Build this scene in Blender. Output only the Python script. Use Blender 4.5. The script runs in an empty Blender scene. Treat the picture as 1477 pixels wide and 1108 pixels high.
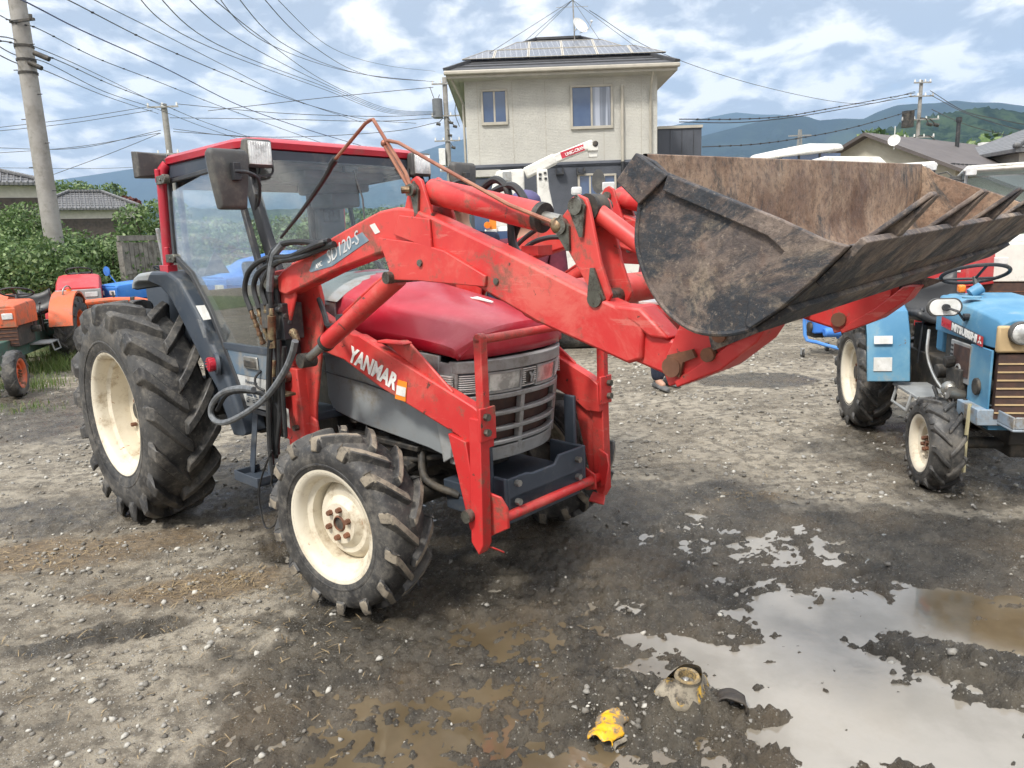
import bpy, bmesh, math, random
import numpy as np
from mathutils import Vector, Matrix, noise as mnoise
PI=math.pi
rnd=random.Random(7)
sc=bpy.context.scene
COL=sc.collection
# ------------------------------------------------------------------ camera
CF,CH,CP,CR=1052.0,1.5139,11.01,2.163
def cam_axes():
    p,r=math.radians(CP),math.radians(CR)
    F=Vector((0,math.cos(p),-math.sin(p))); R=Vector((1,0,0)); U=R.cross(F)
    return F,R*math.cos(r)-U*math.sin(r),R*math.sin(r)+U*math.cos(r)
FWD,RGT,UPV=cam_axes(); CAMP=Vector((0,0,CH))
cd=bpy.data.cameras.new('camera'); cam=bpy.data.objects.new('camera',cd); COL.objects.link(cam)
M=Matrix((RGT,UPV,-FWD)).transposed().to_4x4(); M.translation=CAMP; cam.matrix_world=M
cd.sensor_width=36; cd.lens=36*CF/1477; cd.clip_end=40000; cd.clip_start=0.05
sc.camera=cam
# ------------------------------------------------------------------ sky, sun, exposure
SUN_EL,SUN_AZ=math.radians(52),math.radians(215)      # azimuth clockwise from +Y: behind and left of the camera
w=bpy.data.worlds.new('World'); sc.world=w; w.use_nodes=True
nt=w.node_tree; nt.nodes.clear()
def N(nt,t,**k):
    n=nt.nodes.new(t)
    for a,b in k.items():
        if a.startswith('i_'): n.inputs[a[2:].replace('_',' ')].default_value=b
        else: setattr(n,a,b)
    return n
L=nt.links.new
out=N(nt,'ShaderNodeOutputWorld'); bg=N(nt,'ShaderNodeBackground'); bg.inputs[1].default_value=0.11
sky=N(nt,'ShaderNodeTexSky',sky_type='NISHITA',sun_disc=False,sun_elevation=SUN_EL,sun_rotation=SUN_AZ,air_density=1.0,dust_density=0.6,ozone_density=2.0)
tc=N(nt,'ShaderNodeTexCoord'); sep=N(nt,'ShaderNodeSeparateXYZ'); L(tc.outputs['Generated'],sep.inputs[0])
def Mth(op,a,b=None,c=None,clamp=False,nt=nt):
    n=nt.nodes.new('ShaderNodeMath'); n.operation=op; n.use_clamp=clamp
    for i,v in enumerate((a,b,c)):
        if v is None: continue
        if isinstance(v,(int,float)): n.inputs[i].default_value=v
        else: nt.links.new(v,n.inputs[i])
    return n.outputs[0]
zc=Mth('MAXIMUM',sep.outputs[2],0.0); zz=Mth('ADD',zc,0.26)
cx=Mth('DIVIDE',sep.outputs[0],zz); cy=Mth('DIVIDE',sep.outputs[1],zz)
comb=N(nt,'ShaderNodeCombineXYZ'); L(cx,comb.inputs[0]); L(cy,comb.inputs[1])
mp=N(nt,'ShaderNodeMapping'); mp.inputs['Location'].default_value=(3.1,1.7,0); mp.inputs['Scale'].default_value=(1.5,1.35,1); L(comb.outputs[0],mp.inputs[0])
n1=N(nt,'ShaderNodeTexNoise'); n1.inputs['Scale'].default_value=1.0; n1.inputs['Detail'].default_value=12; n1.inputs['Roughness'].default_value=0.58; n1.inputs['Distortion'].default_value=0.35; L(mp.outputs[0],n1.inputs[0])
n2=N(nt,'ShaderNodeTexNoise'); n2.inputs['Scale'].default_value=3.6; n2.inputs['Detail'].default_value=10; n2.inputs['Roughness'].default_value=0.56; n2.inputs['Distortion'].default_value=0.25; L(mp.outputs[0],n2.inputs[0])
r1=N(nt,'ShaderNodeMapRange',interpolation_type='SMOOTHSTEP'); r1.inputs[1].default_value=0.28; r1.inputs[2].default_value=0.40; L(n1.outputs[0],r1.inputs[0])
# cloud tone: bright tops, grey-blue bellies
cr=N(nt,'ShaderNodeValToRGB'); L(n2.outputs[0],cr.inputs[0])
cr.color_ramp.elements[0].position=0.44; cr.color_ramp.elements[0].color=(3.7,4.0,4.5,1)
cr.color_ramp.elements[1].position=0.585; cr.color_ramp.elements[1].color=(9.6,9.2,8.8,1)
e=cr.color_ramp.elements.new(0.495); e.color=(5.4,5.6,5.9,1)
# an overcast sky is brighter towards the zenith
zr=N(nt,'ShaderNodeMapRange'); zr.inputs[1].default_value=0.36; zr.inputs[2].default_value=0.75; zr.inputs[3].default_value=1.0; zr.inputs[4].default_value=2.1; L(zc,zr.inputs[0])
cm=N(nt,'ShaderNodeVectorMath',operation='SCALE'); L(cr.outputs[0],cm.inputs[0]); L(zr.outputs[0],cm.inputs['Scale'])
sg=N(nt,'ShaderNodeVectorMath',operation='SCALE'); L(sky.outputs[0],sg.inputs[0]); sg.inputs['Scale'].default_value=1.0
mx=N(nt,'ShaderNodeMix',data_type='RGBA'); L(r1.outputs[0],mx.inputs[0]); L(sg.outputs[0],mx.inputs[6]); L(cm.outputs[0],mx.inputs[7])
# warm pale veil just above the horizon
hr=N(nt,'ShaderNodeMapRange'); hr.inputs[1].default_value=0.0; hr.inputs[2].default_value=0.16; hr.inputs[3].default_value=0.55; hr.inputs[4].default_value=0.0; L(zc,hr.inputs[0])
mx2=N(nt,'ShaderNodeMix',data_type='RGBA'); L(hr.outputs[0],mx2.inputs[0]); L(mx.outputs[2],mx2.inputs[6]); mx2.inputs[7].default_value=(8.0,7.6,7.2,1)
L(mx2.outputs[2],bg.inputs[0]); L(bg.outputs[0],out.inputs[0])
sd=bpy.data.lights.new('sun','SUN'); sun=bpy.data.objects.new('sun',sd); COL.objects.link(sun)
sd.energy=2.6; sd.angle=math.radians(9); sd.color=(1,0.95,0.87)
sdir=Vector((math.sin(SUN_AZ)*math.cos(SUN_EL),math.cos(SUN_AZ)*math.cos(SUN_EL),math.sin(SUN_EL)))
sun.rotation_euler=(-sdir).to_track_quat('-Z','Y').to_euler()
sc.view_settings.view_transform='Standard'; sc.view_settings.look='None'; sc.view_settings.gamma=1; sc.view_settings.exposure=0.6
sc.cycles.max_bounces=7; sc.cycles.transparent_max_bounces=24; sc.cycles.caustics_reflective=False; sc.cycles.caustics_refractive=False
# ------------------------------------------------------------------ measuring helpers (photo pixel -> place in the world)
def ray(px,py):
    d=FWD*CF+RGT*(px-738.5)-UPV*(py-554); return d.normalized()
def at(px,py,Y):                       # point on the upright plane Y metres in front of the camera
    d=ray(px,py); return CAMP+d*(Y/d.y)
def gnd(px,py,z=0.0):
    d=ray(px,py); return CAMP+d*((z-CH)/d.z)
def pix(p):
    d=Vector(p)-CAMP; z=d.dot(FWD); return 738.5+CF*d.dot(RGT)/z, 554-CF*d.dot(UPV)/z
class Frame:
    def __init__(s,x,y,deg):
        s.O=Vector((x,y,0)); a=math.radians(deg); s.a=a
        s.ex=Vector((math.cos(a),math.sin(a),0)); s.ey=Vector((-math.sin(a),math.cos(a),0))
    def loc(s,p): d=p-s.O; return Vector((d.dot(s.ex),d.dot(s.ey),p.z))
    def _pl(s,px,py,P,n):
        d=ray(px,py); return s.loc(CAMP+d*((P-CAMP).dot(n)/d.dot(n)))
    def Y(s,px,py,y): return s._pl(px,py,s.O+s.ey*y,s.ey)
    def X(s,px,py,x): return s._pl(px,py,s.O+s.ex*x,s.ex)
    def Z(s,px,py,z): return s.loc(gnd(px,py,z))
# ------------------------------------------------------------------ object helpers
def V(*a): return Vector(a)
def tag(o,label=None,cat=None,group=None,kind=None):
    if label: o['label']=label
    if cat: o['category']=cat
    if group: o['group']=group
    if kind: o['kind']=kind
    return o
def empty(name,loc=(0,0,0),rz=0,label=None,cat=None,group=None):
    o=bpy.data.objects.new(name,None); COL.objects.link(o); o.location=loc; o.rotation_euler=(0,0,rz)
    o.empty_display_size=0.1
    return tag(o,label,cat,group)
def copy_tree(o,parent=None):
    c=o.copy(); COL.objects.link(c); c.parent=parent
    for ch in [x for x in bpy.data.objects if x.parent==o]: copy_tree(ch,c)
    return c
def catmull(pts,k=6):
    pts=[Vector(p) for p in pts]
    if len(pts)<3: return pts
    P=[pts[0]*2-pts[1]]+pts+[pts[-1]*2-pts[-2]]; out=[]
    for i in range(1,len(P)-2):
        a,b,c,d=P[i-1:i+3]
        for j in range(k):
            t=j/k
            out.append(0.5*((2*b)+(c-a)*t+(2*a-5*b+4*c-d)*t*t+(3*b-a-3*c+d)*t**3))
    out.append(pts[-1]); return out
def basis(d):
    d=d.normalized(); a=Vector((0,0,1)) if abs(d.z)<0.9 else Vector((1,0,0))
    u=d.cross(a).normalized(); return u,d.cross(u).normalized()
class MB:
    def __init__(s): s.v=[];s.f=[];s.m=[];s.k=[]
    def add(s,vs,fs,m=0):
        n=len(s.v); s.k.append((n,len(s.f))); s.v+= [tuple(x) for x in vs]; s.f+=[tuple(i+n for i in f) for f in fs]; s.m+=[m]*len(fs); return s
    def box(s,c,size,m=0,rot=None):
        c=Vector(c); vs=[]
        for dx in(-.5,.5):
            for dy in(-.5,.5):
                for dz in(-.5,.5):
                    p=Vector((dx*size[0],dy*size[1],dz*size[2]))
                    if rot: p=rot@p
                    vs.append(c+p)
        return s.add(vs,[(0,1,3,2),(4,6,7,5),(0,4,5,1),(2,3,7,6),(0,2,6,4),(1,5,7,3)],m)
    def bx(s,x0,x1,y0,y1,z0,z1,m=0):
        return s.box(((x0+x1)/2,(y0+y1)/2,(z0+z1)/2),(abs(x1-x0),abs(y1-y0),abs(z1-z0)),m)
    def cyl(s,p0,p1,r0,r1=None,n=16,m=0,caps=True):
        p0,p1=Vector(p0),Vector(p1); r1=r0 if r1 is None else r1; u,w_=basis(p1-p0); vs=[]
        for p,r in((p0,r0),(p1,r1)):
            for i in range(n):
                a=2*PI*i/n; vs.append(p+u*(r*math.cos(a))+w_*(r*math.sin(a)))
        fs=[(i,(i+1)%n,n+(i+1)%n,n+i) for i in range(n)]
        if caps: fs+= [tuple(range(n-1,-1,-1)),tuple(range(n,2*n))]
        return s.add(vs,fs,m)
    def tube(s,path,r,n=8,m=0,smooth=0,caps=True):
        path=catmull(path,smooth) if smooth else [Vector(p) for p in path]
        N_=len(path); vs=[]; u=None
        for i,p in enumerate(path):
            d=(path[min(i+1,N_-1)]-path[max(i-1,0)])
            if d.length<1e-9: d=Vector((0,0,1))
            d.normalize()
            if u is None: u,_=basis(d)
            u=(u-d*u.dot(d)).normalized(); w_=d.cross(u); rr=r(i/(N_-1)) if callable(r) else r
            for k in range(n):
                a=2*PI*k/n; vs.append(p+u*(rr*math.cos(a))+w_*(rr*math.sin(a)))
        fs=[(i*n+k,i*n+(k+1)%n,(i+1)*n+(k+1)%n,(i+1)*n+k) for i in range(N_-1) for k in range(n)]
        if caps: fs+=[tuple(range(n-1,-1,-1)),tuple((N_-1)*n+k for k in range(n))]
        return s.add(vs,fs,m)
    def bar(s,p0,p1,w_,h,m=0,up=None):         # rectangular bar
        p0,p1=Vector(p0),Vector(p1); d=(p1-p0).normalized(); up=Vector(up) if up else Vector((0,0,1))
        a=d.cross(up)
        if a.length<1e-4: a=d.cross(Vector((1,0,0)))
        a.normalize(); b=a.cross(d).normalized(); vs=[]
        for p in(p0,p1):
            for sa,sb in((-1,-1),(1,-1),(1,1),(-1,1)): vs.append(p+a*(sa*w_/2)+b*(sb*h/2))
        return s.add(vs,[(3,2,1,0),(4,5,6,7),(0,1,5,4),(1,2,6,5),(2,3,7,6),(3,0,4,7)],m)
    def prism(s,pts,vec,m=0):
        pts=[Vector(p) for p in pts]; vec=Vector(vec); n=len(pts)
        nm=Vector((0,0,0))
        for i in range(n): nm+=pts[i].cross(pts[(i+1)%n])
        if nm.dot(vec)>0: pts=pts[::-1]
        vs=pts+[p+vec for p in pts]
        return s.add(vs,[tuple(range(n)),tuple(range(2*n-1,n-1,-1))]+[(i,n+i,n+(i+1)%n,(i+1)%n) for i in range(n)],m)
    def lathe(s,prof,c,axis,n=32,m=0,close=False,a0=0,a1=None):
        c=Vector(c); ax=Vector(axis).normalized(); u,w_=basis(ax); k=len(prof); vs=[]
        full=a1 is None; cnt=n if full else n+1
        for i in range(cnt):
            a=a0+(2*PI*i/n if full else (a1-a0)*i/n)
            for r,h in prof: vs.append(c+ax*h+u*(r*math.cos(a))+w_*(r*math.sin(a)))
        fs=[]
        for i in range(n):
            j=(i+1)%cnt
            for q in range(k-1 if not close else k):
                q2=(q+1)%k; fs.append((i*k+q,i*k+q2,j*k+q2,j*k+q))
        return s.add(vs,fs,m)
    def loft(s,rings,m=0,caps=True,closed=True):
        n=len(rings[0]); vs=[p for r in rings for p in r]; fs=[]
        for i in range(len(rings)-1):
            for k in range(n if closed else n-1):
                k2=(k+1)%n; fs.append((i*n+k,i*n+k2,(i+1)*n+k2,(i+1)*n+k))
        if caps: fs+=[tuple(range(n-1,-1,-1)),tuple((len(rings)-1)*n+k for k in range(n))]
        return s.add(vs,fs,m)
    def sphere(s,c,r,n=12,m=0,sc_=(1,1,1)):
        c=Vector(c); vs=[];fs=[]; h=n//2
        for i in range(h+1):
            t=PI*i/h
            for k in range(n):
                a=2*PI*k/n; vs.append(c+Vector((r*sc_[0]*math.sin(t)*math.cos(a),r*sc_[1]*math.sin(t)*math.sin(a),r*sc_[2]*math.cos(t))))
        for i in range(h):
            for k in range(n): fs.append((i*n+k,(i+1)*n+k,(i+1)*n+(k+1)%n,i*n+(k+1)%n))
        return s.add(vs,fs,m)
    def each(s,name,mats,parent=None,**kw):      # every primitive becomes an object of its own
        K=s.k+[(len(s.v),len(s.f))]; r=[]
        for (v0,f0),(v1,f1) in zip(K,K[1:]):
            b=MB(); b.v=s.v[v0:v1]; b.f=[tuple(i-v0 for i in f) for f in s.f[f0:f1]]; b.m=s.m[f0:f1]; r.append(b.build(name,mats,parent,**kw))
        return r
    def quad(s,a,b,c,d,m=0): return s.add([a,b,c,d],[(0,1,2,3)],m)
    def build(s,name,mats,parent=None,bevel=0,smooth=True,ang=35,loc=None,seg=2,sub=0,weld=False):
        me=bpy.data.meshes.new(name); me.from_pydata(s.v,[],s.f)
        mats=mats if isinstance(mats,(list,tuple)) else [mats]
        for q in mats: me.materials.append(q)
        me.polygons.foreach_set('material_index',s.m)
        if weld:
            b=bmesh.new(); b.from_mesh(me); bmesh.ops.remove_doubles(b,verts=b.verts,dist=1e-4); bmesh.ops.recalc_face_normals(b,faces=b.faces); b.to_mesh(me); b.free()
        if smooth:
            me.polygons.foreach_set('use_smooth',[True]*len(me.polygons)); me.set_sharp_from_angle(angle=math.radians(ang))
        me.update()
        o=bpy.data.objects.new(name,me); COL.objects.link(o)
        if parent: o.parent=parent
        if loc: o.location=loc
        if bevel:
            b=o.modifiers.new('bevel','BEVEL'); b.width=bevel; b.segments=seg; b.limit_method='ANGLE'; b.angle_limit=math.radians(40); b.use_clamp_overlap=True
        if sub:
            b=o.modifiers.new('sub','SUBSURF'); b.levels=sub; b.render_levels=sub
        return o
def text_mesh(name,txt,origin,xdir,ydir,size,mat,parent=None,shear=0,bold=0,thick=0.001,width=None,align='LEFT'):
    cu=bpy.data.curves.new(name,'FONT'); cu.body=txt; cu.size=size; cu.shear=shear; cu.offset=bold; cu.extrude=thick; cu.align_x=align; cu.resolution_u=2
    t=bpy.data.objects.new('tmp',cu); COL.objects.link(t)
    dg=bpy.context.evaluated_depsgraph_get(); dg.update()
    me=bpy.data.meshes.new_from_object(t.evaluated_get(dg)); bpy.data.objects.remove(t)
    x=Vector(xdir).normalized(); z=x.cross(Vector(ydir)).normalized(); y=z.cross(x)
    k=1
    if width:
        xs=[v.co.x for v in me.vertices]; k=width/(max(xs)-min(xs))
    for v in me.vertices: v.co=Vector(origin)+x*(v.co.x*k)+y*v.co.y+z*v.co.z
    me.name=name; me.materials.clear(); me.materials.append(mat)
    o=bpy.data.objects.new(name,me); COL.objects.link(o); o.parent=parent; return o
# ------------------------------------------------------------------ materials
def newmat(name):
    m=bpy.data.materials.new(name); m.use_nodes=True; t=m.node_tree; b=t.nodes['Principled BSDF']; return m,t,b
def c4(c): return (c[0],c[1],c[2],1)
def noise(t,scale,detail=6,rough=0.6,coord='Object',vec=None,dist=0,stretch=None):
    n=t.nodes.new('ShaderNodeTexNoise'); n.inputs['Scale'].default_value=scale; n.inputs['Detail'].default_value=detail; n.inputs['Roughness'].default_value=rough; n.inputs['Distortion'].default_value=dist
    if vec is None:
        c=t.nodes.new('ShaderNodeTexCoord'); vec=c.outputs[coord]
    if stretch:
        mp=t.nodes.new('ShaderNodeMapping'); mp.inputs['Scale'].default_value=stretch; t.links.new(vec,mp.inputs[0]); vec=mp.outputs[0]
    t.links.new(vec,n.inputs['Vector']); return n.outputs[0]
def rng(t,v,a,b,c=0,d=1,smooth=True):
    n=t.nodes.new('ShaderNodeMapRange'); n.interpolation_type='SMOOTHSTEP' if smooth else 'LINEAR'
    for i,x in enumerate((a,b,c,d)): n.inputs[i+1].default_value=x
    t.links.new(v,n.inputs[0]); return n.outputs[0]
def mix(t,f,a,b):
    n=t.nodes.new('ShaderNodeMix'); n.data_type='RGBA'
    for i,x in((0,f),(6,a),(7,b)):
        if hasattr(x,'links'): t.links.new(x,n.inputs[i])
        else: n.inputs[i].default_value=x if i==0 else c4(x)
    return n.outputs[2]
def bump(t,b,h,strength=0.3,dist=0.01,chain=None):
    n=t.nodes.new('ShaderNodeBump'); n.inputs['Strength'].default_value=strength; n.inputs['Distance'].default_value=dist
    t.links.new(h,n.inputs['Height'])
    if chain: t.links.new(chain,n.inputs['Normal'])
    t.links.new(n.outputs[0],b.inputs['Normal']); return n.outputs[0]
def paint(name,col,rough=0.4,var=None,fade=None,scr=None,vs=3,dirt=None,da=(0.52,0.7),ds=6,metal=0,bs=0.08,chip=None,ca=(0.66,0.7),csz=18,coat=0,grime=None):
    """base colour, broad tonal variation, dirt blotches, chips down to rust"""
    m,t,b=newmat(name); c=col
    b.inputs['Metallic'].default_value=metal; b.inputs['Coat Weight'].default_value=coat; b.inputs['Coat Roughness'].default_value=0.15
    var=var or tuple(x*0.8 for x in col)
    c=mix(t,rng(t,noise(t,vs,6,0.62),0.40,0.60),col,var)
    if fade: c=mix(t,rng(t,noise(t,3.3,10,0.75,dist=.5),0.48,0.68,0,0.65),c,fade)
    if scr: c=mix(t,rng(t,noise(t,9,9,0.8,stretch=(.35,1,3.2)),0.585,0.64,0,0.4),c,scr)
    R=t.nodes.new('ShaderNodeMapRange'); R.inputs[3].default_value=max(0.05,rough-0.08); R.inputs[4].default_value=min(1,rough+0.18); t.links.new(noise(t,vs*4,5),R.inputs[0])
    if dirt:
        f=rng(t,noise(t,ds,10,0.78),da[0]-0.045,da[1]-0.06); c=mix(t,f,c,dirt)
        mm=t.nodes.new('ShaderNodeMath'); mm.operation='MAXIMUM'; t.links.new(R.outputs[0],mm.inputs[0])
        m2=t.nodes.new('ShaderNodeMath'); m2.operation='MULTIPLY'; m2.inputs[1].default_value=0.85; t.links.new(f,m2.inputs[0]); t.links.new(m2.outputs[0],mm.inputs[1]); t.links.new(mm.outputs[0],b.inputs['Roughness'])
    else: t.links.new(R.outputs[0],b.inputs['Roughness'])
    if grime: c=mix(t,rng(t,noise(t,30,8,0.8),0.6,0.75,0,0.7),c,grime)
    if chip:
        f=rng(t,noise(t,csz,8,0.65,dist=0.6),ca[0],ca[1]); c=mix(t,f,c,chip)
    t.links.new(c,b.inputs['Base Color'])
    if bs: bump(t,b,noise(t,60,5,0.6),bs,0.003)
    return m
def glass(name,tint=(0.94,0.975,0.975),alpha_mix=0.82,rough=0.02):
    m,t,b=newmat(name); t.nodes.remove(b)
    g=t.nodes.new('ShaderNodeBsdfGlossy'); g.inputs['Roughness'].default_value=rough; g.inputs[0].default_value=(1,1,1,1)
    tr=t.nodes.new('ShaderNodeBsdfTransparent'); tr.inputs[0].default_value=c4(tint)
    df=t.nodes.new('ShaderNodeBsdfDiffuse'); df.inputs[0].default_value=(0.30,0.31,0.31,1)
    lw_=t.nodes.new('ShaderNodeLayerWeight'); fr_=rng(t,lw_.outputs['Facing'],.35,1.0,.035,.75)
    m1=t.nodes.new('ShaderNodeMixShader'); m2=t.nodes.new('ShaderNodeMixShader')
    dn=rng(t,noise(t,7,8,0.75),0.35,0.8,0.0,0.05); t.links.new(dn,m2.inputs[0]); t.links.new(tr.outputs[0],m2.inputs[1]); t.links.new(df.outputs[0],m2.inputs[2])
    t.links.new(fr_,m1.inputs[0]); t.links.new(m2.outputs[0],m1.inputs[1]); t.links.new(g.outputs[0],m1.inputs[2])
    t.links.new(m1.outputs[0],t.nodes['Material Output'].inputs[0]); return m
MUD=(0.11,0.095,0.075); DUST=(0.27,0.23,0.18); RUST=(0.16,0.06,0.028)
MT={}
MT['red']=paint('loader_red',(0.50,0.026,0.026),0.42,(0.56,0.055,0.046),vs=2.2,fade=(0.58,0.145,0.115),scr=(0.58,0.22,0.18),dirt=(0.23,0.085,0.06),da=(0.56,0.70),ds=7,chip=(0.09,0.04,0.03),ca=(0.645,0.67),csz=17,grime=(0.30,0.10,0.075))
MT['hood']=paint('hood_crimson',(0.40,0.006,0.024),0.33,(0.34,0.006,0.02),vs=1.5,dirt=(0.45,0.07,0.09),da=(0.5,0.85),ds=2.5,coat=0.25,bs=0.03)
MT['roofred']=paint('roof_red',(0.43,0.012,0.03),0.35,(0.36,0.01,0.025),vs=3,dirt=(0.30,0.06,0.06),da=(0.55,0.8),coat=0.2,bs=0.03)
MT['grey']=paint('panel_grey',(0.24,0.26,0.27),0.45,(0.28,0.30,0.31),vs=2,dirt=(0.20,0.18,0.15),da=(0.52,0.75),ds=5)
MT['trim']=paint('grille_silver',(0.31,0.32,0.32),0.4,(0.26,0.27,0.27),vs=4,dirt=(0.18,0.17,0.15),da=(0.5,0.75),ds=9)
MT['navy']=paint('fender_navy',(0.035,0.047,0.065),0.5,(0.05,0.062,0.08),vs=3,dirt=(0.13,0.13,0.12),da=(0.55,0.8),ds=5)
MT['doorblue']=paint('door_blue_grey',(0.085,0.14,0.20),0.5,(0.13,0.17,0.21),vs=4,dirt=(0.22,0.21,0.19),da=(0.5,0.75),ds=7)
MT['doorwhite']=paint('door_white',(0.5,0.51,0.5),0.5,(0.43,0.44,0.43),vs=4,dirt=(0.25,0.23,0.2),da=(0.52,0.72),ds=7)
MT['black']=paint('black_metal',(0.018,0.02,0.024),0.5,(0.03,0.032,0.036),vs=5,dirt=(0.10,0.09,0.075),da=(0.55,0.75),ds=7)
MT['dark']=paint('dark_greasy_iron',(0.022,0.022,0.022),0.6,(0.04,0.037,0.032),vs=6,dirt=(0.10,0.085,0.065),da=(0.5,0.72),ds=9,bs=0.3)
MT['rubber']=paint('hose_rubber',(0.012,0.013,0.014),0.45,(0.022,0.023,0.025),vs=8,dirt=(0.075,0.068,0.055),da=(0.58,0.8),ds=20)
MT['hosegrey']=paint('hose_sleeve_grey',(0.16,0.17,0.18),0.5,(0.10,0.11,0.12),vs=30,dirt=(0.08,0.075,0.065),da=(0.55,0.75),ds=20)
MT['brass']=paint('rusty_fitting',(0.27,0.22,0.13),0.45,(0.16,0.08,0.045),vs=22,metal=0.6,dirt=(0.09,0.06,0.04),da=(0.5,0.68),ds=25)
MT['steel']=paint('worn_steel',(0.42,0.42,0.40),0.35,(0.30,0.29,0.26),vs=9,metal=0.85,dirt=(0.14,0.09,0.06),da=(0.58,0.75),ds=16)
MT['pin']=paint('greasy_pin',(0.20,0.20,0.17),0.4,(0.12,0.12,0.10),vs=12,metal=0.7,dirt=(0.07,0.06,0.05),da=(0.5,0.68),ds=22)
MT['pipe']=paint('coppery_pipe',(0.36,0.17,0.11),0.4,(0.26,0.10,0.065),vs=8,metal=0.45,chip=(0.12,0.04,0.02),ca=(0.62,0.68),csz=14)
MT['cream']=paint('rim_cream',(0.66,0.61,0.50),0.45,(0.60,0.54,0.42),vs=3,dirt=(0.36,0.29,0.20),da=(0.53,0.72),ds=6,chip=(0.30,0.14,0.06),ca=(0.655,0.69),csz=14,bs=0.05,grime=(0.34,0.27,0.18))
MT['rust']=paint('rust',(0.20,0.085,0.045),0.8,(0.13,0.06,0.035),vs=14,bs=0.3)
MT['lens']=paint('lamp_lens',(0.62,0.63,0.62),0.12,(0.5,0.5,0.5),vs=10,dirt=(0.3,0.28,0.25),da=(0.6,0.8),bs=0.25,coat=0.6)
MT['clearlens']=paint('headlamp_glass',(0.42,0.42,0.41),0.12,(0.75,0.76,0.74),vs=16,coat=0.8,bs=0.6,metal=.5)
MT['amber']=paint('amber_lens',(0.85,0.23,0.01),0.2,(0.7,0.16,0.01),vs=9,coat=0.5)
MT['plastic']=paint('mirror_plastic',(0.055,0.055,0.055),0.6,(0.075,0.075,0.072),vs=4,dirt=(0.15,0.14,0.12),da=(0.5,0.8),ds=8,bs=0.25)
MT['lens2']=MT['lens']; MT['mirror']=paint('mirror_glass',(0.6,0.65,0.68),0.06,(0.55,0.6,0.62),vs=3,metal=0.95,dirt=(0.2,0.19,0.17),da=(0.62,0.85),bs=0)
MT['greytrim']=paint('cab_lining_grey',(0.21,0.22,0.235),0.7,(0.17,0.18,0.19),vs=3,bs=0.1)
MT['white']=paint('sticker_white',(0.72,0.72,0.70),0.5,(0.6,0.6,0.57),vs=12,dirt=(0.35,0.32,0.27),da=(0.6,0.8),ds=20,bs=0)
MT['txtwhite']=paint('lettering_white',(0.82,0.82,0.80),0.5,(0.74,0.74,0.70),vs=20,bs=0)
MT['txtdark']=paint('lettering_dark',(0.06,0.075,0.10),0.5,bs=0)
MT['decal']=paint('decal_slate',(0.13,0.19,0.24),0.5,(0.20,0.25,0.29),vs=14,dirt=(0.35,0.33,0.3),da=(0.6,0.75),ds=26,bs=0)
MT['orange']=paint('sticker_orange',(0.80,0.25,0.02),0.5,bs=0)
MT['yellow']=paint('yellow_paint',(0.75,0.40,0.01),0.45,(0.66,0.33,0.01),vs=12,dirt=(0.17,0.14,0.10),da=(0.5,0.62),ds=16)
MT['seat']=paint('black_vinyl',(0.022,0.023,0.026),0.42,(0.035,0.036,0.038),vs=5,dirt=(0.10,0.09,0.08),da=(0.6,0.8))
MT['radiator']=paint('radiator_mesh',(0.05,0.03,0.026),0.7,(0.075,0.04,0.03),vs=20,bs=0.4)
MT['glass']=glass('cab_glass')
MT['mud']=paint('dried_mud',(0.25,0.215,0.165),0.85,(0.19,0.165,0.13),vs=9,dirt=(0.09,0.08,0.065),da=(0.5,0.7),ds=18,bs=0.4)
def rubber_tyre():
    m,t,b=newmat('tyre_rubber')
    c=mix(t,rng(t,noise(t,5,6,0.6),0.35,0.65),(0.020,0.020,0.021),(0.055,0.054,0.052))
    c=mix(t,rng(t,noise(t,7,10,0.78),0.46,0.66,0,0.85),c,(0.145,0.133,0.115)); c=mix(t,rng(t,noise(t,40,6,0.8),0.52,0.68,0,0.5),c,(0.19,0.175,0.15))
    t.links.new(c,b.inputs['Base Color']); t.links.new(rng(t,noise(t,14,6),0.3,0.7,0.42,0.85),b.inputs['Roughness'])
    bump(t,b,noise(t,45,8,0.65),0.35,0.006); return m
MT['tyre']=rubber_tyre()
def bucket_mat(name,inside):
    m,t,b=newmat(name)
    if inside: A_,B_,C_,D_=(0.22,0.14,0.095),(0.38,0.27,0.19),(0.045,0.055,0.062),(0.11,0.055,0.035)
    else: A_,B_,C_,D_=(0.085,0.068,0.064),(0.20,0.155,0.128),(0.016,0.024,0.034),(0.13,0.068,0.045)
    base=mix(t,rng(t,noise(t,4.0,12,0.75),0.42,0.58),A_,B_)
    base=mix(t,rng(t,noise(t,2.1,8,0.7,dist=.4),0.50,0.62,0,.75),base,D_)
    k=noise(t,2.4,10,0.78,dist=0.6,stretch=(1.2,1.2,0.28) if inside else None)
    base=mix(t,rng(t,k,0.535 if inside else 0.455,0.60 if inside else 0.53,0,0.92),base,C_)
    k2=noise(t,3.1,12,0.82,dist=1.0)
    base=mix(t,rng(t,k2,0.50,0.66,0,0.62 if not inside else 0.5),base,(0.40,0.32,0.23))
    base=mix(t,rng(t,noise(t,55,8,0.8),0.46,0.62,0,0.6),base,(0.05,0.04,0.036))
    base=mix(t,rng(t,noise(t,90,6,0.8),0.55,0.68,0,0.45),base,(0.40,0.33,0.26))
    t.links.new(base,b.inputs['Base Color']); b.inputs['Metallic'].default_value=0.1
    t.links.new(rng(t,noise(t,12,6),0.3,0.7,0.5,0.9),b.inputs['Roughness'])
    bump(t,b,noise(t,38,9,0.75),0.7,0.006); return m
MT['bucket']=bucket_mat('bucket_outer_steel',False); MT['bucketin']=bucket_mat('bucket_inner_steel',True)
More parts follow.
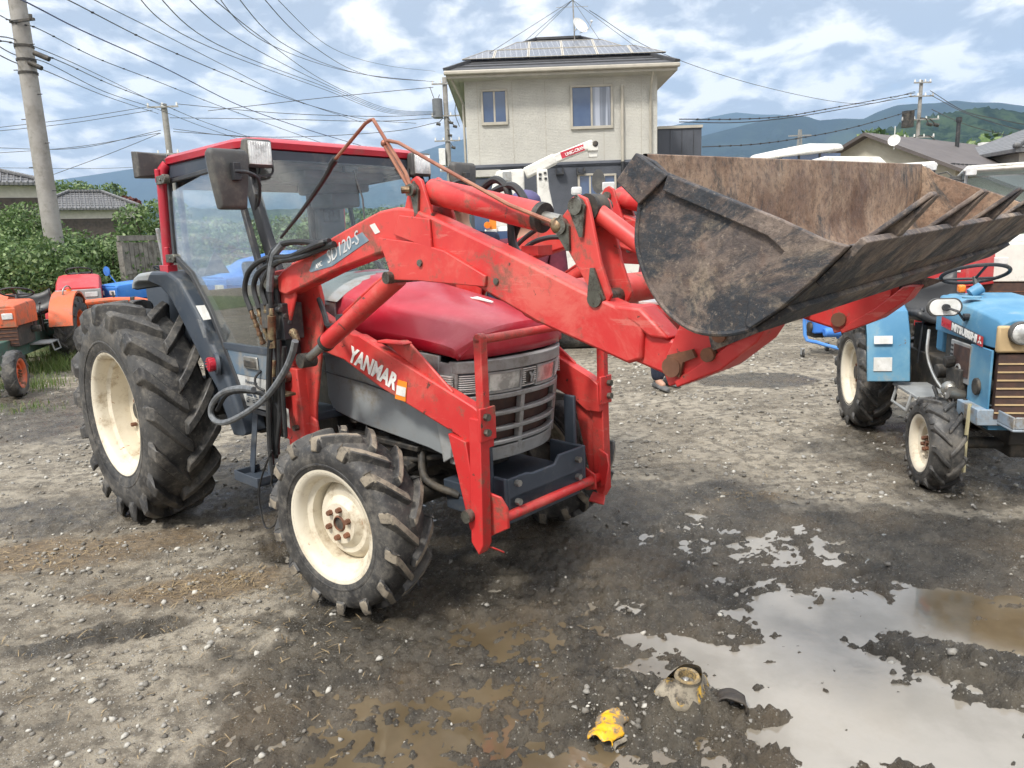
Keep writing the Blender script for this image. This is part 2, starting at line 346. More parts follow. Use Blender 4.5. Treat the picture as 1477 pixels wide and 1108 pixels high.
# ================================================================== ground: one graded sheet, real relief near the camera
def vnoise(x,y,seed=0):
    xi=np.floor(x).astype(np.int64); yi=np.floor(y).astype(np.int64); fx=x-xi; fy=y-yi
    def h(a,b):
        n=(a*374761393+b*668265263+seed*1442695041)&0xffffffff; n=((n^(n>>13))*1274126177)&0xffffffff; n=(n^(n>>16))&0xffff
        return n/65535.0*2*PI
    def g(a,b,dx,dy):
        t=h(a,b); return np.cos(t)*dx+np.sin(t)*dy
    u=fx*fx*fx*(fx*(fx*6-15)+10); v=fy*fy*fy*(fy*(fy*6-15)+10)
    a=g(xi,yi,fx,fy); b=g(xi+1,yi,fx-1,fy); c=g(xi,yi+1,fx,fy-1); d=g(xi+1,yi+1,fx-1,fy-1)
    return ((a*(1-u)+b*u)*(1-v)+(c*(1-u)+d*u)*v)*1.5
def fbm(x,y,oct=4,seed=0,gain=.5):
    s=0;a=1
    for i in range(oct): s=s+a*vnoise(x*2**i,y*2**i,seed+i*7); a*=gain
    return s
def blob(x,y,cx,cy,rx,ry,ang=0,soft=.5,wob=.25,seed=3):
    a=math.radians(ang); dx=(x-cx)*math.cos(a)+(y-cy)*math.sin(a); dy=-(x-cx)*math.sin(a)+(y-cy)*math.cos(a)
    d=np.sqrt((dx/rx)**2+(dy/ry)**2)+wob*fbm(x*2.2,y*2.2,4,seed)
    t=np.clip((1+soft/2-d)/soft,0,1); return t*t*(3-2*t)
POOLS=[(1.02,2.28,.50,.26,-15,.050,0),(1.35,2.75,.52,.24,-8,.040,0),(1.15,1.88,.62,.26,0,.050,0),(1.90,2.62,.46,.24,-20,.050,1),(.62,2.52,.30,.10,-25,.034,0),(1.02,3.00,.40,.12,-10,.020,0),(1.75,1.95,.45,.20,10,.030,0),
       (-.22,2.12,.46,.28,20,.0235,1),(.02,1.86,.36,.18,0,.026,1),(-.12,2.62,.34,.22,15,.0165,1),(-.55,2.0,.3,.2,30,.014,1),(.15,2.45,.25,.2,0,.012,1),(.30,1.80,.12,.10,0,.040,1),(.95,3.55,.60,.24,-10,.0165,0),(1.35,3.25,.45,.12,-5,.020,0),(.42,2.95,.30,.16,0,.018,0),(.98,3.85,.10,.05,-40,.026,0),(.45,2.42,.10,.05,0,.03,0)]
RIDGES=[(.44,2.16,.20,.12,20,.050),(.70,2.12,.16,.07,-5,.040),(1.42,2.36,.16,.17,70,.034),(1.85,2.15,.40,.16,-25,.040),(.72,1.86,.10,.16,30,.030),(.78,2.70,.26,.05,-10,.022),(.20,2.22,.16,.10,0,.034),(1.05,2.52,.13,.03,0,.018)]
def wetness(x,y):
    w_=np.maximum.reduce([blob(x,y,.75,2.75,1.55,1.15,-10,.55,.28,11),blob(x,y,-.25,2.35,.85,.75,0,.5,.3,12),blob(x,y,-.45,3.7,1.3,.75,-30,.7,.3,13)*.85,blob(x,y,.9,3.9,1.1,.45,-15,.7,.4,14)*.75,
        blob(x,y,2.2,3.2,1.3,.55,-10,.7,.3,15)*.85,blob(x,y,2.57,7.5,.62,.42,0,.35,.15,16)*.9,blob(x,y,3.0,4.7,.9,1.0,0,.7,.3,17)*.6,blob(x,y,-4.5,7.3,2.2,1.3,0,.8,.3,18)*.7,blob(x,y,-1.3,5.0,1.3,.7,-40,.8,.3,19)*.55,blob(x,y,1.8,1.6,2.2,1.0,0,.5,.2,20)*.95,
        blob(x,y,-2.4,2.15,.7,.35,0,.8,.3,21)*.5,blob(x,y,-2.6,4.2,1.6,.35,15,.9,.3,22)*.55,blob(x,y,-1.75,2.72,.30,.08,20,.6,.5,23)*.7])
    return np.clip(w_+.22*fbm(x*3.1,y*3.1,5,31)*(w_>.03)-.0,0,1)
def height(x,y,detail=True):
    r=np.sqrt(x*x+y*y); near=np.clip((16-r)/10,0,1)
    wt=wetness(x,y)
    z=.016*fbm(x*.55,y*.55,2,1)+.010*fbm(x*2.1,y*2.1,3,2)
    z=z+(.0055+.007*wt)*fbm(x*9,y*9,3,3)+(.0032+.0075*wt)*fbm(x*28,y*28,3,4)
    cl_=fbm(x*17,y*17,2,6); z=z+(.004+.016*wt)*np.clip(cl_-.28,0,1)
    rg=1-np.abs(fbm(x*5,y*7,3,9)); z=z+.010*wt*rg-.007*wt
    ca_,sa_=math.cos(.55),math.sin(.55); xr=x*ca_+y*sa_; yr=-x*sa_+y*ca_; z=z+.011*(1-wt)*fbm(xr*.9,yr*4.2,3,77)
    low=np.zeros_like(x); 
    for (cx_,cy_,rx,ry,an,dp,k) in POOLS: low=np.maximum(low,dp*blob(x,y,cx_,cy_,rx,ry,an,1.0,.45,40+k))
    z=z-low-.006*wt
    for (cx_,cy_,rx,ry,an,hh) in RIDGES: z=z+hh*blob(x,y,cx_,cy_,rx,ry,an,1.1,.35,50)*(0.55+.6*np.abs(fbm(x*14,y*14,2,51)))
    lo_=np.clip(low/.02,0,1); z=z+lo_*(.034*np.clip(fbm(x*6,y*10,4,91)-.10,0,1)+.030*np.clip(fbm(x*21,y*25,3,92)-.22,0,1))
    # tracks pressed by tyres
    for hx,hy in ((-2.08,4.28),(-.68,2.95),(-1.2,5.2),(.20,3.8)): z=z*(1-.8*np.exp(-((x-hx)**2+(y-hy)**2)/.10))
    return z*near
LEVEL=-.0235
ys=[-12,-6,-3,-1,0,.7]; y=1.15
while y<13: ys.append(y); y+=max(.0075,.0052*y*(1+y*.05))
while y<9000: ys.append(y); y*=1.16
ys=np.array(ys); NU=620
u=np.linspace(-1,1,NU); u=np.sign(u)*(np.abs(u)*.86+.14*np.abs(u)**5)
rows=[]
for yy in ys:
    hw=(.92*max(yy,1.15)+.35); wide=hw if yy>1.1 and yy<13 else hw
    xx=u*hw*1.0
    xx=np.concatenate([[-hw*14-20,-hw*3-4],xx,[hw*3+4,hw*14+20]]); rows.append(np.stack([xx,np.full_like(xx,yy)],1))
G=np.array(rows); nx=G.shape[1]; X=G[:,:,0].ravel(); Yy=G[:,:,1].ravel()
Z=height(X,Yy); Wt=wetness(X,Yy)
St=np.maximum.reduce([blob(X,Yy,-1.42,3.15,.42,.14,12,.9,.5,61),blob(X,Yy,-2.5,3.55,.75,.25,12,.9,.5,62),blob(X,Yy,1.35,4.05,.18,.07,0,.9,.5,63),blob(X,Yy,-1.9,3.05,.1,.05,0,.9,.5,64)])
gm=bpy.data.meshes.new('ground'); vv=np.stack([X,Yy,Z],1)
idx=np.arange(len(ys)*nx).reshape(len(ys),nx); F=np.stack([idx[:-1,:-1],idx[:-1,1:],idx[1:,1:],idx[1:,:-1]],-1).reshape(-1,4)
gm.vertices.add(len(vv)); gm.vertices.foreach_set('co',vv.ravel()); gm.loops.add(F.size); gm.loops.foreach_set('vertex_index',F.ravel().astype(np.int32)); gm.polygons.add(len(F)); gm.polygons.foreach_set('loop_start',np.arange(0,F.size,4,dtype=np.int32)); gm.polygons.foreach_set('loop_total',np.full(len(F),4,dtype=np.int32)); gm.polygons.foreach_set('use_smooth',np.ones(len(F),dtype=bool)); gm.update(); gm.validate()
for nm,arr in(('wet',Wt),('straw',St)):
    a=gm.attributes.new(nm,'FLOAT','POINT'); a.data.foreach_set('value',arr.astype(np.float32))
def attr(t,n): 
    a=t.nodes.new('ShaderNodeAttribute'); a.attribute_name=n; return a.outputs['Fac']
m,t,b=newmat('wet_gravel_yard')
wv=attr(t,'wet'); sv=attr(t,'straw')
dry=mix(t,rng(t,noise(t,1.3,8,.65),.38,.62),(0.180,0.154,0.115),(0.330,0.292,0.228))
mpr=t.nodes.new('ShaderNodeMapping'); tcr=t.nodes.new('ShaderNodeTexCoord'); mpr.inputs['Rotation'].default_value=(0,0,-.55); mpr.inputs['Scale'].default_value=(.8,3.6,1); t.links.new(tcr.outputs['Object'],mpr.inputs[0])
dry=mix(t,rng(t,noise(t,1.6,10,.75,vec=mpr.outputs[0]),.50,.62,0,.6),dry,(0.085,0.066,0.045))
dry=mix(t,rng(t,noise(t,60,8,.8),.47,.62,0,.55),dry,(0.34,0.31,0.25))
dry=mix(t,rng(t,noise(t,11,8,.7),.44,.60,0,.75),dry,(0.075,0.063,0.047))
vo=t.nodes.new('ShaderNodeTexVoronoi'); vo.inputs['Scale'].default_value=95; tcx=t.nodes.new('ShaderNodeTexCoord'); t.links.new(tcx.outputs['Object'],vo.inputs['Vector'])
peb=rng(t,vo.outputs['Distance'],.15,.38,1,0)
vc=t.nodes.new('ShaderNodeSeparateColor'); t.links.new(vo.outputs['Color'],vc.inputs[0])
pm=t.nodes.new('ShaderNodeMath'); pm.operation='MULTIPLY'; t.links.new(peb,pm.inputs[0]); t.links.new(rng(t,vc.outputs[0],.55,.75),pm.inputs[1])
dry=mix(t,pm.outputs[0],dry,(0.36,0.34,0.30))
strw=mix(t,rng(t,noise(t,22,8,.7,stretch=(1,2.5,1)),.4,.65),(0.085,0.058,0.034),(0.24,0.165,0.085)); sv2=rng(t,sv,0,1,0,.72); dry=mix(t,sv2,dry,strw)
wet=mix(t,rng(t,noise(t,6,9,.7),.35,.68),(0.034,0.029,0.021),(0.100,0.086,0.064))
wet=mix(t,rng(t,noise(t,1.7,5,.6),.45,.65,0,.7),wet,(0.095,0.072,0.045))
p2=t.nodes.new('ShaderNodeMath'); p2.operation='MULTIPLY'; t.links.new(peb,p2.inputs[0]); t.links.new(rng(t,vc.outputs[1],.74,.8),p2.inputs[1]); wet=mix(t,p2.outputs[0],wet,(0.28,0.265,0.23))
wn=t.nodes.new('ShaderNodeMath'); wn.operation='MULTIPLY_ADD'; t.links.new(noise(t,7,10,.8),wn.inputs[0]); wn.inputs[1].default_value=1.5; wn.inputs[2].default_value=-.75; wa=t.nodes.new('ShaderNodeMath'); wa.operation='ADD'; t.links.new(wv,wa.inputs[0]); t.links.new(wn.outputs[0],wa.inputs[1]); wf=rng(t,wa.outputs[0],.12,.72); c=mix(t,wf,dry,wet); t.links.new(c,b.inputs['Base Color'])
rr_=mix(t,rng(t,noise(t,16,6,.75),.42,.58),(0.13,)*3,(0.62,)*3); 
ro=mix(t,wf,(0.92,)*3,rr_); t.links.new(ro,b.inputs['Roughness']); b.inputs['Specular IOR Level'].default_value=.55
bp=t.nodes.new('ShaderNodeBump'); bp.inputs['Strength'].default_value=.55; bp.inputs['Distance'].default_value=.006; t.links.new(peb,bp.inputs['Height'])
bump(t,b,noise(t,40,10,.8),.85,.016,bp.outputs[0])
gm.materials.append(m); go=bpy.data.objects.new('ground',gm); COL.objects.link(go); tag(go,kind='structure')
# ---- standing water: one thin murky sheet per pool group
m,t,b=newmat('muddy_water')
sl=attr(t,'murk_and_mirror')
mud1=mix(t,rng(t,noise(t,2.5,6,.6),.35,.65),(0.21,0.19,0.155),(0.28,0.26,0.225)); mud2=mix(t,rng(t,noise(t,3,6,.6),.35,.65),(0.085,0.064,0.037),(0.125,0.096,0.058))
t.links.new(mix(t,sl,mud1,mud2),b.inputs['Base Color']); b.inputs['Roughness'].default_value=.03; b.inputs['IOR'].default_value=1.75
t.links.new(rng(t,noise(t,5,6,.6),.42,.64,.03,.24),b.inputs['Roughness'])
bump(t,b,noise(t,14,5,.6),.10,.005)
def water(x0,x1,y0,y1,label):
    n_=60; xs=np.linspace(x0,x1,n_); yz=np.linspace(y0,y1,n_); b=MB(); vs=[(x,y,LEVEL) for y in yz for x in xs]
    b.add(vs,[(j*n_+i,j*n_+i+1,(j+1)*n_+i+1,(j+1)*n_+i) for j in range(n_-1) for i in range(n_-1)])
    o=b.build('puddle_water',m); a=o.data.attributes.new('murk_and_mirror','FLOAT','POINT')
    A=np.array(vs); s=np.maximum.reduce([blob(A[:,0],A[:,1],-.15,2.1,.75,.8,0,.5,.2,71),blob(A[:,0],A[:,1],2.05,2.62,.48,.30,-20,.5,.2,72),blob(A[:,0],A[:,1],.2,1.8,.3,.2,0,.5,.2,73)])  # middle blob: bucket's dark reflection put into the colour; others are brown water
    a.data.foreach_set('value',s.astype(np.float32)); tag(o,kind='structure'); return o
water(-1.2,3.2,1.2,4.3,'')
# ---- loose stones: uncountable, one object
ico=bmesh.new(); bmesh.ops.create_icosphere(ico,subdivisions=1,radius=1); IV=np.array([v.co[:] for v in ico.verts]); IF=np.array([[v.index for v in f.verts] for f in ico.faces]); ico.free()
def scatter_stones(name,n,seed,smin,smax,zone,mats):
    rg=np.random.RandomState(seed); 
    yv=1.3+ (11.5)*rg.rand(n*3)**1.5; xv=(rg.rand(n*3)*2-1)*(.9*yv+.3)
    wt=wetness(xv,yv); low=np.zeros(len(xv))
    cl=.5+.5*fbm(xv*1.6,yv*1.6,3,81); p=np.clip((.95-.80*np.clip(wt*1.3,0,1)),.10,1)*np.clip(cl*1.3,.15,1)
    for (a,c_,r,k) in zone: p=np.maximum(p,k*np.exp(-((xv-a)**2+(yv-c_)**2)/(2*r*r)))
    keep=rg.rand(len(xv))<p; xv,yv=xv[keep][:n],yv[keep][:n]; n=len(xv)
    s=smin*(smax/smin)**(rg.rand(n)**3.4); s=s*np.clip(.55+yv*.12,.6,1.5)
    z=height(xv,yv)+s*.12
    R_=rg.normal(size=(n,3,3)); Q=np.linalg.qr(R_)[0]; sc3=np.stack([np.ones(n),.6+.4*rg.rand(n),.5+.35*rg.rand(n)],1)
    P=IV[None]*(1+.24*rg.normal(size=(n,len(IV),1)))*sc3[:,None]*s[:,None,None]*.5; P=np.einsum('nij,nkj->nki',Q,P); P[:,:,2]*=.75; P=P+np.stack([xv,yv,z],1)[:,None]
    k=len(IV); F=(IF[None]+(np.arange(n)*k)[:,None,None]).reshape(-1,3); me=bpy.data.meshes.new(name)
    me.vertices.add(n*k); me.vertices.foreach_set('co',P.ravel()); me.loops.add(F.size); me.loops.foreach_set('vertex_index',F.ravel().astype(np.int32)); me.polygons.add(len(F)); me.polygons.foreach_set('loop_start',np.arange(0,F.size,3,dtype=np.int32)); me.polygons.foreach_set('loop_total',np.full(len(F),3,dtype=np.int32)); 
    for q in mats: me.materials.append(q)
    mi=rg.choice(len(mats),n,p=[.5,.3,.2][:len(mats)]); me.polygons.foreach_set('material_index',np.repeat(mi,len(IF)).astype(np.int32)); me.update(); me.validate()
    o=bpy.data.objects.new(name,me); COL.objects.link(o); return tag(o,kind='stuff')
SM=[paint('stone_grey',(0.30,0.29,0.265),.8,(0.22,0.21,0.19),vs=6,dirt=(0.13,0.115,0.09),da=(.5,.7),ds=14,bs=.2),paint('stone_dark',(0.16,0.148,0.128),.7,(0.10,0.092,0.078),vs=6,bs=.2),paint('stone_pale',(0.46,0.445,0.40),.8,(0.36,0.345,0.31),vs=6,dirt=(0.2,0.18,0.14),da=(.55,.75),ds=14,bs=.2)]
g_=scatter_stones('gravel',42000,5,.0045,.040,[(.42,2.14,.13,1.0),(.25,2.05,.12,.8),(-1.30,2.3,.15,.9),(-.75,3.05,.12,.9),(-1.2,2.1,.15,.6),(.6,2.2,.1,.9)],SM)
tag(g_,'loose grey stones and grit strewn over the yard','gravel')
# ---- straw and chaff
rg=random.Random(12); b=MB()
SX=[]
for (cx_,cy_,rx,ry,n) in((-1.42,3.15,.40,.14,420),(-2.5,3.55,.7,.25,420),(-1.0,2.7,.5,.3,120),(-1.8,2.6,.8,.6,160),(1.35,4.05,.2,.1,60),(-.9,2.2,.5,.3,50),(.3,4.6,1.4,.6,120),(2.2,5.5,2,.9,140)):
    SX+=[(rg.gauss(cx_,rx*.55),rg.gauss(cy_,ry*.6)) for _ in range(n)]
SA=np.array(SX); SZ=height(SA[:,0],SA[:,1])
for (x,y),z in zip(SX,SZ):
    a=rg.uniform(0,PI); l=rg.uniform(.012,.05); w_=rg.uniform(.0008,.0018); z=float(z)+rg.uniform(.002,.008)
    d=V(math.cos(a),math.sin(a),rg.uniform(-.15,.25))*l; n_=V(-math.sin(a),math.cos(a),0)*w_; p=V(x,y,z); q=p+d*.5+V(0,0,rg.uniform(0,.004))
    b.add([p-n_,p+n_,q+n_,q-n_,p+d+n_,p+d-n_],[(0,1,2,3),(3,2,4,5)])
so=b.build('straw',paint('straw_stalks',(0.33,0.25,0.14),.8,(0.19,0.135,0.07),vs=9,bs=0),smooth=False); tag(so,'scattered brown straw and chaff trodden into the gravel','straw',kind='stuff')
def gz(x,y): return float(height(np.array([float(x)]),np.array([float(y)]))[0])
# ================================================================== tyres and wheels (shared by every tractor)
def tyre_mesh(R,w,rr,nl,s,lug=0.035,mats=None,name='tyre',top=0,lw=0.06,sweep=0.62,seed=1):
    """agricultural tyre, axle along y, outer side towards s*y; lugs are chevrons"""
    rg=random.Random(seed); b=MB(); Rc=R-lug; h=Rc-rr
    half=[(rr-0.012,0.36*w),(rr+0.012,0.43*w),(rr+0.18*h,0.47*w),(rr+0.45*h,0.50*w),(rr+0.68*h,0.485*w),(rr+0.85*h,0.44*w),(rr+0.95*h,0.35*w),(Rc,0.18*w)]
    prof=half+[(Rc+0.004,0)]+[(r,-a) for r,a in reversed(half)]
    b.lathe(prof,(0,0,0),(0,1,0),64)
    for rb in (rr+0.07*h,rr+0.3*h):            # moulded rings on the sidewalls
        for sg_ in (1,-1):
            aa=(0.44 if rb<rr+0.2*h else 0.487)*w*sg_
            b.lathe([(rb-0.006,aa),(rb,aa+0.004*sg_),(rb+0.006,aa)],(0,0,0),(0,1,0),64)
    def rs(a):
        a=abs(a); pr=[(x[1],x[0]) for x in half]; pr=sorted(pr[3:]); pr=[(0,Rc)]+pr
        for (a0,r0),(a1,r1) in zip(pr,pr[1:]):
            if a<=a1: return r0+(r1-r0)*(a-a0)/(a1-a0+1e-9)
        return pr[-1][1]
    for side in (1,-1):
        for i in range(nl):
            ph0=2*PI*(i+(0.5 if side<0 else 0))/nl+rg.uniform(-.01,.01)
            nodes=[]; K=8
            for k in range(K+1):
                t=k/K; a=-0.03*w+0.50*w*t; ph=ph0-(sweep*w/R)*(t**1.15)
                nodes.append((a,ph,rs(a)-0.006,R-0.012*t*t-rg.uniform(0,.003)))
            nodes.append((0.492*w,nodes[-1][1]-0.01,rr+0.72*h,R-0.03)); nodes.append((0.505*w,nodes[-1][1]-0.015,rr+0.58*h,rr+0.74*h)); 
            vs=[]; n=len(nodes)
            for q,(a,ph,rb,rt) in enumerate(nodes):
                t=q/(n-1); wb=lw*(0.5+0.18*t)/R*1.05; wt=lw*(0.33+0.12*t)/R
                ext=0
                for (r,d) in((rb,-wb),(rt,-wt),(rt,wt),(rb,wb)):
                    aa=a*1.0 if r==rb else a+0.0
                    if q>=n-2: aa=a+(0.006 if r==rt else -0.02)
                    vs.append((r*math.sin(ph+d),side*aa,r*math.cos(ph+d)))
            fs=[];ms=[]
            for q in range(n-1):
                for c in range(3):
                    f=(q*4+c,(q+1)*4+c,(q+1)*4+c+1,q*4+c+1)
                    fs.append(f if side>0 else f[::-1]); ms.append(top if c==1 else 0)
            fs.append((0,1,2,3) if side>0 else (3,2,1,0)); fs.append(((n-1)*4+3,(n-1)*4+2,(n-1)*4+1,(n-1)*4) if side>0 else ((n-1)*4,(n-1)*4+1,(n-1)*4+2,(n-1)*4+3)); ms+=[0,0]
            k0=len(b.v); b.v+=vs; b.f+=[tuple(x+k0 for x in f) for f in fs]; b.m+=ms
    return b
def rim_mesh(rr,w,s,style,disc):
    """rim with flange, barrel and dished disc; disc = lateral place of the disc towards the outer side"""
    b=MB(); f=rr+0.022; hw=0.42*w
    prof=[(f-0.006,hw-0.004),(f,hw),(f-0.003,hw+0.007),(f-0.02,hw+0.006),(rr-0.014,hw-0.008),(rr-0.022,hw-0.03),(rr-0.026,hw*0.55),(rr-0.05,hw*0.45),(rr-0.055,-hw*0.4),(rr-0.02,-hw*0.6),(rr-0.012,-hw),(f,-hw-0.006)]
    b.lathe([(r,a*s) for r,a in prof],(0,0,0),(0,1,0),56)
    R0=rr-0.053
    if style=='rear':   # broad shallow bowl far inside
        dp=[(R0,disc+0.02),(R0-0.03,disc+0.008),(R0*0.72,disc-0.004),(R0*0.5,disc+0.0),(R0*0.42,disc+0.02),(0.10,disc+0.03),(0.098,disc+0.05),(0.0,disc+0.052)]
    else:               # raised bell with a hub hole
        dp=[(R0,disc-0.045),(R0-0.012,disc-0.03),(R0-0.028,disc-0.012),(R0*0.78,disc-0.004),(R0*0.66,disc-0.006),(R0*0.55,disc+0.008),(R0*0.50,disc+0.02),(R0*0.2,disc+0.02),(R0*0.19,disc+0.016)]
    b.lathe([(r,a*s) for r,a in dp],(0,0,0),(0,1,0),48)
    return b
def add_wheel(root,name,hub,R,w,rr,nl,s,style,disc,steer=0,rim=None,lug=0.035,top=None,bolt='rust',lw=0.06,seed=1,sweep=0.62,rot=0):
    rim=rim or MT['cream']
    o=rim_mesh(rr,w,s,style,disc).build(name,rim,root,loc=hub,ang=40); o.rotation_euler=(0,0,math.radians(steer))
    t=tyre_mesh(R,w,rr,nl,s,lug,top=1 if top else 0,lw=lw,seed=seed,sweep=sweep).build('tyre',[MT['tyre'],top or MT['tyre']],o,ang=38,bevel=0.004,seg=1)
    t.rotation_euler=(0,rot,0)
    hb=MB(); bo=MB()
    if style=='front':
        r6=(rr-0.053)*0.36
        hb.cyl((0,s*(disc-0.03),0),(0,s*(disc+0.018),0),(rr-0.053)*0.20,n=20,m=1)
        hb.lathe([((rr-0.053)*0.2,s*(disc+0.02)),((rr-0.053)*0.17,s*(disc+0.028)),((rr-0.053)*0.15,s*(disc-0.01))],(0,0,0),(0,1,0),24,m=0)
        for k in range(6):
            a=2*PI*k/6+0.35; c=Vector((r6*math.cos(a),s*(disc+0.02),r6*math.sin(a)))
            bo.cyl(c,c+Vector((0,s*0.020,0)),0.013,0.011,n=6)
    else:
        hb.cyl((0,s*(disc+0.03),0),(0,s*(disc+0.085),0),0.055,0.05,n=18,m=1)
        for k in range(8):
            a=2*PI*k/8+0.2; c=Vector((0.085*math.cos(a),s*(disc+0.045),0.085*math.sin(a))); bo.cyl(c,c+Vector((0,s*0.022,0)),0.012,n=6)
        for k in range(4):      # lugs welded on the rim for the disc, valve
            a=2*PI*k/4+0.5; c=Vector(((rr-0.085)*math.cos(a),s*(disc+0.015),(rr-0.085)*math.sin(a))); bo.cyl(c,c+Vector((0,s*0.03,0)),0.013,n=6)
    hb.build('wheel_hub',[MT[bolt],MT['dark']],o,ang=40); bo.each('wheel_bolt',MT[bolt],o)
    return o
# ================================================================== the red loader tractor
T=Frame(-1.6859,4.7007,-43.12)
tr=empty('loader_tractor',T.O,T.a,'large red cab tractor with a raised rusty front loader bucket, standing in the wet yard','tractor')
C=MT
def add(mb,name,mat,parent=tr,**k): return mb.build(name,mat,parent,**k)
def PY(px,py,y): return T.Y(px,py,y)
# ---- wheels
RW=dict(R=0.642,w=0.35,rr=0.348,nl=17,style='rear',disc=-0.05,lug=0.05,lw=0.085)
add_wheel(tr,'rear_wheel',(0,-0.708,0.630),s=-1,seed=3,rot=0.12,**RW)
add_wheel(tr,'rear_wheel',(0,0.708,0.630),s=1,seed=4,rot=0.3,**RW)
FW=dict(R=0.398,w=0.225,rr=0.226,nl=14,style='front',disc=0.03,lug=0.034,top=MT['mud'],lw=0.056,steer=7.7,sweep=0.62)
add_wheel(tr,'front_wheel',(1.934,-0.637,0.392),s=-1,seed=5,rot=0.05,**FW)
add_wheel(tr,'front_wheel',(1.934,0.637,0.392),s=1,seed=6,**FW)
# ---- chassis, axles, engine
b=MB()
b.bx(-.25,.35,-.17,.17,.42,.86); b.bx(.35,1.15,-.14,.14,.42,.72); b.bx(1.1,2.15,-.13,.13,.50,.66)
b.cyl((0,-.56,.64),(0,.56,.64),.085,n=18); b.cyl((0,-.40,.64),(0,.40,.64),.13,n=18)
b.cyl((1.934,-.5,.40),(1.934,.5,.40),.055,n=14); b.sphere((1.934,0.02,.40),.12,14,sc_=(1,1.2,.9)); b.bx(1.80,2.08,-.09,.09,.42,.60)
for s in(-1,1):
    b.cyl((1.934,s*.47,.28),(1.934,s*.47,.53),.062,n=14); b.cyl((1.934,s*.44,.39),(1.934,s*.60,.392),.09,n=16); b.sphere((1.934,s*.47,.53),.066,12)
    b.tube([(1.80,s*.05,.47),(1.79,s*.30,.46),(1.81,s*.45,.44)],.014,8); b.bx(1.78,1.84,s*.40,s*.47,.40,.47)
b.tube([(0.6,-.02,.40),(1.3,-.02,.37),(1.9,0,.39)],.03,10)
add(b,'transmission',MT['dark'],bevel=.012)
b=MB()
b.bx(1.35,2.05,-.2,.2,.60,.95); b.bx(1.45,1.98,-.23,.23,.52,.64); b.cyl((1.55,-.21,.74),(1.55,-.31,.74),.055,n=14); b.cyl((1.75,-.2,.60),(1.75,-.28,.60),.05,n=14)
b.tube([(1.4,-.24,.64),(1.6,-.30,.58),(1.85,-.27,.55),(2.1,-.22,.60)],.016,8,smooth=5); b.tube([(1.5,-.25,.55),(1.7,-.31,.50),(2.0,-.25,.47)],.012,8,smooth=5)
b.tube([(1.98,-.26,.62),(2.05,-.3,.5),(2.2,-.24,.44)],.018,8,smooth=5); b.cyl((1.68,-.22,.50),(1.68,-.33,.50),.035,n=12); b.cyl((1.9,-.2,.55),(1.9,-.3,.52),.03,n=10)
b.bx(1.4,2.0,-.30,-.26,.615,.64); b.bx(1.85,2.2,-.27,.27,.62,.66); b.bx(1.15,1.36,-.28,.28,.45,1.0)
add(b,'engine',MT['dark'],bevel=.008)
# ---- hood: lofted sections across y, from the cab to the nose
def hood_ring(x,bow,hb,zb,hc,zc,zt):
    d=zt-zc; half=[(hb,zb),(hb-.001,zb+(zc-zb)*.35),(hc+(hb-hc)*.12,zb+(zc-zb)*.94),(hc,zc),(hc*.955,zc+d*.13),(hc*.80,zc+d*.42),(hc*.58,zc+d*.74),(hc*.33,zc+d*.93),(hc*.12,zc+d*.995)]
    pts=[(y,z) for y,z in half]; pts=[(-y,z) for y,z in pts]+[(0,zt)]+pts[::-1]
    return [V(x+bow*(1-(abs(y)/.31)**2.4),y,z) for y,z in pts]
secs=[(1.34,0,.312,1.115,.286,1.292,1.388),(1.36,0,.318,1.113,.290,1.296,1.392),(1.55,0,.322,1.108,.285,1.280,1.358),(1.75,0,.325,1.100,.280,1.256,1.325),(2.0,0,.326,1.090,.268,1.222,1.275),(2.15,0,.326,1.083,.252,1.200,1.243),(2.25,.020,.326,1.076,.236,1.180,1.213),(2.305,.055,.326,1.071,.222,1.162,1.188),(2.318,.062,.326,1.068,.219,1.155,1.178),(2.322,.064,.325,1.067,.222,1.147,1.167),(2.322,.066,.324,1.066,.240,1.132,1.148),(2.318,.070,.322,1.063,.300,1.085,1.095),(2.312,.072,.320,1.058,.318,1.060,1.062)]
b=MB(); b.loft([hood_ring(*q) for q in secs],caps=False,closed=False)
hood=add(b,'hood',MT['hood'],ang=24)
m_=hood.modifiers.new('sol','SOLIDIFY'); m_.thickness=.012; m_.offset=-1
b=MB(); q=T.Z(712,450,1.245)
e0=Vector((2.13,.03,1.262)); b.prism([e0+V(-.055,-.012,.012),e0+V(-.055,.014,.012),e0+V(.055,.004,-.006),e0+V(.055,-.006,-.006)],(0,0,.004)); b.prism([e0+V(-.065,-.022,.013),e0+V(-.05,-.024,.010),e0+V(.06,-.008,-.007)],(0,0,.004))
add(b,'hood_badge',MT['txtwhite'],hood)
b=MB(); b.tube([V(1.335,p.y*1.012,p.z+.004) for p in hood_ring(*secs[0])],.010,8); add(b,'hood_seal',MT['black'],hood)
text_mesh('hood_lettering','POWER STEERING.POWER SHIFT',(1.585,-.3300,1.136),(1,0,-.035),(0,0,1),.027,MT['txtwhite'],hood,bold=.0006,width=.34)
b=MB()   # grey side skirts
def sk(y): return [PY(485,500,y),PY(560,520,y),PY(612,506,y)+V(0,0,.02),V(2.24,y,1.06),V(2.26,y,.95),V(2.24,y,.62),V(2.16,y,.655),PY(560,640,-.32)*1 if False else V(1.9,y,.66),V(1.60,y,.685),V(1.42,y,.72),V(1.36,y,.74)]
for s in(-1,1):
    pts=[V(1.36,s*.32,1.115),V(1.7,s*.325,1.10),V(2.0,s*.33,1.085),V(2.22,s*.333,1.07),V(2.20,s*.333,.90),V(2.225,s*.31,.63),V(2.1,s*.315,.655),V(1.9,s*.32,.675),V(1.6,s*.32,.70),V(1.40,s*.32,.735),V(1.36,s*.32,.80)]
    b.prism(pts,(0,-s*.015,0))
add(b,'side_panel',MT['grey'],bevel=.006)
b=MB()
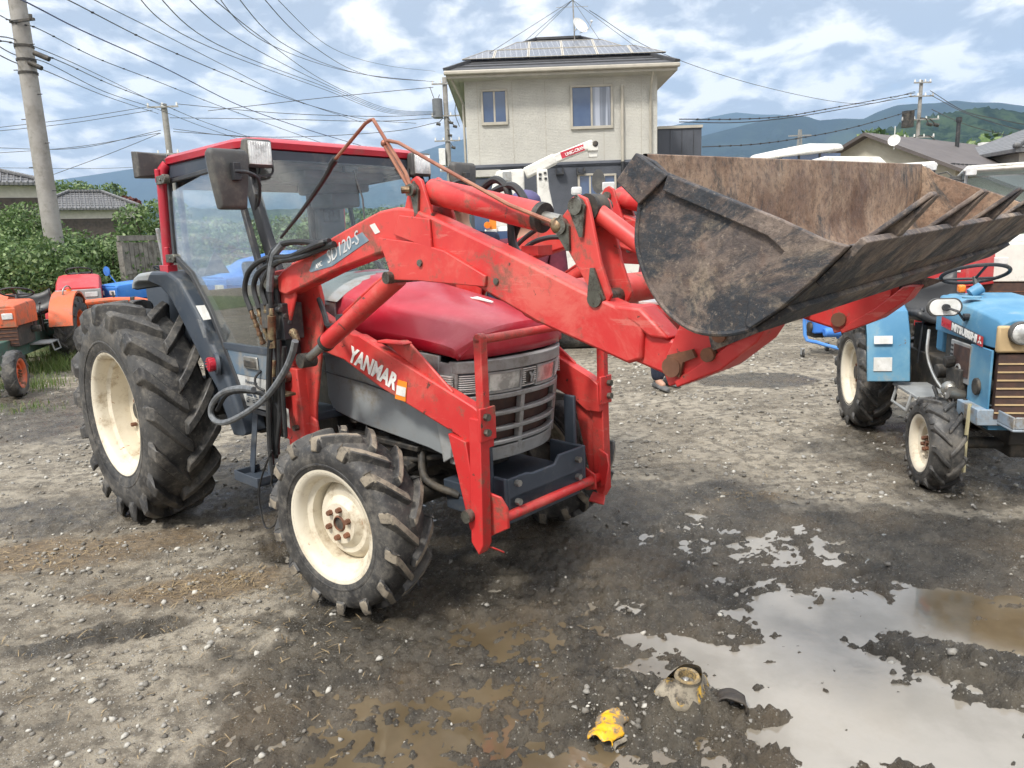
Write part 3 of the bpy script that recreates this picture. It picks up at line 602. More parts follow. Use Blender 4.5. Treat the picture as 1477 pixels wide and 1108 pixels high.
for s in(-1,1): b.tube([(1.36,s*.337,.93),(1.7,s*.34,.905),(2.2,s*.345,.85)],.0035,6)
add(b,'side_panel_seam',MT['black'])
# ---- nose: silver surround, lamps, grille bars
def nose(y,z):      # front surface x for lateral y, height z (leans back towards the bottom)
    return 2.418-.115*(abs(y)/.325)**2.6-(1.04-z)*.14*(1 if z<.93 else .6)
def band(z0,z1,d,y0=-.325,y1=.325,out=.0,n=24):
    r=[]
    for i in range(n+1):
        y=y0+(y1-y0)*i/n; 
        r.append([V(nose(y,z0)+out-d,y,z0),V(nose(y,z0)+out,y,z0),V(nose(y,z1)+out,y,z1),V(nose(y,z1)+out-d,y,z1)])
    return r
b=MB()
b.loft(band(1.000,1.049,.05,out=.012)); b.loft(band(.878,.900,.06,out=.014)); b.loft(band(.90,1.0,.05,y0=-.325,y1=-.315,n=2,out=.006)); b.loft(band(.90,1.0,.05,y0=.315,y1=.325,n=2,out=.006))
for z in(.815,.745,.685): b.loft(band(z-.011,z+.007,.035,out=.012,y0=-.318,y1=.318))
b.loft(band(.605,.665,.05,y0=-.305,y1=.305,out=.006))
for y in(-.305,-.03,.275):
    b.loft([[V(nose(y,z)+.008-.03,y-.012,z),V(nose(y,z)+.008,y-.012,z),V(nose(y,z)+.008,y+.012,z),V(nose(y,z)+.008-.03,y+.012,z)] for z in(.64,.72,.80,.89)])
for s in(-1,1):     # side wraps
    b.prism([V(2.285,s*.325,1.04),V(2.285,s*.335,.87),V(2.25,s*.325,.64),V(2.20,s*.325,.61),V(2.17,s*.335,.86),V(2.02,s*.338,1.055)] ,(0,-s*.012,0))
gr=add(b,'grille_surround',MT['trim'],bevel=.004)
for s in(-1,1):
    b=MB()
    for k in range(9): z=.914+k*.0092; b.bx(2.205,2.298,s*.335,s*.345,z,z+.0045)
    b.each('louvre',MT['white'],gr)
    b=MB(); b.bx(2.165,2.205,s*.332,s*.342,.90,.998); add(b,'lamp_recess',MT['navy'],gr)
b=MB(); b.loft(band(.62,.90,.02,y0=-.30,y1=.30,out=-.03)); add(b,'radiator_screen',MT['radiator'],gr)
b=MB(); b.loft(band(.905,.998,.02,y0=-.315,y1=.315,out=-.004)); add(b,'lamp_recess',MT['navy'],gr)
for (y0,y1) in((-.215,-.055),(.045,.205)):
    b=MB(); b.loft(band(.912,.990,.03,y0=y0,y1=y1,out=.006,n=8)); h=add(b,'headlight',MT['clearlens'],gr,bevel=.004)
    b=MB()
    for z in(.909,.993): b.loft(band(z-.004,z+.004,.02,y0=y0-.006,y1=y1+.006,out=.011,n=8))
    for y in(y0,y1): b.loft(band(.907,.995,.02,y0=y-.005,y1=y+.005,out=.011,n=2))
    yc=(y0+y1)/2
    add(b,'lamp_frame',MT['trim'],h)
b=MB()
for k in range(9):
    z=.914+k*.0092; b.loft(band(z,z+.004,.012,y0=-.312,y1=-.225,out=.008,n=5)); b.loft(band(z,z+.004,.012,y0=.212,y1=.312,out=.008,n=5)); b.loft(band(z,z+.004,.012,y0=-.045,y1=.036,out=.008,n=3))
b.each('louvre',MT['white'],gr)
b=MB(); b.loft(band(.925,.980,.016,y0=-.028,y1=.020,out=.014,n=3)); eb=add(b,'nose_emblem',MT['dark'],gr,bevel=.003)
text_mesh('emblem_letter','Y',(2.427,-.022,.933),(0,1,0),(-.02,0,1),.056,MT['trim'],eb,bold=.002,shear=.25,thick=.002)
# ---- front frame, weight box, guard
b=MB()
b.bx(2.10,2.50,-.245,.245,.44,.50); b.prism([V(2.50,-.25,.43),V(2.50,.25,.43),V(2.50,.25,.60),V(2.50,.08,.60),V(2.50,.05,.565),V(2.50,-.10,.565),V(2.50,-.13,.575),V(2.50,-.25,.575)],(-.015,0,0))
b.bx(2.30,2.50,-.27,-.25,.40,.58); b.bx(2.30,2.50,.25,.27,.40,.60); b.bx(2.38,2.44,-.285,-.265,.44,.80); b.bx(2.38,2.44,.265,.285,.44,.82); b.bx(2.12,2.48,-.25,.25,.37,.44)
wb=add(b,'weight_bracket',MT['navy'],bevel=.006)
b=MB()
for y in(-.2,.2):
    for z in(.47,.55): b.cyl((2.50,y,z),(2.522,y,z),.014,n=6)
b.each('bolt',MT['steel'],wb)
yg=.385
b=MB()
for s in(-1,1):
    # side member of the loader subframe from the mast down to the front corner
    o=[PY(428,432,-.50),PY(447,448,-.50),PY(466,463,-.50),PY(500,478,-.50)]
    A=[V(1.44,0,1.275),V(1.52,0,1.255),V(1.68,0,1.185),V(1.80,0,1.145),V(1.83,0,1.145),V(2.47,0,.90),V(2.52,0,.87),V(2.525,0,.74),V(2.45,0,.735),V(2.38,0,.775),V(1.95,0,.925),V(1.72,0,1.03),V(1.48,0,1.075)]
    # taper inwards towards the front
    A=[V(p.x,s*(.475-.085*max(0,(p.x-1.45)/1.07)),p.z) for p in A]
    b.prism(A,(0,-s*.05,0))
    # stiffening gusset above
    b.prism([V(1.93,s*.385,1.12),V(2.10,s*.385,1.135),V(2.36,s*.385,.95),V(2.36,s*.385,.92)],(0,s*.012,0))
    b.bx(1.95,2.12,s*.385,s*.44,1.118,1.130)
sub=add(b,'subframe',MT['red'],bevel=.007)
b=MB()
for s in(-1,1):
    b.prism([V(2.465,s*(yg-.02),.86),V(2.525,s*(yg-.02),.86),V(2.525,s*(yg-.005),.36),V(2.50,s*(yg-.005),.315),V(2.46,s*(yg-.005),.36)],(0,s*.05,0))
    b.prism([V(2.34,s*(yg),.78),V(2.44,s*(yg),.76),V(2.50,s*(yg),.40),V(2.44,s*yg,.40)],(0,s*.03,0))
    # ear plates with the cross tube
    b.prism([V(2.50,s*.375,.56),V(2.56,s*.36,.545),V(2.58,s*.345,.50),V(2.57,s*.33,.41),V(2.50,s*.375,.37)],(0,-s*.012,0))
    b.prism([V(2.47,s*.31,.48),V(2.53,s*.31,.455),V(2.53,s*.31,.385),V(2.47,s*.31,.37)],(0,-s*.012,0))
    b.prism([V(2.45,s*yg,.33),V(2.53,s*(yg-.01),.33),V(2.55,s*(yg-.05),.302),V(2.46,s*(yg-.05),.302)],(0,0,.008))
b.cyl((2.505,-.36,.425),(2.505,.36,.425),.021,n=16)
gp=add(b,'front_post',MT['red'],bevel=.006)
b=MB()
for s in(-1,1):
    b.bx(2.495,2.535,s*(yg-.018),s*(yg+.018),.80,1.165); b.bx(2.525,2.538,s*(yg-.045),s*(yg+.04),.775,.905)
    b.cyl((2.515,s*(yg-.018),1.165),(2.515,s*(yg+.018),1.165),.02,n=14)
b.cyl((2.515,-yg,1.160),(2.515,yg,1.160),.017,n=14)
gd=add(b,'lamp_guard',MT['red'],bevel=.004)
b=MB()
for s in(-1,1):
    for z in(.81,.87): b.cyl((2.538,s*(yg+.012),z),(2.556,s*(yg+.012),z),.015,n=6)
    b.cyl((2.46,s*(yg+.04),.47),(2.46,s*(yg+.07),.47),.026,n=12)
b.each('bolt',MT['pin'],gd)
# ---- loader masts
b=MB()
for s in(-1,1):
    y=s*.50
    b.prism([V(1.33,y,1.32),V(1.44,y,1.46),V(1.62,y,1.44),V(1.66,y,1.30),V(1.60,y,1.02),V(1.53,y,.80),V(1.50,y,.60),V(1.34,y,.60),V(1.32,y,.80),V(1.36,y,1.0)],(0,-s*.018,0))
    b.prism([V(1.40,y+s*.09,1.42),V(1.60,y+s*.09,1.44),V(1.62,y+s*.09,1.32),V(1.52,y+s*.09,1.15),V(1.42,y+s*.09,1.15)],(0,s*.015,0))
    b.prism([V(1.30,y-s*.015,.98),V(1.47,y-s*.015,.98),V(1.49,y-s*.015,.66),V(1.40,y-s*.015,.60),V(1.30,y-s*.015,.64)],(0,s*.06,0))
    b.bx(1.30,1.50,s*.36,s*.52,.56,.64); b.bx(1.33,1.49,s*.15,s*.52,.50,.60)
    b.prism([V(1.50,y,.76),V(1.55,y,.74),V(1.56,y,.66),V(1.40,y,.52),V(1.36,y,.54)],(0,s*.014,0))
mast=add(b,'mast',MT['red'],bevel=.006)
b=MB()
for s in(-1,1):
    b.cyl((1.50,s*.50,1.38),(1.50,s*.665,1.38),.03,n=16); b.cyl((1.40,s*.53,.94),(1.40,s*.575,.94),.028,n=16); b.cyl((1.44,s*.52,.70),(1.44,s*.57,.70),.014,n=6)
b.each('pivot_pin',MT['pin'],mast)
b=MB(); b.prism([V(1.385,-.577,.80),V(1.425,-.577,.79),V(1.425,-.577,.70),V(1.385,-.577,.71)],(0,-.002,0)); add(b,'maker_plate',MT['white'],mast)
# ---- loader arms (box section boomerang)
def arm(s):
    y0=s*.54; h=s*.085
    rear=[V(1.52,0,1.335),V(1.515,0,1.40),V(1.57,0,1.432),V(1.73,0,1.485),V(1.95,0,1.555),V(2.17,0,1.615),V(2.27,0,1.640),V(2.37,0,1.648),V(2.46,0,1.638),V(2.56,0,1.605),V(2.90,0,1.480),V(3.17,0,1.375),V(3.30,0,1.330),V(3.38,0,1.290),V(3.375,0,1.19),V(3.33,0,1.175),V(3.01,0,1.272),V(2.77,0,1.370),V(2.60,0,1.44),V(2.44,0,1.49),V(2.34,0,1.50),V(2.24,0,1.487),V(1.95,0,1.425),V(1.75,0,1.37),V(1.58,0,1.325)]
    b=MB(); b.prism([V(p.x,y0,p.z) for p in rear],(0,h,0))
    # tip tongue
    b.prism([V(3.34,y0+s*.02,1.30),V(3.42,y0+s*.02,1.26),V(3.53,y0+s*.02,1.225),V(3.535,y0+s*.02,1.16),V(3.48,y0+s*.02,1.14),V(3.34,y0+s*.02,1.18)],(0,s*.05,0))
    b.prism([V(3.26,y0,1.335),V(3.37,y0,1.33),V(3.46,y0,1.25),V(3.40,y0,1.25)],(0,h,0))
    o=add(b,'loader_arm',MT['red'],bevel=.009,ang=30)
    b=MB(); yo=y0+h+s*.012
    pl=[PY(545,343,-.637),PY(600,350,-.637),PY(640,362,-.637),PY(700,398,-.637),PY(699,414,-.637),PY(600,405,-.637),PY(566,404,-.637)]
    b.prism([V(p.x,s*.625,p.z) for p in pl],(0,s*.012,0)); add(b,'gusset_plate',MT['red'],o,bevel=.003)
    # cylinder bracket on the knee: two ears
    b=MB()
    for yy in(s*.60,s*.505):
        b.prism([V(2.37,yy,1.56),V(2.385,yy,1.60),V(2.43,yy,1.70),V(2.45,yy,1.735),V(2.475,yy,1.745),V(2.50,yy,1.73),V(2.515,yy,1.69),V(2.565,yy,1.56),V(2.56,yy,1.53)],(0,s*.014,0))
    b.prism([V(2.36,s*.627,1.555),V(2.56,s*.627,1.50),V(2.555,s*.627,1.60),V(2.40,s*.627,1.62)],(0,s*.01,0))
    k=add(b,'cylinder_bracket',MT['red'],o,bevel=.003)
    b=MB(); b.cyl((2.47,s*.49,1.70),(2.47,s*.64,1.70),.02,n=14); b.prism([V(2.45,s*.617,1.70),V(2.47,s*.617,1.73),V(2.495,s*.617,1.70),V(2.485,s*.617,1.62),V(2.47,s*.617,1.61)],(0,s*.008,0))
    b.cyl((2.33,s*.47,1.405),(2.33,s*.66,1.405),.022,n=14); b.cyl((2.50,s*.62,1.455),(2.50,s*.645,1.455),.012,n=8); b.cyl((2.845,s*.622,1.395),(2.845,s*.63,1.395),.011,n=8)
    b.each('bracket_pin',MT['pin'],k)
    return o
ar=arm(-1); al=arm(1)
# decal on the near arm
b=MB(); dp=[PY(445,391,-.63),PY(450,377,-.63),PY(521,335,-.63),PY(531,347,-.63),PY(478,384,-.63),PY(447,393,-.63)]
b.prism([V(p.x,-.6255,p.z) for p in dp],(0,-.0015,0)); add(b,'model_decal',MT['decal'],ar)
q0=PY(472,381,-.63); q1=PY(525,346,-.63); q2=PY(470,370,-.63)
text_mesh('model_lettering','SD120-S',V(q0.x,-.628,q0.z),V(q1.x-q0.x,0,q1.z-q0.z),(0,0,1),.07,MT['lens'],ar,shear=.3,width=.24)
q0=PY(455,389,-.63); text_mesh('model_lettering','AMC',V(q0.x,-.628,q0.z),V(q1.x-q0.x,0,q1.z-q0.z),(0,0,1),.028,MT['txtwhite'],ar,shear=.3,width=.055)
b=MB(); dp=[PY(532,325,-.63),PY(539,322,-.63),PY(547,335,-.63),PY(540,338,-.63)]; b.prism([V(p.x,-.6255,p.z) for p in dp],(0,-.0015,0)); add(b,'sticker',MT['white'],ar)
# YANMAR on the side member
def side_y(x): return -(.475-.085*max(0,(x-1.45)/1.07))-.0015
q0=PY(503,515,-.45); q1=PY(573,556,-.41)
xd=V(q1.x-q0.x,side_y(q1.x)-side_y(q0.x),q1.z-q0.z)
text_mesh('maker_lettering','YANMAR',V(q0.x,side_y(q0.x)-.001,q0.z-.012),xd,(0,0,1),.098,MT['txtwhite'],sub,shear=.18,bold=.004,width=xd.length*1.02)
b=MB()
def stk(l,mat,name,par,y,o=.0015):
    b=MB(); pts=[T.Y(px,py,y(0) if callable(y) else y) for px,py in l]; b.prism([V(p.x,(side_y(p.x)-o) if callable(y) else y,p.z) for p in pts],(0,-.001,0)); return add(b,name,mat,par)
f=lambda x:-.40
stk([(582,546),(594,550),(592,578),(578,573)],MT['orange'],'warning_sticker',sub,f,.001)
stk([(581,554),(593,558),(592,571),(580,567)],MT['white'],'warning_sticker',sub,f,.0028)
# ---- cross tube between the arms
b=MB(); b.cyl((2.93,-.56,1.33),(2.93,.56,1.33),.057,n=24); b.cyl((3.30,-.56,1.268),(3.30,.56,1.268),.058,n=24)
for s in(-1,1): b.cyl((2.93,s*.52,1.33),(2.93,s*.50,1.33),.075,n=24)
ct=add(b,'cross_tube',MT['red'],bevel=.004)
b=MB(); b.prism([V(3.26,-.46,1.324),V(3.34,-.46,1.322),V(3.34,-.30,1.322),V(3.26,-.30,1.324)],(0,0,.006)); add(b,'maker_plate',MT['white'],ct)
# ---- lift cylinders and tilt cylinders
def hyd(name,p0,p1,split,r,rod,y,s,body_first=True,gland=MT['dark']):
    p0=V(p0[0],y,p0[1]); p1=V(p1[0],y,p1[1]); m_=p0.lerp(p1,split)
    b=MB(); b.cyl(p0,m_,r,n=22); b.cyl(p0.lerp(p1,.0),p0.lerp(p1,.03),r*.8,n=18)
    o=add(b,name,MT['red'],bevel=.004)
    b=MB(); b.cyl(m_,m_+(p1-p0).normalized()*.02,r*1.04,n=22); b.cyl(m_,p1,rod,n=14,m=1); b.cyl(V(p1.x,y-.035,p1.z),V(p1.x,y+.035,p1.z),rod*1.7,n=14,m=0)
    add(b,'rod',[gland,MT['steel']],o); return o
for s in(-1,1):
    c=hyd('lift_cylinder',(2.33,1.405),(1.66,1.045),.74,.036,.019,s*.60,s)
    b=MB(); b.tube([(2.30,s*.60,1.43),(2.2,s*.60,1.385),(1.97,s*.60,1.262),(1.96,s*.60,1.235)],.007,8); add(b,'oil_pipe',MT['red'],c)
    b=MB(); b.box((1.965,s*.60,1.235),(.05,.045,.04)); b.tube([(1.965,s*.60,1.24),(1.90,s*.59,1.21),(1.80,s*.57,1.20),(1.72,s*.53,1.235),(1.64,s*.5,1.30)],.012,8,smooth=4); add(b,'oil_hose',MT['rubber'],c)
    c=hyd('tilt_cylinder',(2.49,1.695),(3.105,1.555),.78,.044,.021,s*.555,s)
# ---- bell cranks and links
for s in(-1,1):
    b=MB()
    for yy in(s*.60,s*.50):
        b.prism([V(3.125,yy,1.60),V(3.135,yy,1.628),V(3.16,yy,1.638),V(3.19,yy,1.625),V(3.20,yy,1.60),V(3.235,yy,1.45),V(3.27,yy,1.36),V(3.25,yy,1.325),V(3.215,yy,1.33),V(3.20,yy,1.37),V(3.09,yy,1.53),V(3.085,yy,1.565)],(0,s*.013,0))
    bc=add(b,'bell_crank',MT['red'],bevel=.003)
    b=MB()
    for (x,z,dx,dz) in((3.163,1.605,.014,-.085),(3.225,1.350,-.012,.085),(3.105,1.553,.025,-.07)):
        b.cyl((x,s*.48,z),(x,s*.632,z),.024,n=14)
        b.prism([V(x-.03,s*.616,z),V(x,s*.616,z+.032*(1 if dz<0 else -1)),V(x+.03,s*.616,z),V(x+dx+.006,s*.616,z+dz),V(x+dx-.006,s*.616,z+dz)],(0,s*.008,0)); add(b,'crank_pin',MT['pin'],bc); b=MB()
    b=MB(); yl=s*.45; yl=s*.555
    b.cyl((3.17,yl,1.60),(3.47,yl,1.40),.026,n=18); b.cyl((3.17,yl-.03,1.60),(3.17,yl+.03,1.60),.04,n=16,m=1)
    add(b,'tilt_link',[MT['red'],MT['dark']])
# tongue pieces on top of arms under the crank
# ---- bucket
BR=Matrix.Rotation(math.radians(2.1),4,'X')
bk=MB()
HW=.94
prof=[(3.548,1.688),(3.512,1.635),(3.55,1.588),(3.542,1.52),(3.556,1.46),(3.585,1.405),(3.625,1.362),(3.68,1.333),(3.745,1.330),(3.80,1.343),(3.86,1.385),(3.91,1.43),(3.968,1.492)]
prof=[(a,z+.0) for a,z in prof]
def bt(p):                                  # the bucket sits a touch crooked on the arms
    v=Vector(p); return V(v.x+.054+.02*v.y,v.y,v.z+.036*(v.y+.94)-.008)
th=.010
inner=[(3.575,1.672),(3.565,1.60),(3.556,1.52),(3.570,1.464),(3.597,1.414),(3.634,1.373),(3.685,1.346),(3.742,1.343),(3.79,1.356),(3.85,1.397),(3.90,1.441),(3.955,1.492)]
# shell: outer skin rear-bottom, inner skin
outp=[(3.548,1.690),(3.552,1.60),(3.542,1.52),(3.556,1.46),(3.585,1.405),(3.625,1.362),(3.68,1.333),(3.745,1.330),(3.80,1.343),(3.86,1.385),(3.91,1.43),(3.972,1.494)]
inp=[(3.560,1.690),(3.564,1.60),(3.554,1.52),(3.568,1.465),(3.595,1.414),(3.633,1.373),(3.685,1.345),(3.742,1.342),(3.793,1.355),(3.852,1.396),(3.90,1.44),(3.962,1.496)]
rings=[]
NY=12
for i in range(NY+1):
    y=-HW+2*HW*i/NY; rings.append([bt((x,y,z)) for x,z in outp]+[bt((x,y,z)) for x,z in reversed(inp)])
n=len(outp); k0=0; vs=[p for r in rings for p in r]; m2=2*n
fs=[];ms=[]
for i in range(NY):
    for k in range(m2):
        k2=(k+1)%m2; fs.append((i*m2+k,i*m2+k2,(i+1)*m2+k2,(i+1)*m2+k)); ms.append(1 if n<=k<m2-1 else 0)
b=MB(); b.v=[tuple(p) for p in vs]; b.f=fs; b.m=ms
# side plates
side=[(3.548,1.690)]+outp[1:]+[(3.930,1.506),(3.85,1.545),(3.612,1.648),(3.585,1.672)]
for s in(-1,1):
    if s<0: pts=[bt((x,-HW-.004,z)) for x,z in side]; vec=(0,-.010,0)
    else: pts=[bt((x,HW+.004,z)) for x,z in side]; vec=(0,.010,0)
    k=len(b.f); b.prism(pts,vec); 
    if s>0: b.m[k]=1
bkt=add(b,'bucket',[MT['bucket'],MT['bucketin']],bevel=.003,ang=28)
b=MB()
for s in(-1,1):
    y=s*(HW+.014); v=(0,s*.012,0)
    b.prism([bt((x,y,z)) for x,z in((3.548,1.692),(3.498,1.640),(3.555,1.588),(3.622,1.640))],v)            # corner gusset
    b.prism([bt((x,y,z)) for x,z in((3.622,1.642),(3.61,1.612),(3.83,1.515),(3.862,1.487),(3.80,1.420),(3.790,1.352),(3.80,1.343),(3.86,1.385),(3.91,1.43),(3.972,1.494),(3.93,1.508),(3.85,1.547))],v)   # cutting side band
b.prism([bt((x,-HW,z)) for x,z in((3.548,1.690),(3.53,1.675),(3.53,1.640),(3.552,1.640))],bt((0,HW,0))-bt((0,-HW,0)))
add(b,'side_band',MT['bucket'],bkt,bevel=.003)
b=MB()    # bead around the curved side edge, weld seams and a scratch
b.tube([bt((x,-HW-.012,z)) for x,z in outp[1:9]],.006,8,smooth=4); b.tube([bt((x,HW+.012,z)) for x,z in outp[1:9]],.006,8,smooth=4)
b.each('edge_bead',MT['bucket'],bkt)
b=MB()    # cutting edge plates under the lip and wear strips
def strip(x0,z0,x1,z1,off,y0=-HW,y1=HW):
    d=V(x1-x0,0,z1-z0).normalized(); nn=V(d.z,0,-d.x)
    b.prism([bt(V(x0,y0,z0)),bt(V(x1,y0,z1)),bt(V(x1,y0,z1)+nn*off),bt(V(x0,y0,z0)+nn*off)],bt((0,y1,0))-bt((0,y0,0)))
strip(3.91,1.431,3.985,1.508,.014); strip(3.80,1.343,3.862,1.387,.012)
add(b,'cutting_edge',MT['bucket'],bkt,bevel=.002)
for y in(-.76,-.38,.0,.38,.76):
    b=MB()
    for zz in(0,):
        b.prism([bt((3.90,y-.02,1.418)),bt((3.99,y-.02,1.495)),bt((4.055,y-.02,1.572)),bt((3.985,y-.02,1.520)),bt((3.925,y-.02,1.497)),bt((3.94,y-.02,1.470))],(0,.032,0))
        b.prism([bt((3.925,y-.06,1.472)),bt((3.985,y-.045,1.518)),bt((4.05,y-.02,1.570)),bt((4.05,y+.012,1.570)),bt((3.985,y+.03,1.518)),bt((3.925,y+.04,1.472))],(-.006,0,.008))
    add(b,'bucket_tooth',MT['bucket'],bkt,bevel=.003)
# brackets between bucket and arms
for s in(-1,1):
    b=MB()
    for yy in(s*.632,s*.545):
        b.prism([V(3.47,yy,1.13),V(3.455,yy,1.165),V(3.462,yy,1.21),V(3.50,yy,1.29),V(3.53,yy,1.40),V(3.565,yy,1.42),V(3.60,yy,1.36),V(3.66,yy,1.325),V(3.66,yy,1.27),V(3.57,yy,1.19),V(3.50,yy,1.14)],(0,s*.012,0))
    b.prism([V(3.50,s*.54,1.132),V(3.62,s*.54,1.188),V(3.71,s*.54,1.262),V(3.74,s*.54,1.31),V(3.70,s*.54,1.31),V(3.61,s*.54,1.23),V(3.49,s*.54,1.15)],(0,s*.115,0))
    br=add(b,'bucket_bracket',MT['red'],bevel=.004)
    b=MB(); b.prism([V(3.60,s*.652,1.235),V(3.69,s*.652,1.275),V(3.80,s*.652,1.325),V(3.74,s*.652,1.335),V(3.64,s*.652,1.335),V(3.585,s*.652,1.29)],(0,s*.008,0))
    add(b,'wear_plate',MT['bucket'],br)
    b=MB(); b.cyl((3.488,s*.53,1.185),(3.488,s*.665,1.185),.026,n=16); b.cyl((3.59,s*.64,1.225),(3.59,s*.668,1.225),.018,n=12); b.cyl((3.62,s*.64,1.275),(3.62,s*.668,1.275),.018,n=12)
    b.prism([V(3.465,s*.648,1.175),V(3.475,s*.648,1.215),V(3.545,s*.648,1.235),V(3.555,s*.648,1.215),V(3.52,s*.648,1.20),V(3.51,s*.648,1.16)],(0,s*.012,0)); b.each('bracket_pin',MT['rust'],br)
# ---- copper oil pipes over the knee
b=MB()
pA=PY(598,284,-.62); 
b.tube([pA,V(2.43,-.62,1.76),PY(538,172,-.62),PY(533,174,-.62),PY(527,178,-.60),PY(482,232,-.60)],.0065,8)
op=add(b,'oil_pipe',MT['pipe'])
b=MB(); q=PY(482,232,-.60); b.tube([PY(484,229,-.6),PY(478,238,-.60)],.014,10); b.tube([q,PY(465,262,-.60),PY(435,305,-.60),PY(405,343,-.60)],lambda t:.012-.006*t,8,smooth=3); add(b,'rubber_sleeve',MT['rubber'],op)
b=MB(); b.tube([PY(553,207,-.62),PY(560,203,-.62),PY(575,206,-.62),PY(640,243,-.62),PY(735,296,-.62),PY(800,322,-.62)],.0065,8); b.sphere(PY(554,207,-.62),.013,10); b.tube([PY(598,284,-.62),PY(553,207,-.62)],.007,8); add(b,'oil_pipe',MT['pipe'])
b=MB(); b.box((2.455,-.615,1.70),(.04,.03,.035)); b.cyl(PY(798,321,-.62),PY(810,330,-.62),.016,n=10); b.sphere(PY(805,327,-.62),.022,10); b.tube([(2.47,-.64,1.70),(2.45,-.66,1.70)],.012,8); add(b,'pipe_fitting',MT['brass'])
# looped hoses from the knee down (behind the arm)
b=MB()
yy=-.46
b.tube([PY(690,284,yy),PY(700,268,yy),PY(716,259,yy),PY(731,272,yy),PY(736,300,yy),PY(738,345,yy),PY(744,372,yy)],.013,8,smooth=6)
b.tube([PY(698,292,yy),PY(715,275,yy),PY(738,268,yy),PY(752,280,yy),PY(757,300,yy),PY(740,345,yy+.03),PY(750,370,yy)],.013,8,smooth=6)
b.tube([PY(744,372,.45),PY(765,352,.46),PY(790,343,.46),PY(815,342,.47)],.012,8,smooth=5); b.tube([PY(735,365,.45),PY(755,345,.46),PY(775,330,.46)],.012,8,smooth=5)
b.each('oil_hose',MT['rubber'],tr)
b=MB(); b.bx(2.86,2.93,-.52,-.45,1.47,1.50); add(b,'hose_clamp',MT['red'])
# ---- control valve with its hose bundle on the right mast
b=MB()
vx=PY(398,455,-.62)
b.box(PY(410,462,-.585),(.15,.10,.16)); b.box(vx,(.10,.09,.11)); b.box(vx+V(-.01,0,.09),(.06,.06,.07)); b.box(vx+V(.01,0,-.075),(.08,.06,.05))
for k in range(3): b.cyl(vx+V(-.03+.03*k,0,.05),vx+V(-.03+.03*k,0,.12),.012,n=10); b.cyl(vx+V(.05,-.02+.02*k,.03-.03*k),vx+V(.085,-.02+.02*k,.03-.03*k),.013,n=10)
vb=add(b,'control_valve',MT['black'],bevel=.004)
b=MB()
for (a,c) in(((362,448),(380,497)),((372,445),(388,492)),((383,440),(392,485))):
    p,q=PY(*a,-.66),PY(*c,-.64); b.cyl(p,q,.010,n=8)
    for t in(.15,.4,.65,.9): r=p.lerp(q,t); b.cyl(r,r+(q-p)*.09,.0145,n=6)
p,q=PY(392,455,-.68),PY(392,492,-.68); b.cyl(p,q,.018,n=12); b.cyl(p+V(0,0,.03),p,.011,n=8); b.cyl(q,q-V(0,0,.03),.022,n=8)
b.cyl(PY(424,478,-.64),PY(428,492,-.64),.016,n=8); b.cyl(PY(412,520,-.62),PY(410,545,-.62),.011,n=8); b.cyl(PY(395,520,-.62),PY(395,560,-.62),.010,n=8)
b.box(PY(413,568,-.62),(.08,.05,.012)); b.sphere(PY(423,480,-.64),.02,8)
add(b,'hose_fitting',MT['brass'],vb,bevel=.001,seg=1)
b=MB()
hs=[((362,448),(353,420),(360,390),(385,372),(420,370),(455,352),(475,348)),((374,445),(366,415),(374,392),(398,378),(430,372),(465,358),(482,352)),((384,440),(378,415),(392,385),(425,368),(460,352),(470,350)),
    ((392,455),(390,420),(388,385),(394,362),(412,351),(440,349),(466,354))]
for i,h in enumerate(hs): b.tube([PY(a,c,-.66 if k<5 else -.64) for k,(a,c) in enumerate(h)],.012,8,smooth=5)
b.tube([PY(x,z,-.69) for x,z in((390,490),(388,540),(388,600),(390,650),(395,690))],.013,8,smooth=4)
b.tube([PY(x,z,-.66) for x,z in((402,490),(404,560),(402,620),(398,660))],.011,8,smooth=4); b.tube([PY(x,z,-.68) for x,z in((410,500),(408,560),(412,630))],.010,8,smooth=4)
b.tube([PY(x,z,-.66) for x,z in((398,545),(397,600),(399,655))],.016,8)
b.tube([PY(x,z,-.66) for x,z in((300+13,592),(330,568),(368,566),(396,578),(404,600),(400,640))],.010,8,smooth=6)
b.tube([PY(x,z,-.70) for x,z in((392,650),(380,680),(373,712),(378,745),(385,762),(398,755),(404,730))],.0045,6,smooth=6)
b.tube([PY(x,z,-.70) for x,z in((404,668),(412,690),(405,712),(392,700),(395,672))],.006,6,smooth=6)
b.each('oil_hose',MT['rubber'],vb)
b=MB(); b.tube([PY(x,z,-.70) for x,z in((426,492),(420,515),(408,540),(385,572),(360,592),(330,608),(312,608),(304,596),(308,580),(322,566),(345,560),(366,562))],.0145,8,smooth=7); add(b,'oil_hose',MT['hosegrey'],vb)
b=MB(); b.tube([PY(x,z,-.663) for x,z in((389,420),(390,400),(392,384))],.0155,8); b.tube([PY(x,z,-.661) for x,z in((392,384),(396,366),(408,352))],.0158,8); add(b,'hose_wrap',MT['hosegrey'],vb)
# ---- cab of the loader tractor
RX,FX=.33,1.13; HWC=.525
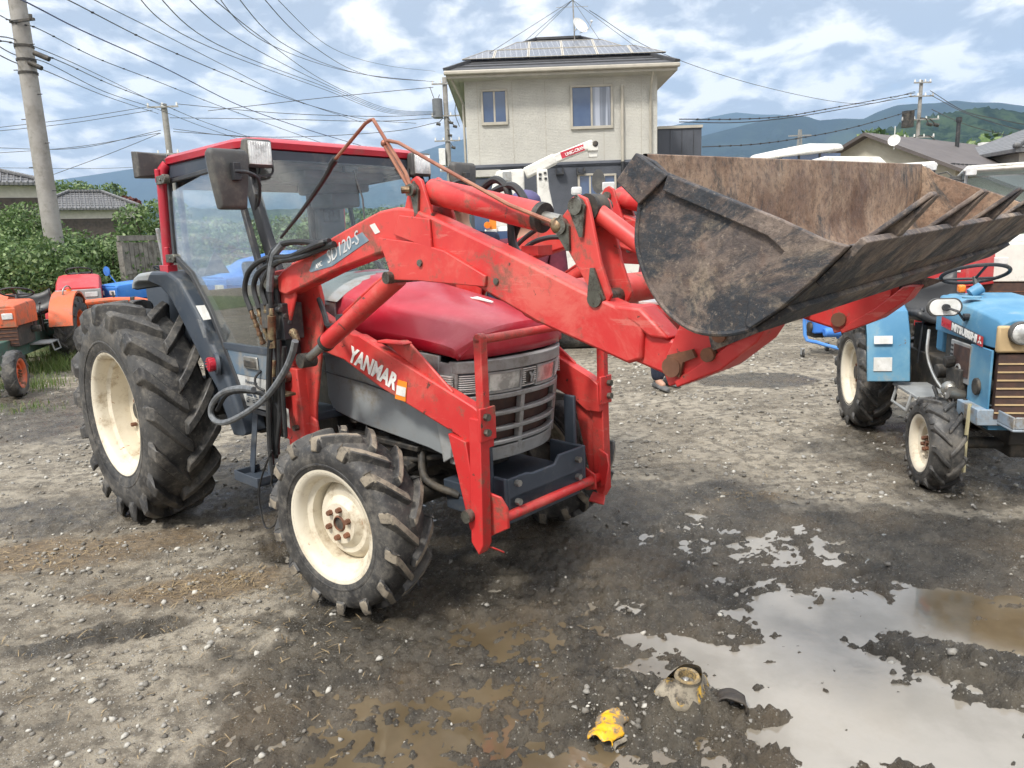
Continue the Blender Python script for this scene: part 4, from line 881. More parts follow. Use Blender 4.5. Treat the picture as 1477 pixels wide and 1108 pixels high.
# roof
b=MB()
def roof_ring(z,g,xo=0):
    pts=[]; x0,x1=RX-.06-g,FX+.05+g+xo; h=HWC+.02+g; r=.10
    for cx_,cy_,a0 in((x1-r,h-r,0),(x0+r,h-r,90),(x0+r,-h+r,180),(x1-r,-h+r,270)):
        for k in range(6):
            a=math.radians(a0+90*k/5); pts.append(V(cx_+r*math.cos(a),cy_+r*math.sin(a),z))
    return pts
b.loft([roof_ring(1.985,-.02),roof_ring(1.99,0),roof_ring(2.018,.004),roof_ring(2.034,-.012),roof_ring(2.046,-.06)])
rf=add(b,'roof',MT['roofred'],ang=50)
b=MB(); b.bx(RX-.03,FX+.03,-HWC+.02,HWC-.02,1.955,1.984); b.bx(FX-.02,FX+.045,-HWC+.03,HWC-.03,1.935,1.984)
b.bx(RX,FX,-HWC-.008,-HWC+.045,1.915,1.986); b.bx(RX,FX,HWC-.045,HWC+.008,1.915,1.986); b.bx(RX-.01,RX+.05,-HWC,HWC,1.90,1.986)
add(b,'roof_rail',MT['navy'],rf,bevel=.006)
b=MB(); b.bx(RX+.03,FX-.02,-HWC+.05,HWC-.05,1.925,1.954); b.bx(RX+.04,.75,.22,.48,1.84,1.93); b.bx(RX+.04,.62,.30,.50,1.76,1.85); b.bx(.7,.98,-.1,.42,1.88,1.93)
add(b,'roof_lining',MT['greytrim'],rf,bevel=.015)
# posts
for s in(-1,1):
    b=MB()
    b.tube([V(.34,s*.535,1.99),V(.325,s*.553,1.965),V(.315,s*.563,1.90),V(.28,s*.570,1.43)],.028,14); b.bx(.23,.335,s*.545,s*.60,1.405,1.46)
    for z in(1.93,1.52): b.cyl((.325,s*.585,z-.035),(.325,s*.585,z+.035),.016,n=12)
    add(b,'cab_post',MT['roofred'],bevel=.003)
    b=MB()
    for z in(1.905,1.495): b.bx(.325,.45,s*.585,s*.60,z-.022,z+.022); b.cyl((.44,s*.58,z),(.44,s*.612,z),.024,n=14); b.cyl((.385,s*.60,z),(.385,s*.606,z),.008,n=8)
    add(b,'door_hinge',MT['pin'],bevel=.003)
    # front pillar leaning forward towards the bottom
    b=MB(); A=[(1.135,.515,1.975),(1.20,.530,1.80),(1.30,.545,1.60),(1.385,.55,1.42),(1.44,.55,1.25),(1.46,.55,1.05)]
    for (p,q) in zip(A,A[1:]): pass
    rings=[]
    for x,y,z in A: rings.append([V(x-.035,s*(y-.03),z-.004),V(x+.025,s*(y-.035),z),V(x+.03,s*(y+.005),z),V(x-.03,s*(y+.012),z-.004)])
    b.loft(rings); add(b,'front_pillar',MT['black'],bevel=.006)
    # door
    b=MB(); D=[(.385,1.905),(1.105,1.93),(1.17,1.80),(1.27,1.60),(1.355,1.42),(1.41,1.25),(1.42,1.0),(1.41,.74),(1.07,.745),(1.02,.86),(.93,1.02),(.80,1.22),(.62,1.40),(.42,1.50)]
    def dy(z): return s*(.555+.05*math.sin(min(1,max(0,(1.93-z)/1.0))*PI*.6))
    def frame(poly,w_):
        cxx=sum(p[0] for p in poly)/len(poly); czz=sum(p[1] for p in poly)/len(poly); n=len(poly); inn=[]
        for i in range(n):
            p=Vector(poly[i]); a=(p-Vector(poly[i-1])).normalized(); c=(Vector(poly[(i+1)%n])-p).normalized(); t=(a+c).normalized(); nn=Vector((-t.y,t.x))
            if nn.dot(Vector((cxx,czz))-p)<0: nn=-nn
            inn.append(p+nn*w_)
        return inn
    inn=frame(D,.028); n=len(D)
    for off in(0,):
        vs=[];fs=[]
        for i in range(n):
            o_=D[i]; q=inn[i]
            vs+=[V(o_[0],dy(o_[1])-s*.012,o_[1]),V(o_[0],dy(o_[1])+s*.012,o_[1]),V(q.x,dy(q.y)+s*.012,q.y),V(q.x,dy(q.y)-s*.012,q.y)]
        for i in range(n):
            j=(i+1)%n
            for k in range(4): fs.append((i*4+k,i*4+(k+1)%4,j*4+(k+1)%4,j*4+k))
        b.add(vs,fs)
    dr=add(b,'door',MT['black'],bevel=.003,ang=40)
    # glass: strips by height
    def inside(poly,z):
        xs=[]
        for i in range(len(poly)):
            (x0,z0),(x1,z1)=poly[i],poly[(i+1)%len(poly)]
            if (z0-z)*(z1-z)<=0 and z0!=z1: xs.append(x0+(x1-x0)*(z-z0)/(z1-z0))
        return (min(xs),max(xs)) if len(xs)>=2 else None
    polyi=[(p.x,p.y) for p in inn]
    def sheet(z0,z1,n_,off,th,mat,name,par):
        rings=[]
        for i in range(n_+1):
            z=z0+(z1-z0)*i/n_; r=inside(polyi,z)
            if not r: continue
            rings.append([V(r[0]-.006,dy(z)+s*off,z),V(r[1]+.006,dy(z)+s*off,z),V(r[1]+.006,dy(z)+s*(off-th),z),V(r[0]-.006,dy(z)+s*(off-th),z)])
        b=MB(); b.loft(rings); return add(b,name,mat,par,ang=60)
    sheet(1.075,1.898,14,.002,.004,MT['glass'],'door_glass',dr)
    sheet(.925,1.045,3,.006,.02,MT['doorblue'],'door_panel',dr); sheet(.772,.922,3,.005,.018,MT['doorwhite'],'door_panel',dr)
    sheet(1.045,1.075,1,.012,.03,MT['navy'],'glass_rail',dr)
    if s<0:
        b=MB(); c=V(1.19,dy(.99)-.012,.995); b.box(c,(.13,.012,.062)); h=add(b,'door_handle',MT['steel'],dr,bevel=.008)
        b=MB(); b.box(c+V(0,-.007,-.005),(.11,.006,.032)); add(b,'handle_recess',MT['dark'],dr,bevel=.006)
        y_=dy(.85)-.008
        text_mesh('door_lettering','Powerstar',(1.10,y_,.888),(1,0,0),(0,0,1),.028,MT['txtdark'],dr,shear=.2,thick=.0005)
        text_mesh('door_lettering','FSDR',(1.09,y_,.795),(1,0,0),(0,0,1),.095,MT['txtdark'],dr,shear=.1,bold=.003,thick=.0005,width=.30)
        b=MB()
        for z in(.803,.812,.821): b.bx(1.085,1.40,y_-.003,y_-.0015,z,z+.0035)
        add(b,'lettering_stripe',MT['doorwhite'],dr)
        b=MB(); b.tube([V(1.27,y_,.965),V(1.245,y_-.02,.93),V(1.25,y_-.02,.89),V(1.28,y_,.87)],.006,8,smooth=4); add(b,'grab_handle',MT['black'],dr)
# windscreen and rear window
b=MB(); rings=[]
for x,y,z in[(1.165,.50,1.94),(1.235,.515,1.80),(1.335,.52,1.60),(1.42,.525,1.42),(1.47,.525,1.26)]:
    rings.append([V(x+.03*(1-(k/8)**2),y*k/8,z) for k in range(-8,9)]+[V(x-.005+.03*(1-(k/8)**2),y*k/8,z) for k in range(8,-9,-1)])
b.loft(rings); add(b,'windscreen',MT['glass'],ang=60)
b=MB(); b.bx(.335,.34,-.50,.32,1.30,1.90); add(b,'rear_window',MT['glass'])
b=MB()
b.bx(.33,.36,-.53,.53,1.14,1.31); b.bx(.325,.36,.30,.335,1.30,1.92); b.bx(.325,.36,-.50,-.475,1.30,1.92); b.bx(.325,.36,-.5,.32,1.86,1.92)
add(b,'rear_frame',MT['black'],bevel=.006)
b=MB(); b.bx(.335,.40,.335,.53,1.28,1.93); b.bx(.33,.36,.335,.44,1.30,1.9); ln=add(b,'rear_lining',MT['greytrim'],bevel=.02)
b=MB(); b.lathe([(.0,.402),(.05,.402),(.055,.405),(.0551,.40)],(0,0,0),(1,0,0),24)
for i,v in enumerate(b.v): b.v[i]=(v[0],v[1]+.43,v[2]*1.35+1.50)
add(b,'speaker',MT['plastic'],ln)
b=MB(); b.bx(.402,.406,.37,.49,1.68,1.76); add(b,'instruction_plate',MT['hosegrey'],ln)
# fender with its broad front band
def fender(s):
    path=[(-.015,1.335),(-.01,1.37),(.02,1.398),(.08,1.418),(.20,1.428),(.34,1.425),(.42,1.38),(.58,1.22),(.76,1.02),(.86,.88),(.93,.73),(.965,.60)]
    inn_=[(.01,1.335),(.015,1.352),(.04,1.366),(.09,1.376),(.15,1.376),(.22,1.345),(.30,1.275),(.44,1.12),(.64,.92),(.74,.82),(.80,.68),(.85,.58)]
    b=MB(); n=len(path); vs=[];fs=[]
    for (x,z),(x2,z2) in zip(path,inn_):
        bulge=.018*max(0,1-abs(z-1.0)/.5); wd=.105 if z>1.1 else .07+.07*(z-.6)
        yo=.575+bulge+(.09 if x<.1 else max(0,.09*(1-(x-.1)/.35)))
        vs+=[V(x,s*.45,z),V(x,s*(yo-.012),z),V(x-.005,s*yo,z-.014),V(x2,s*(yo+.002),z2),V(x2,s*(yo-.02),z2-.004),V(x2+.02,s*.45,z2+.01)]
    for i in range(n-1):
        for k in range(6): k2=(k+1)%6; fs.append((i*6+k,i*6+k2,(i+1)*6+k2,(i+1)*6+k) if s<0 else (i*6+k2,i*6+k,(i+1)*6+k,(i+1)*6+k2))
    fs+=[(5,4,3,2,1,0),tuple((n-1)*6+k for k in range(6))]
    b.add(vs,fs,0)
    for i in range(len(b.f)): 
        if i//6<4: b.m[i]=1
    f=add(b,'fender',[MT['navy'],MT['grey']],bevel=.008,ang=32,weld=True)
    return f
fn=fender(-1); fender(1)
b=MB(); c=V(.80,-.592,.955); b.cyl(c,c+V(-.005,-.018,0),.06,.055,n=24,m=1); b.cyl(c+V(-.005,-.018,0),c+V(-.012,-.05,0),.034,n=28,m=0)
for k in range(14):
    a=2*PI*k/14; b.cyl(c+V(-.012+.034*math.cos(a),-.024,.034*math.sin(a)),c+V(-.012+.034*math.cos(a),-.05,.034*math.sin(a)),.004,n=6,m=0)
add(b,'filler_cap',[MT['roofred'],MT['navy']],fn,bevel=.002,seg=1)
b=MB(); b.prism([V(p.x,-.5885,p.z) for p in (T.Y(283,441,-.5885),T.Y(296,440,-.5885),T.Y(307,460,-.5885),T.Y(294,462,-.5885))],(0,-.003,0)); add(b,'sticker',MT['white'],fn)
b=MB(); b.prism([V(.66,-.61,1.18),V(.695,-.61,1.175),V(.74,-.612,1.09),V(.71,-.612,1.085)],(0,-.003,0)); add(b,'sticker',MT['hosegrey'],dr)
# inner wheel arch and cab floor
b=MB()
for s in(-1,1):
    b.prism([V(-.35,s*.47,1.36),V(.32,s*.47,1.41),V(.70,s*.47,1.10),V(.80,s*.47,.80),V(.80,s*.47,.60),V(.55,s*.47,.60),V(.40,s*.47,.9),V(0,s*.47,1.05),V(-.35,s*.47,1.0)],(0,-s*.02,0))
b.bx(.32,1.42,-.52,.52,.70,.745); b.bx(-.32,.36,-.46,.46,1.12,1.16); b.bx(.32,.36,-.46,.46,.72,1.16)
add(b,'cab_floor',MT['navy'],bevel=.008)
# cowl, dash and wheel
b=MB(); b.loft([[V(1.30,.40*k/6,1.30+.10*(1-abs(k/6)**2.5)) for k in range(-6,7)],[V(1.42,.40*k/6,1.29+.105*(1-abs(k/6)**2.5)) for k in range(-6,7)],[V(1.52,.33*k/6,1.27+.10*(1-abs(k/6)**2.5)) for k in range(-6,7)]],caps=False,closed=False)
b.prism([V(1.30,-.40,1.30),V(1.42,-.40,1.29),V(1.50,-.335,1.27),V(1.50,-.335,1.02),V(1.30,-.40,1.02)],(0,.01,0)); b.prism([V(1.30,.40,1.30),V(1.42,.40,1.29),V(1.50,.335,1.27),V(1.50,.335,1.02),V(1.30,.40,1.02)],(0,-.01,0))
add(b,'cowl',MT['grey'],ang=60)
b=MB(); b.bx(1.12,1.34,-.22,.22,1.0,1.36); b.bx(1.02,1.18,-.16,.16,1.22,1.38); b.cyl((1.05,0,1.30),(.93,0,1.42),.025,n=12)
add(b,'dashboard',MT['plastic'],bevel=.02)
b=MB(); cc=V(.92,0,1.43); ax=V(-.55,0,.83).normalized(); u,w_=basis(ax); b.tube([cc+u*(.18*math.cos(a))+w_*(.18*math.sin(a)) for a in [2*PI*k/32 for k in range(33)]],.012,8,caps=False)
for a in(.4,2.5,4.6): b.tube([cc-ax*.02,cc+u*(.18*math.cos(a))+w_*(.18*math.sin(a))],.009,6)
b.cyl(cc-ax*.03,cc,.035,n=14); add(b,'steering_wheel',MT['black'])
b=MB(); b.bx(.42,.86,-.22,.22,1.02,1.10); b.prism([V(.46,-.21,1.08),V(.38,-.21,1.45),V(.42,-.21,1.47),V(.52,-.21,1.12)],(0,.42,0)); b.bx(.5,.78,-.16,.16,.74,1.03)
add(b,'driver_seat',MT['seat'],bevel=.03)
b=MB(); b.prism([V(.37,-.42,1.40),V(.37,-.27,1.40),V(.37,-.345,1.53)],(.008,0,0)); add(b,'slow_sign',MT['hosegrey'])
b=MB()
for yy,xx in((-.42,.9),(-.36,1.0)): b.tube([V(xx,yy,.75),V(xx+.02,yy,1.05),V(xx-.02,yy+.02,1.18)],.008,6); b.sphere(V(xx-.02,yy+.02,1.19),.02,8)
add(b,'lever',MT['black'])
# work lamps
def lamp(c,w_,h,d,name='work_lamp',yaw=0):
    b=MB(); R_=Matrix.Rotation(yaw,3,'Z')
    b.loft([[c+R_@V(-d,-w_*.30,-h*.30),c+R_@V(-d,w_*.30,-h*.30),c+R_@V(-d,w_*.30,h*.30),c+R_@V(-d,-w_*.30,h*.30)],[c+R_@V(-d*.35,-w_*.5,-h*.5),c+R_@V(-d*.35,w_*.5,-h*.5),c+R_@V(-d*.35,w_*.5,h*.5),c+R_@V(-d*.35,-w_*.5,h*.5)],[c+R_@V(0,-w_*.5,-h*.5),c+R_@V(0,w_*.5,-h*.5),c+R_@V(0,w_*.5,h*.5),c+R_@V(0,-w_*.5,h*.5)]])
    o=add(b,name,MT['plastic'],bevel=.010)
    b=MB(); b.box(c+R_@V(.002,0,0),(.012,w_*.84,h*.82),rot=R_)
    for k in range(9): b.box(c+R_@V(.008,(-.36+.09*k)*w_,0),(.003,.004,h*.78),rot=R_)
    add(b,'lamp_glass',MT['clearlens'],o,bevel=.004); return o
for s in(-1,1):
    c=V(1.255,s*.50,1.955) if s<0 else V(1.235,.485,1.955)
    lamp(c,.132,.125,.10)
    b=MB(); b.tube([c+V(-.03,-.075,-.02),c+V(-.03,-.07,-.085),c+V(-.03,0,-.10),c+V(-.03,.07,-.085),c+V(-.03,.075,-.02)],.006,6,smooth=4)
    b.tube([c+V(-.03,0,-.09),c+V(-.045,s*.01,-.20)],.012,8); b.cyl(c+V(-.04,s*.01,-.13),c+V(-.05,s*.01,-.21),.018,n=10); b.tube([c+V(-.08,0,.02),c+V(-.12,-s*.05,.05),c+V(-.10,-s*.05,-.05),c+V(-.06,0,-.12)],.004,6,smooth=4)
    add(b,'lamp_bracket',MT['black'])
# mirrors
for s in(-1,1):
    mc=V(1.345,-.700,1.825) if s<0 else V(1.34,.70,1.84)
    def mr(x,g): 
        o=[]
        for a,c_ in((-.062,-.128),(.062,-.128),(.088,.045),(.092,.11),(.078,.128),(-.078,.128),(-.092,.11),(-.088,.045)): o.append(mc+V(x,a*g*(1),c_*g))
        return o
    b=MB(); b.loft([mr(-.03,.97),mr(-.012,1.0),mr(.012,.96),mr(.02,.85)]); o=add(b,'side_mirror',MT['plastic'],bevel=.012,ang=50)
    b=MB(); b.loft([mr(-.032,.93),mr(-.034,.93)]); add(b,'mirror_glass',MT['mirror'],o)
    b=MB(); b.box(mc+V(.035,.012*-s,.03),(.03,.035,.075)); b.tube([mc+V(.045,0,.03),mc+V(.05,-s*.06,.025),mc+V(.02,-s*.12,-.0),mc+V(-.05,-s*.155,-.07),mc+V(-.09,-s*.16,-.11)],.0085,8,smooth=5); b.cyl(mc+V(-.06,-s*.152,-.05),mc+V(-.10,-s*.162,-.12),.012,n=10)
    add(b,'mirror_arm',MT['black'],o,bevel=.003)
# rear lamp beside the cab post
for s in(-1,1):
    c=V(.20,s*.545,2.0)
    b=MB(); b.loft([[c+V(-.07,-s*.03,-.055),c+V(-.07,s*.08,-.055),c+V(-.07,s*.08,.055),c+V(-.07,-s*.03,.055)],[c+V(.0,-s*.07,-.07),c+V(.0,s*.115,-.075),c+V(.0,s*.115,.065),c+V(.0,-s*.07,.065)],[c+V(.05,-s*.05,-.055),c+V(.05,s*.105,-.07),c+V(.05,s*.105,.06),c+V(.05,-s*.05,.05)]])
    b.prism([c+V(.05,-s*.04,.03),c+V(.16,-s*.09,.045),c+V(.16,-s*.09,.015),c+V(.05,-s*.04,-.05)],(0,s*.012,0))
    o=add(b,'rear_lamp',MT['plastic'],bevel=.014); b=MB(); b.bx(c.x-.078,c.x-.066,c.y-.05,c.y+.06,c.z-.045,c.z+.045); add(b,'lamp_glass',MT['lens'],o)
# amber turn lamp, wiper, step, roof aerial
for s in(-1,1):
    b=MB(); b.bx(1.46,1.51,s*.545,s*.595,1.335,1.395); o=add(b,'turn_lamp',MT['amber'],bevel=.012)
b=MB(); b.tube([V(1.20,.05,1.91),V(1.30,.02,1.76),V(1.40,-.05,1.52)],.005,6); b.bx(1.14,1.17,.02,.10,1.90,1.93); add(b,'wiper',MT['black'])
b=MB(); 
for xx in(1.07,1.25): b.bar(V(xx,-.56,.72),V(xx-.02,-.60,.42),.006,.05,up=(1,0,0))
b.bx(1.03,1.26,-.68,-.55,.405,.420); b.bx(1.03,1.04,-.68,-.55,.405,.45); b.bx(1.25,1.26,-.68,-.55,.405,.45); b.bx(1.03,1.26,-.685,-.677,.40,.45)
add(b,'step',MT['navy'],bevel=.003)
# ================================================================== hills
def hill(name,ridge,D,mat,foot=.62,rows=26,step=9,rough=.06,seed=0,tree=0):
    xs=np.arange(ridge[0][0],ridge[-1][0]+1,step); py=np.interp(xs,[r[0] for r in ridge],[r[1] for r in ridge])
    R0=[at(float(a),float(p),D) for a,p in zip(xs,py)]; vs=[]; k=len(xs)
    ts=list(np.linspace(0,1,rows))+[1.06,1.15,1.3]
    RX_=np.array([p.x for p in R0]); RY_=np.array([p.y for p in R0]); RZ_=np.array([p.z for p in R0])
    for t in ts:
        d=foot+(1-foot)*t if t<=1 else t; x,y=RX_*d,RY_*d
        f=(t**1.15) if t<=1 else max(0,1-(t-1)*2.2)
        sp=1-np.abs(vnoise(x/D*11+seed,y/D*7,seed))*1.6; n_=fbm(x/D*30,y/D*30,3,seed+5)
        z=RZ_*f*(1+(.30*(sp-.7)+rough*2*n_)*(1-t)**.5*min(1,t*3) if t<1 else 1)
        if t==1 and tree: z=z+tree*vnoise(x/D*260.,x*0,3)
        if t==0: z=x*0-6
        vs+=[(float(a),float(c_),float(e_)) for a,c_,e_ in zip(x,y,z)]
    b=MB(); b.add(vs,[(j*k+i,j*k+i+1,(j+1)*k+i+1,(j+1)*k+i) for j in range(len(ts)-1) for i in range(k-1)])
    o=b.build(name,mat,ang=180); return tag(o,kind='structure')
def forest(name,a,b_,sc_):
    m,t,b=newmat(name); c=mix(t,rng(t,noise(t,sc_,10,.72),.4,.62),a,b_); c=mix(t,rng(t,noise(t,sc_*.16,6,.6),.52,.66,0,.35),c,(0.08,0.11,0.045)); t.links.new(c,b.inputs['Base Color']); b.inputs['Roughness'].default_value=1; b.inputs['Specular IOR Level'].default_value=0.05
    bump(t,b,noise(t,sc_*1.3,8,.75),1,12 if sc_<.02 else 5); return m
FA=forest('far_forest',(0.008,0.018,0.014),(0.020,0.034,0.022),.008); FB=forest('near_forest',(0.006,0.018,0.010),(0.045,0.072,0.030),.035)
hill('hills',[(-900,268),(-300,250),(-100,262),(0,264),(65,262),(110,256),(150,250),(195,243),(240,246),(300,258),(370,270),(430,268),(480,262),(519,256),(568,240),(597,222),(640,208),(672,200),(760,190),(860,192),(950,186),(1014,171),(1060,162),(1090,165),(1125,166),(1155,168),(1220,184),(1400,195),(1800,215),(2400,235)],7600,FA,seed=3)
hill('hills',[(560,300),(700,255),(900,225),(1014,196),(1080,179),(1130,167),(1165,168),(1180,174),(1215,171),(1245,172),(1265,162),(1293,152),(1316,150),(1350,149),(1377,145),(1405,148),(1440,148),(1477,153),(1600,165),(1900,150),(2400,170)],4300,FA,seed=8,rows=30,step=7)
hill('hills',[(1090,262),(1180,222),(1227,207),(1266,190),(1303,178),(1343,166),(1384,160),(1417,155),(1444,157),(1477,162),(1560,176),(1700,172),(1900,200),(2300,215)],1250,FB,seed=4,step=4,tree=7,rows=30)
hill('hills',[(-900,300),(-300,290),(0,296),(200,300),(400,302),(520,300),(700,297),(900,275),(1100,262),(1477,250),(2000,240)],1700,FB,seed=14,step=8,tree=5,foot=.5)
# ================================================================== foliage
def leafmat(name,c1,c2,tr=.25):
    m,t,b=newmat(name); oi=t.nodes.new('ShaderNodeObjectInfo'); c=mix(t,rng(t,noise(t,2.2,4,.6),.35,.65),c1,c2)
    t.links.new(c,b.inputs['Base Color']); b.inputs['Roughness'].default_value=.55; b.inputs['Specular IOR Level'].default_value=.35
    b.inputs['Subsurface Weight'].default_value=0
    tl=t.nodes.new('ShaderNodeBsdfTranslucent'); t.links.new(c,tl.inputs[0]); mx_=t.nodes.new('ShaderNodeMixShader'); mx_.inputs[0].default_value=tr; t.links.new(b.outputs[0],mx_.inputs[1]); t.links.new(tl.outputs[0],mx_.inputs[2]); t.links.new(mx_.outputs[0],t.nodes['Material Output'].inputs[0]); return m
LG=[leafmat('leaf_mid',(0.085,0.150,0.045),(0.125,0.195,0.062)),leafmat('leaf_dark',(0.045,0.090,0.030),(0.070,0.120,0.038)),leafmat('leaf_pale',(0.20,0.28,0.11),(0.26,0.33,0.16))]
LC=[leafmat('cypress_green',(0.03,0.065,0.02),(0.05,0.09,0.03)),leafmat('cypress_dark',(0.018,0.042,0.016),(0.03,0.06,0.02)),leafmat('cypress_tip',(0.06,0.10,0.035),(0.08,0.12,0.04))]
LR=[leafmat('maple_red',(0.10,0.025,0.02),(0.13,0.035,0.025)),leafmat('maple_dark_red',(0.06,0.018,0.016),(0.08,0.02,0.02)),leafmat('maple_tip',(0.16,0.05,0.03),(0.18,0.06,0.035))]
BARK=paint('bark',(0.10,0.08,0.06),.9,(0.06,0.048,0.036),vs=8,bs=.4)
def leaves(lumps,n,size,seed,shell=.35,asp=1.7):
    rg=np.random.RandomState(seed); vs=[];fs=[];ms=[]; wt=np.array([l[3]**2 for l in lumps]); wt/=wt.sum()
    ch=rg.choice(len(lumps),n,p=wt); d=rg.normal(size=(n,3)); d/=np.linalg.norm(d,axis=1)[:,None]; r=1-shell*rg.rand(n)**1.6
    L_=np.array([l[:3] for l in lumps])[ch]; R_=np.array([l[3] for l in lumps])[ch]; S=np.array([l[4] if len(l)>4 else 1 for l in lumps])[ch]
    P=L_+d*(r*R_)[:,None]*np.stack([np.ones(n),np.ones(n),S],1)
    nz=fbm(P[:,0]*2.3+seed,P[:,2]*2.3+P[:,1],3,seed); keep=nz>-.45; P,d=P[keep],d[keep]; n=len(P)
    nn=d+rg.normal(size=(n,3))*.75; nn/=np.linalg.norm(nn,axis=1)[:,None]; a=np.cross(nn,rg.normal(size=(n,3))); a/=np.linalg.norm(a,axis=1)[:,None]; c=np.cross(nn,a)
    s=size*(.6+.8*rg.rand(n)); A=a*(s*asp/2)[:,None]; B=c*(s/2)[:,None]; nb=nn*(s*.18)[:,None]
    Vt=np.stack([P-A,P+B*.9-nb,P+A,P-B*.9-nb],1).reshape(-1,3)
    return Vt,n,rg.choice(3,n,p=[.5,.3,.2])
def leaf_obj(name,lumps,n,size,seed,mats,parent,shell=.35,asp=1.7):
    Vt,n,mi=leaves(lumps,n,size,seed,shell,asp); me=bpy.data.meshes.new(name); me.vertices.add(4*n); me.vertices.foreach_set('co',Vt.ravel()); me.loops.add(4*n); me.loops.foreach_set('vertex_index',np.arange(4*n,dtype=np.int32)); me.polygons.add(n); me.polygons.foreach_set('loop_start',np.arange(0,4*n,4,dtype=np.int32)); me.polygons.foreach_set('loop_total',np.full(n,4,dtype=np.int32))
    for q in mats: me.materials.append(q)
    me.polygons.foreach_set('material_index',mi.astype(np.int32)); me.update(); me.validate()
    o=bpy.data.objects.new(name,me); COL.objects.link(o); o.parent=parent; return o
def tree(name,loc,H,r,label,cat,group,seed,mats=LG,n=5000,size=.10,crown0=.35,k=9,form='round',asp=1.7):
    rg=random.Random(seed); root=empty(name,loc,rg.uniform(0,6),label,cat,group)
    b=MB(); b.tube([V(0,0,-.1),V(.04*H*rg.uniform(-1,1),.03*H,H*.35),V(0,.02*H,H*.8)],lambda t:.035*H**.8*(1-.75*t)+.01,8,smooth=4)
    lumps=[]
    for i in range(k):
        if form=='cone':
            t=(i+.5)/k; lumps.append((rg.uniform(-.08,.08)*r,rg.uniform(-.08,.08)*r,H*(crown0+(1-crown0)*t),r*(1.05-t)*1.0+.06,1.25))
        else:
            a=rg.uniform(0,2*PI); rr=r*.62*math.sqrt(rg.random()); z=H*(crown0+(1-crown0)*rg.uniform(.15,.85)); q=r*rg.uniform(.38,.6)*(1-.25*abs((z/H-crown0)/(1-crown0)-.5)); 
            lumps.append((rr*math.cos(a),rr*math.sin(a),min(z,H-q*.8),q,.85))
            b.tube([V(0,0,H*crown0*.6),V(rr*.5*math.cos(a),rr*.5*math.sin(a),(H*crown0*.6+z)/2),V(rr*math.cos(a),rr*math.sin(a),z)],lambda t:.015*H**.8*(1-.7*t)+.004,6,smooth=3)
    b.build('trunk',BARK,root); leaf_obj('crown',lumps,n,size,seed,mats,root,asp=asp); return root
i=0
for px,Y,H,r in((-110,13.2,2.5,1.5),(-40,14.5,2.7,1.5),(12,13.2,2.75,1.25),(58,15.0,2.6,1.3),(100,13.8,2.35,1.2),(138,14.8,2.45,1.25),(172,13.6,2.25,1.1),(205,15.2,2.6,1.25),(236,15.0,2.75,1.1),(-75,17,2.9,1.6),(25,17.5,2.8,1.6),(80,17.5,2.5,1.5),(150,17.8,2.5,1.5),(215,18,2.9,1.5)):
    q=at(px,330,Y); i+=1; Y=Y+3.5 if px>165 else Y; q=at(px,330,Y); H=H*(.80 if Y<16 else .74)
    tree('orchard_bush',(q.x,Y,0),H,r,'leafy green bush in the dense hedge behind the old orange and red tractors','bush','green bushes of the hedge',100+i,n=9500,size=.05,crown0=.10,k=15)
for j,(px,Y,H,r) in enumerate(((520,24,2.9,1.6),(548,23,2.8,1.4),(577,25,2.9,1.6),(604,24,2.8,1.4),(470,26,2.8,1.6),(430,26,2.7,1.6),(388,25,2.6,1.5),(340,24,2.6,1.5),(300,25,2.7,1.5),(262,26,2.7,1.5))):
    q=at(px,330,Y); tree('orchard_bush',(q.x,Y,0),H,r,'leafy green bush in the far hedge seen beyond and through the cab','bush','green bushes beyond the cab',140+j,n=4200,size=.085,crown0=.12,k=10)
def bt(px,top,Y,r,kind,label,seed,mats=LG,n=6000,size=.10,**k):
    q=at(px,290,Y); tree(kind,(q.x,Y,0),at(px,top,Y).z,r,label,'tree',None,seed,mats=mats,n=n,size=size*(Y/35 if Y>30 else 1),**k)
bt(96,260,66,3.6,'broadleaf_tree','round green broadleaf tree rising between the pole and the low tiled roof',171,crown0=.3,k=12)
bt(134,265,69,3.4,'broadleaf_tree','small green broadleaf tree just behind the tiled roof ridge',172,crown0=.3,k=12)
bt(166,264,66,2.1,'conifer_tree','dark green cone-shaped conifer beside the low tiled roof',173,mats=LC,n=6000,size=.10,crown0=.15,form='cone',asp=2.4)
bt(182,265,64,1.7,'maple_tree','dark red leaved tree beside the conifer behind the hedge',174,mats=LR,n=3500,size=.09,crown0=.4)
bt(6,278,19,1.3,'broadleaf_tree','pale green bushy tree in front of the old tiled house beside the pole',175,size=.06,crown0=.25)
bt(220,287,19,1.3,'broadleaf_tree','pale green loose tree between the hedge and the red cab post',176,size=.06,crown0=.25)
# a few dark trees on the ridge behind the brown roof
for j,(px,py,Y,r) in enumerate(((1232,207,120,5),(1255,200,130,5),(1275,194,130,5),(1475,200,110,8))):
    q=at(px,py,Y); tree('hillside_tree',(q.x,Y,0),q.z+1,r,'distant dark tree beyond the brown roofed house','tree','distant trees beyond the brown roof',180+j,n=2600,size=.8,crown0=.2)
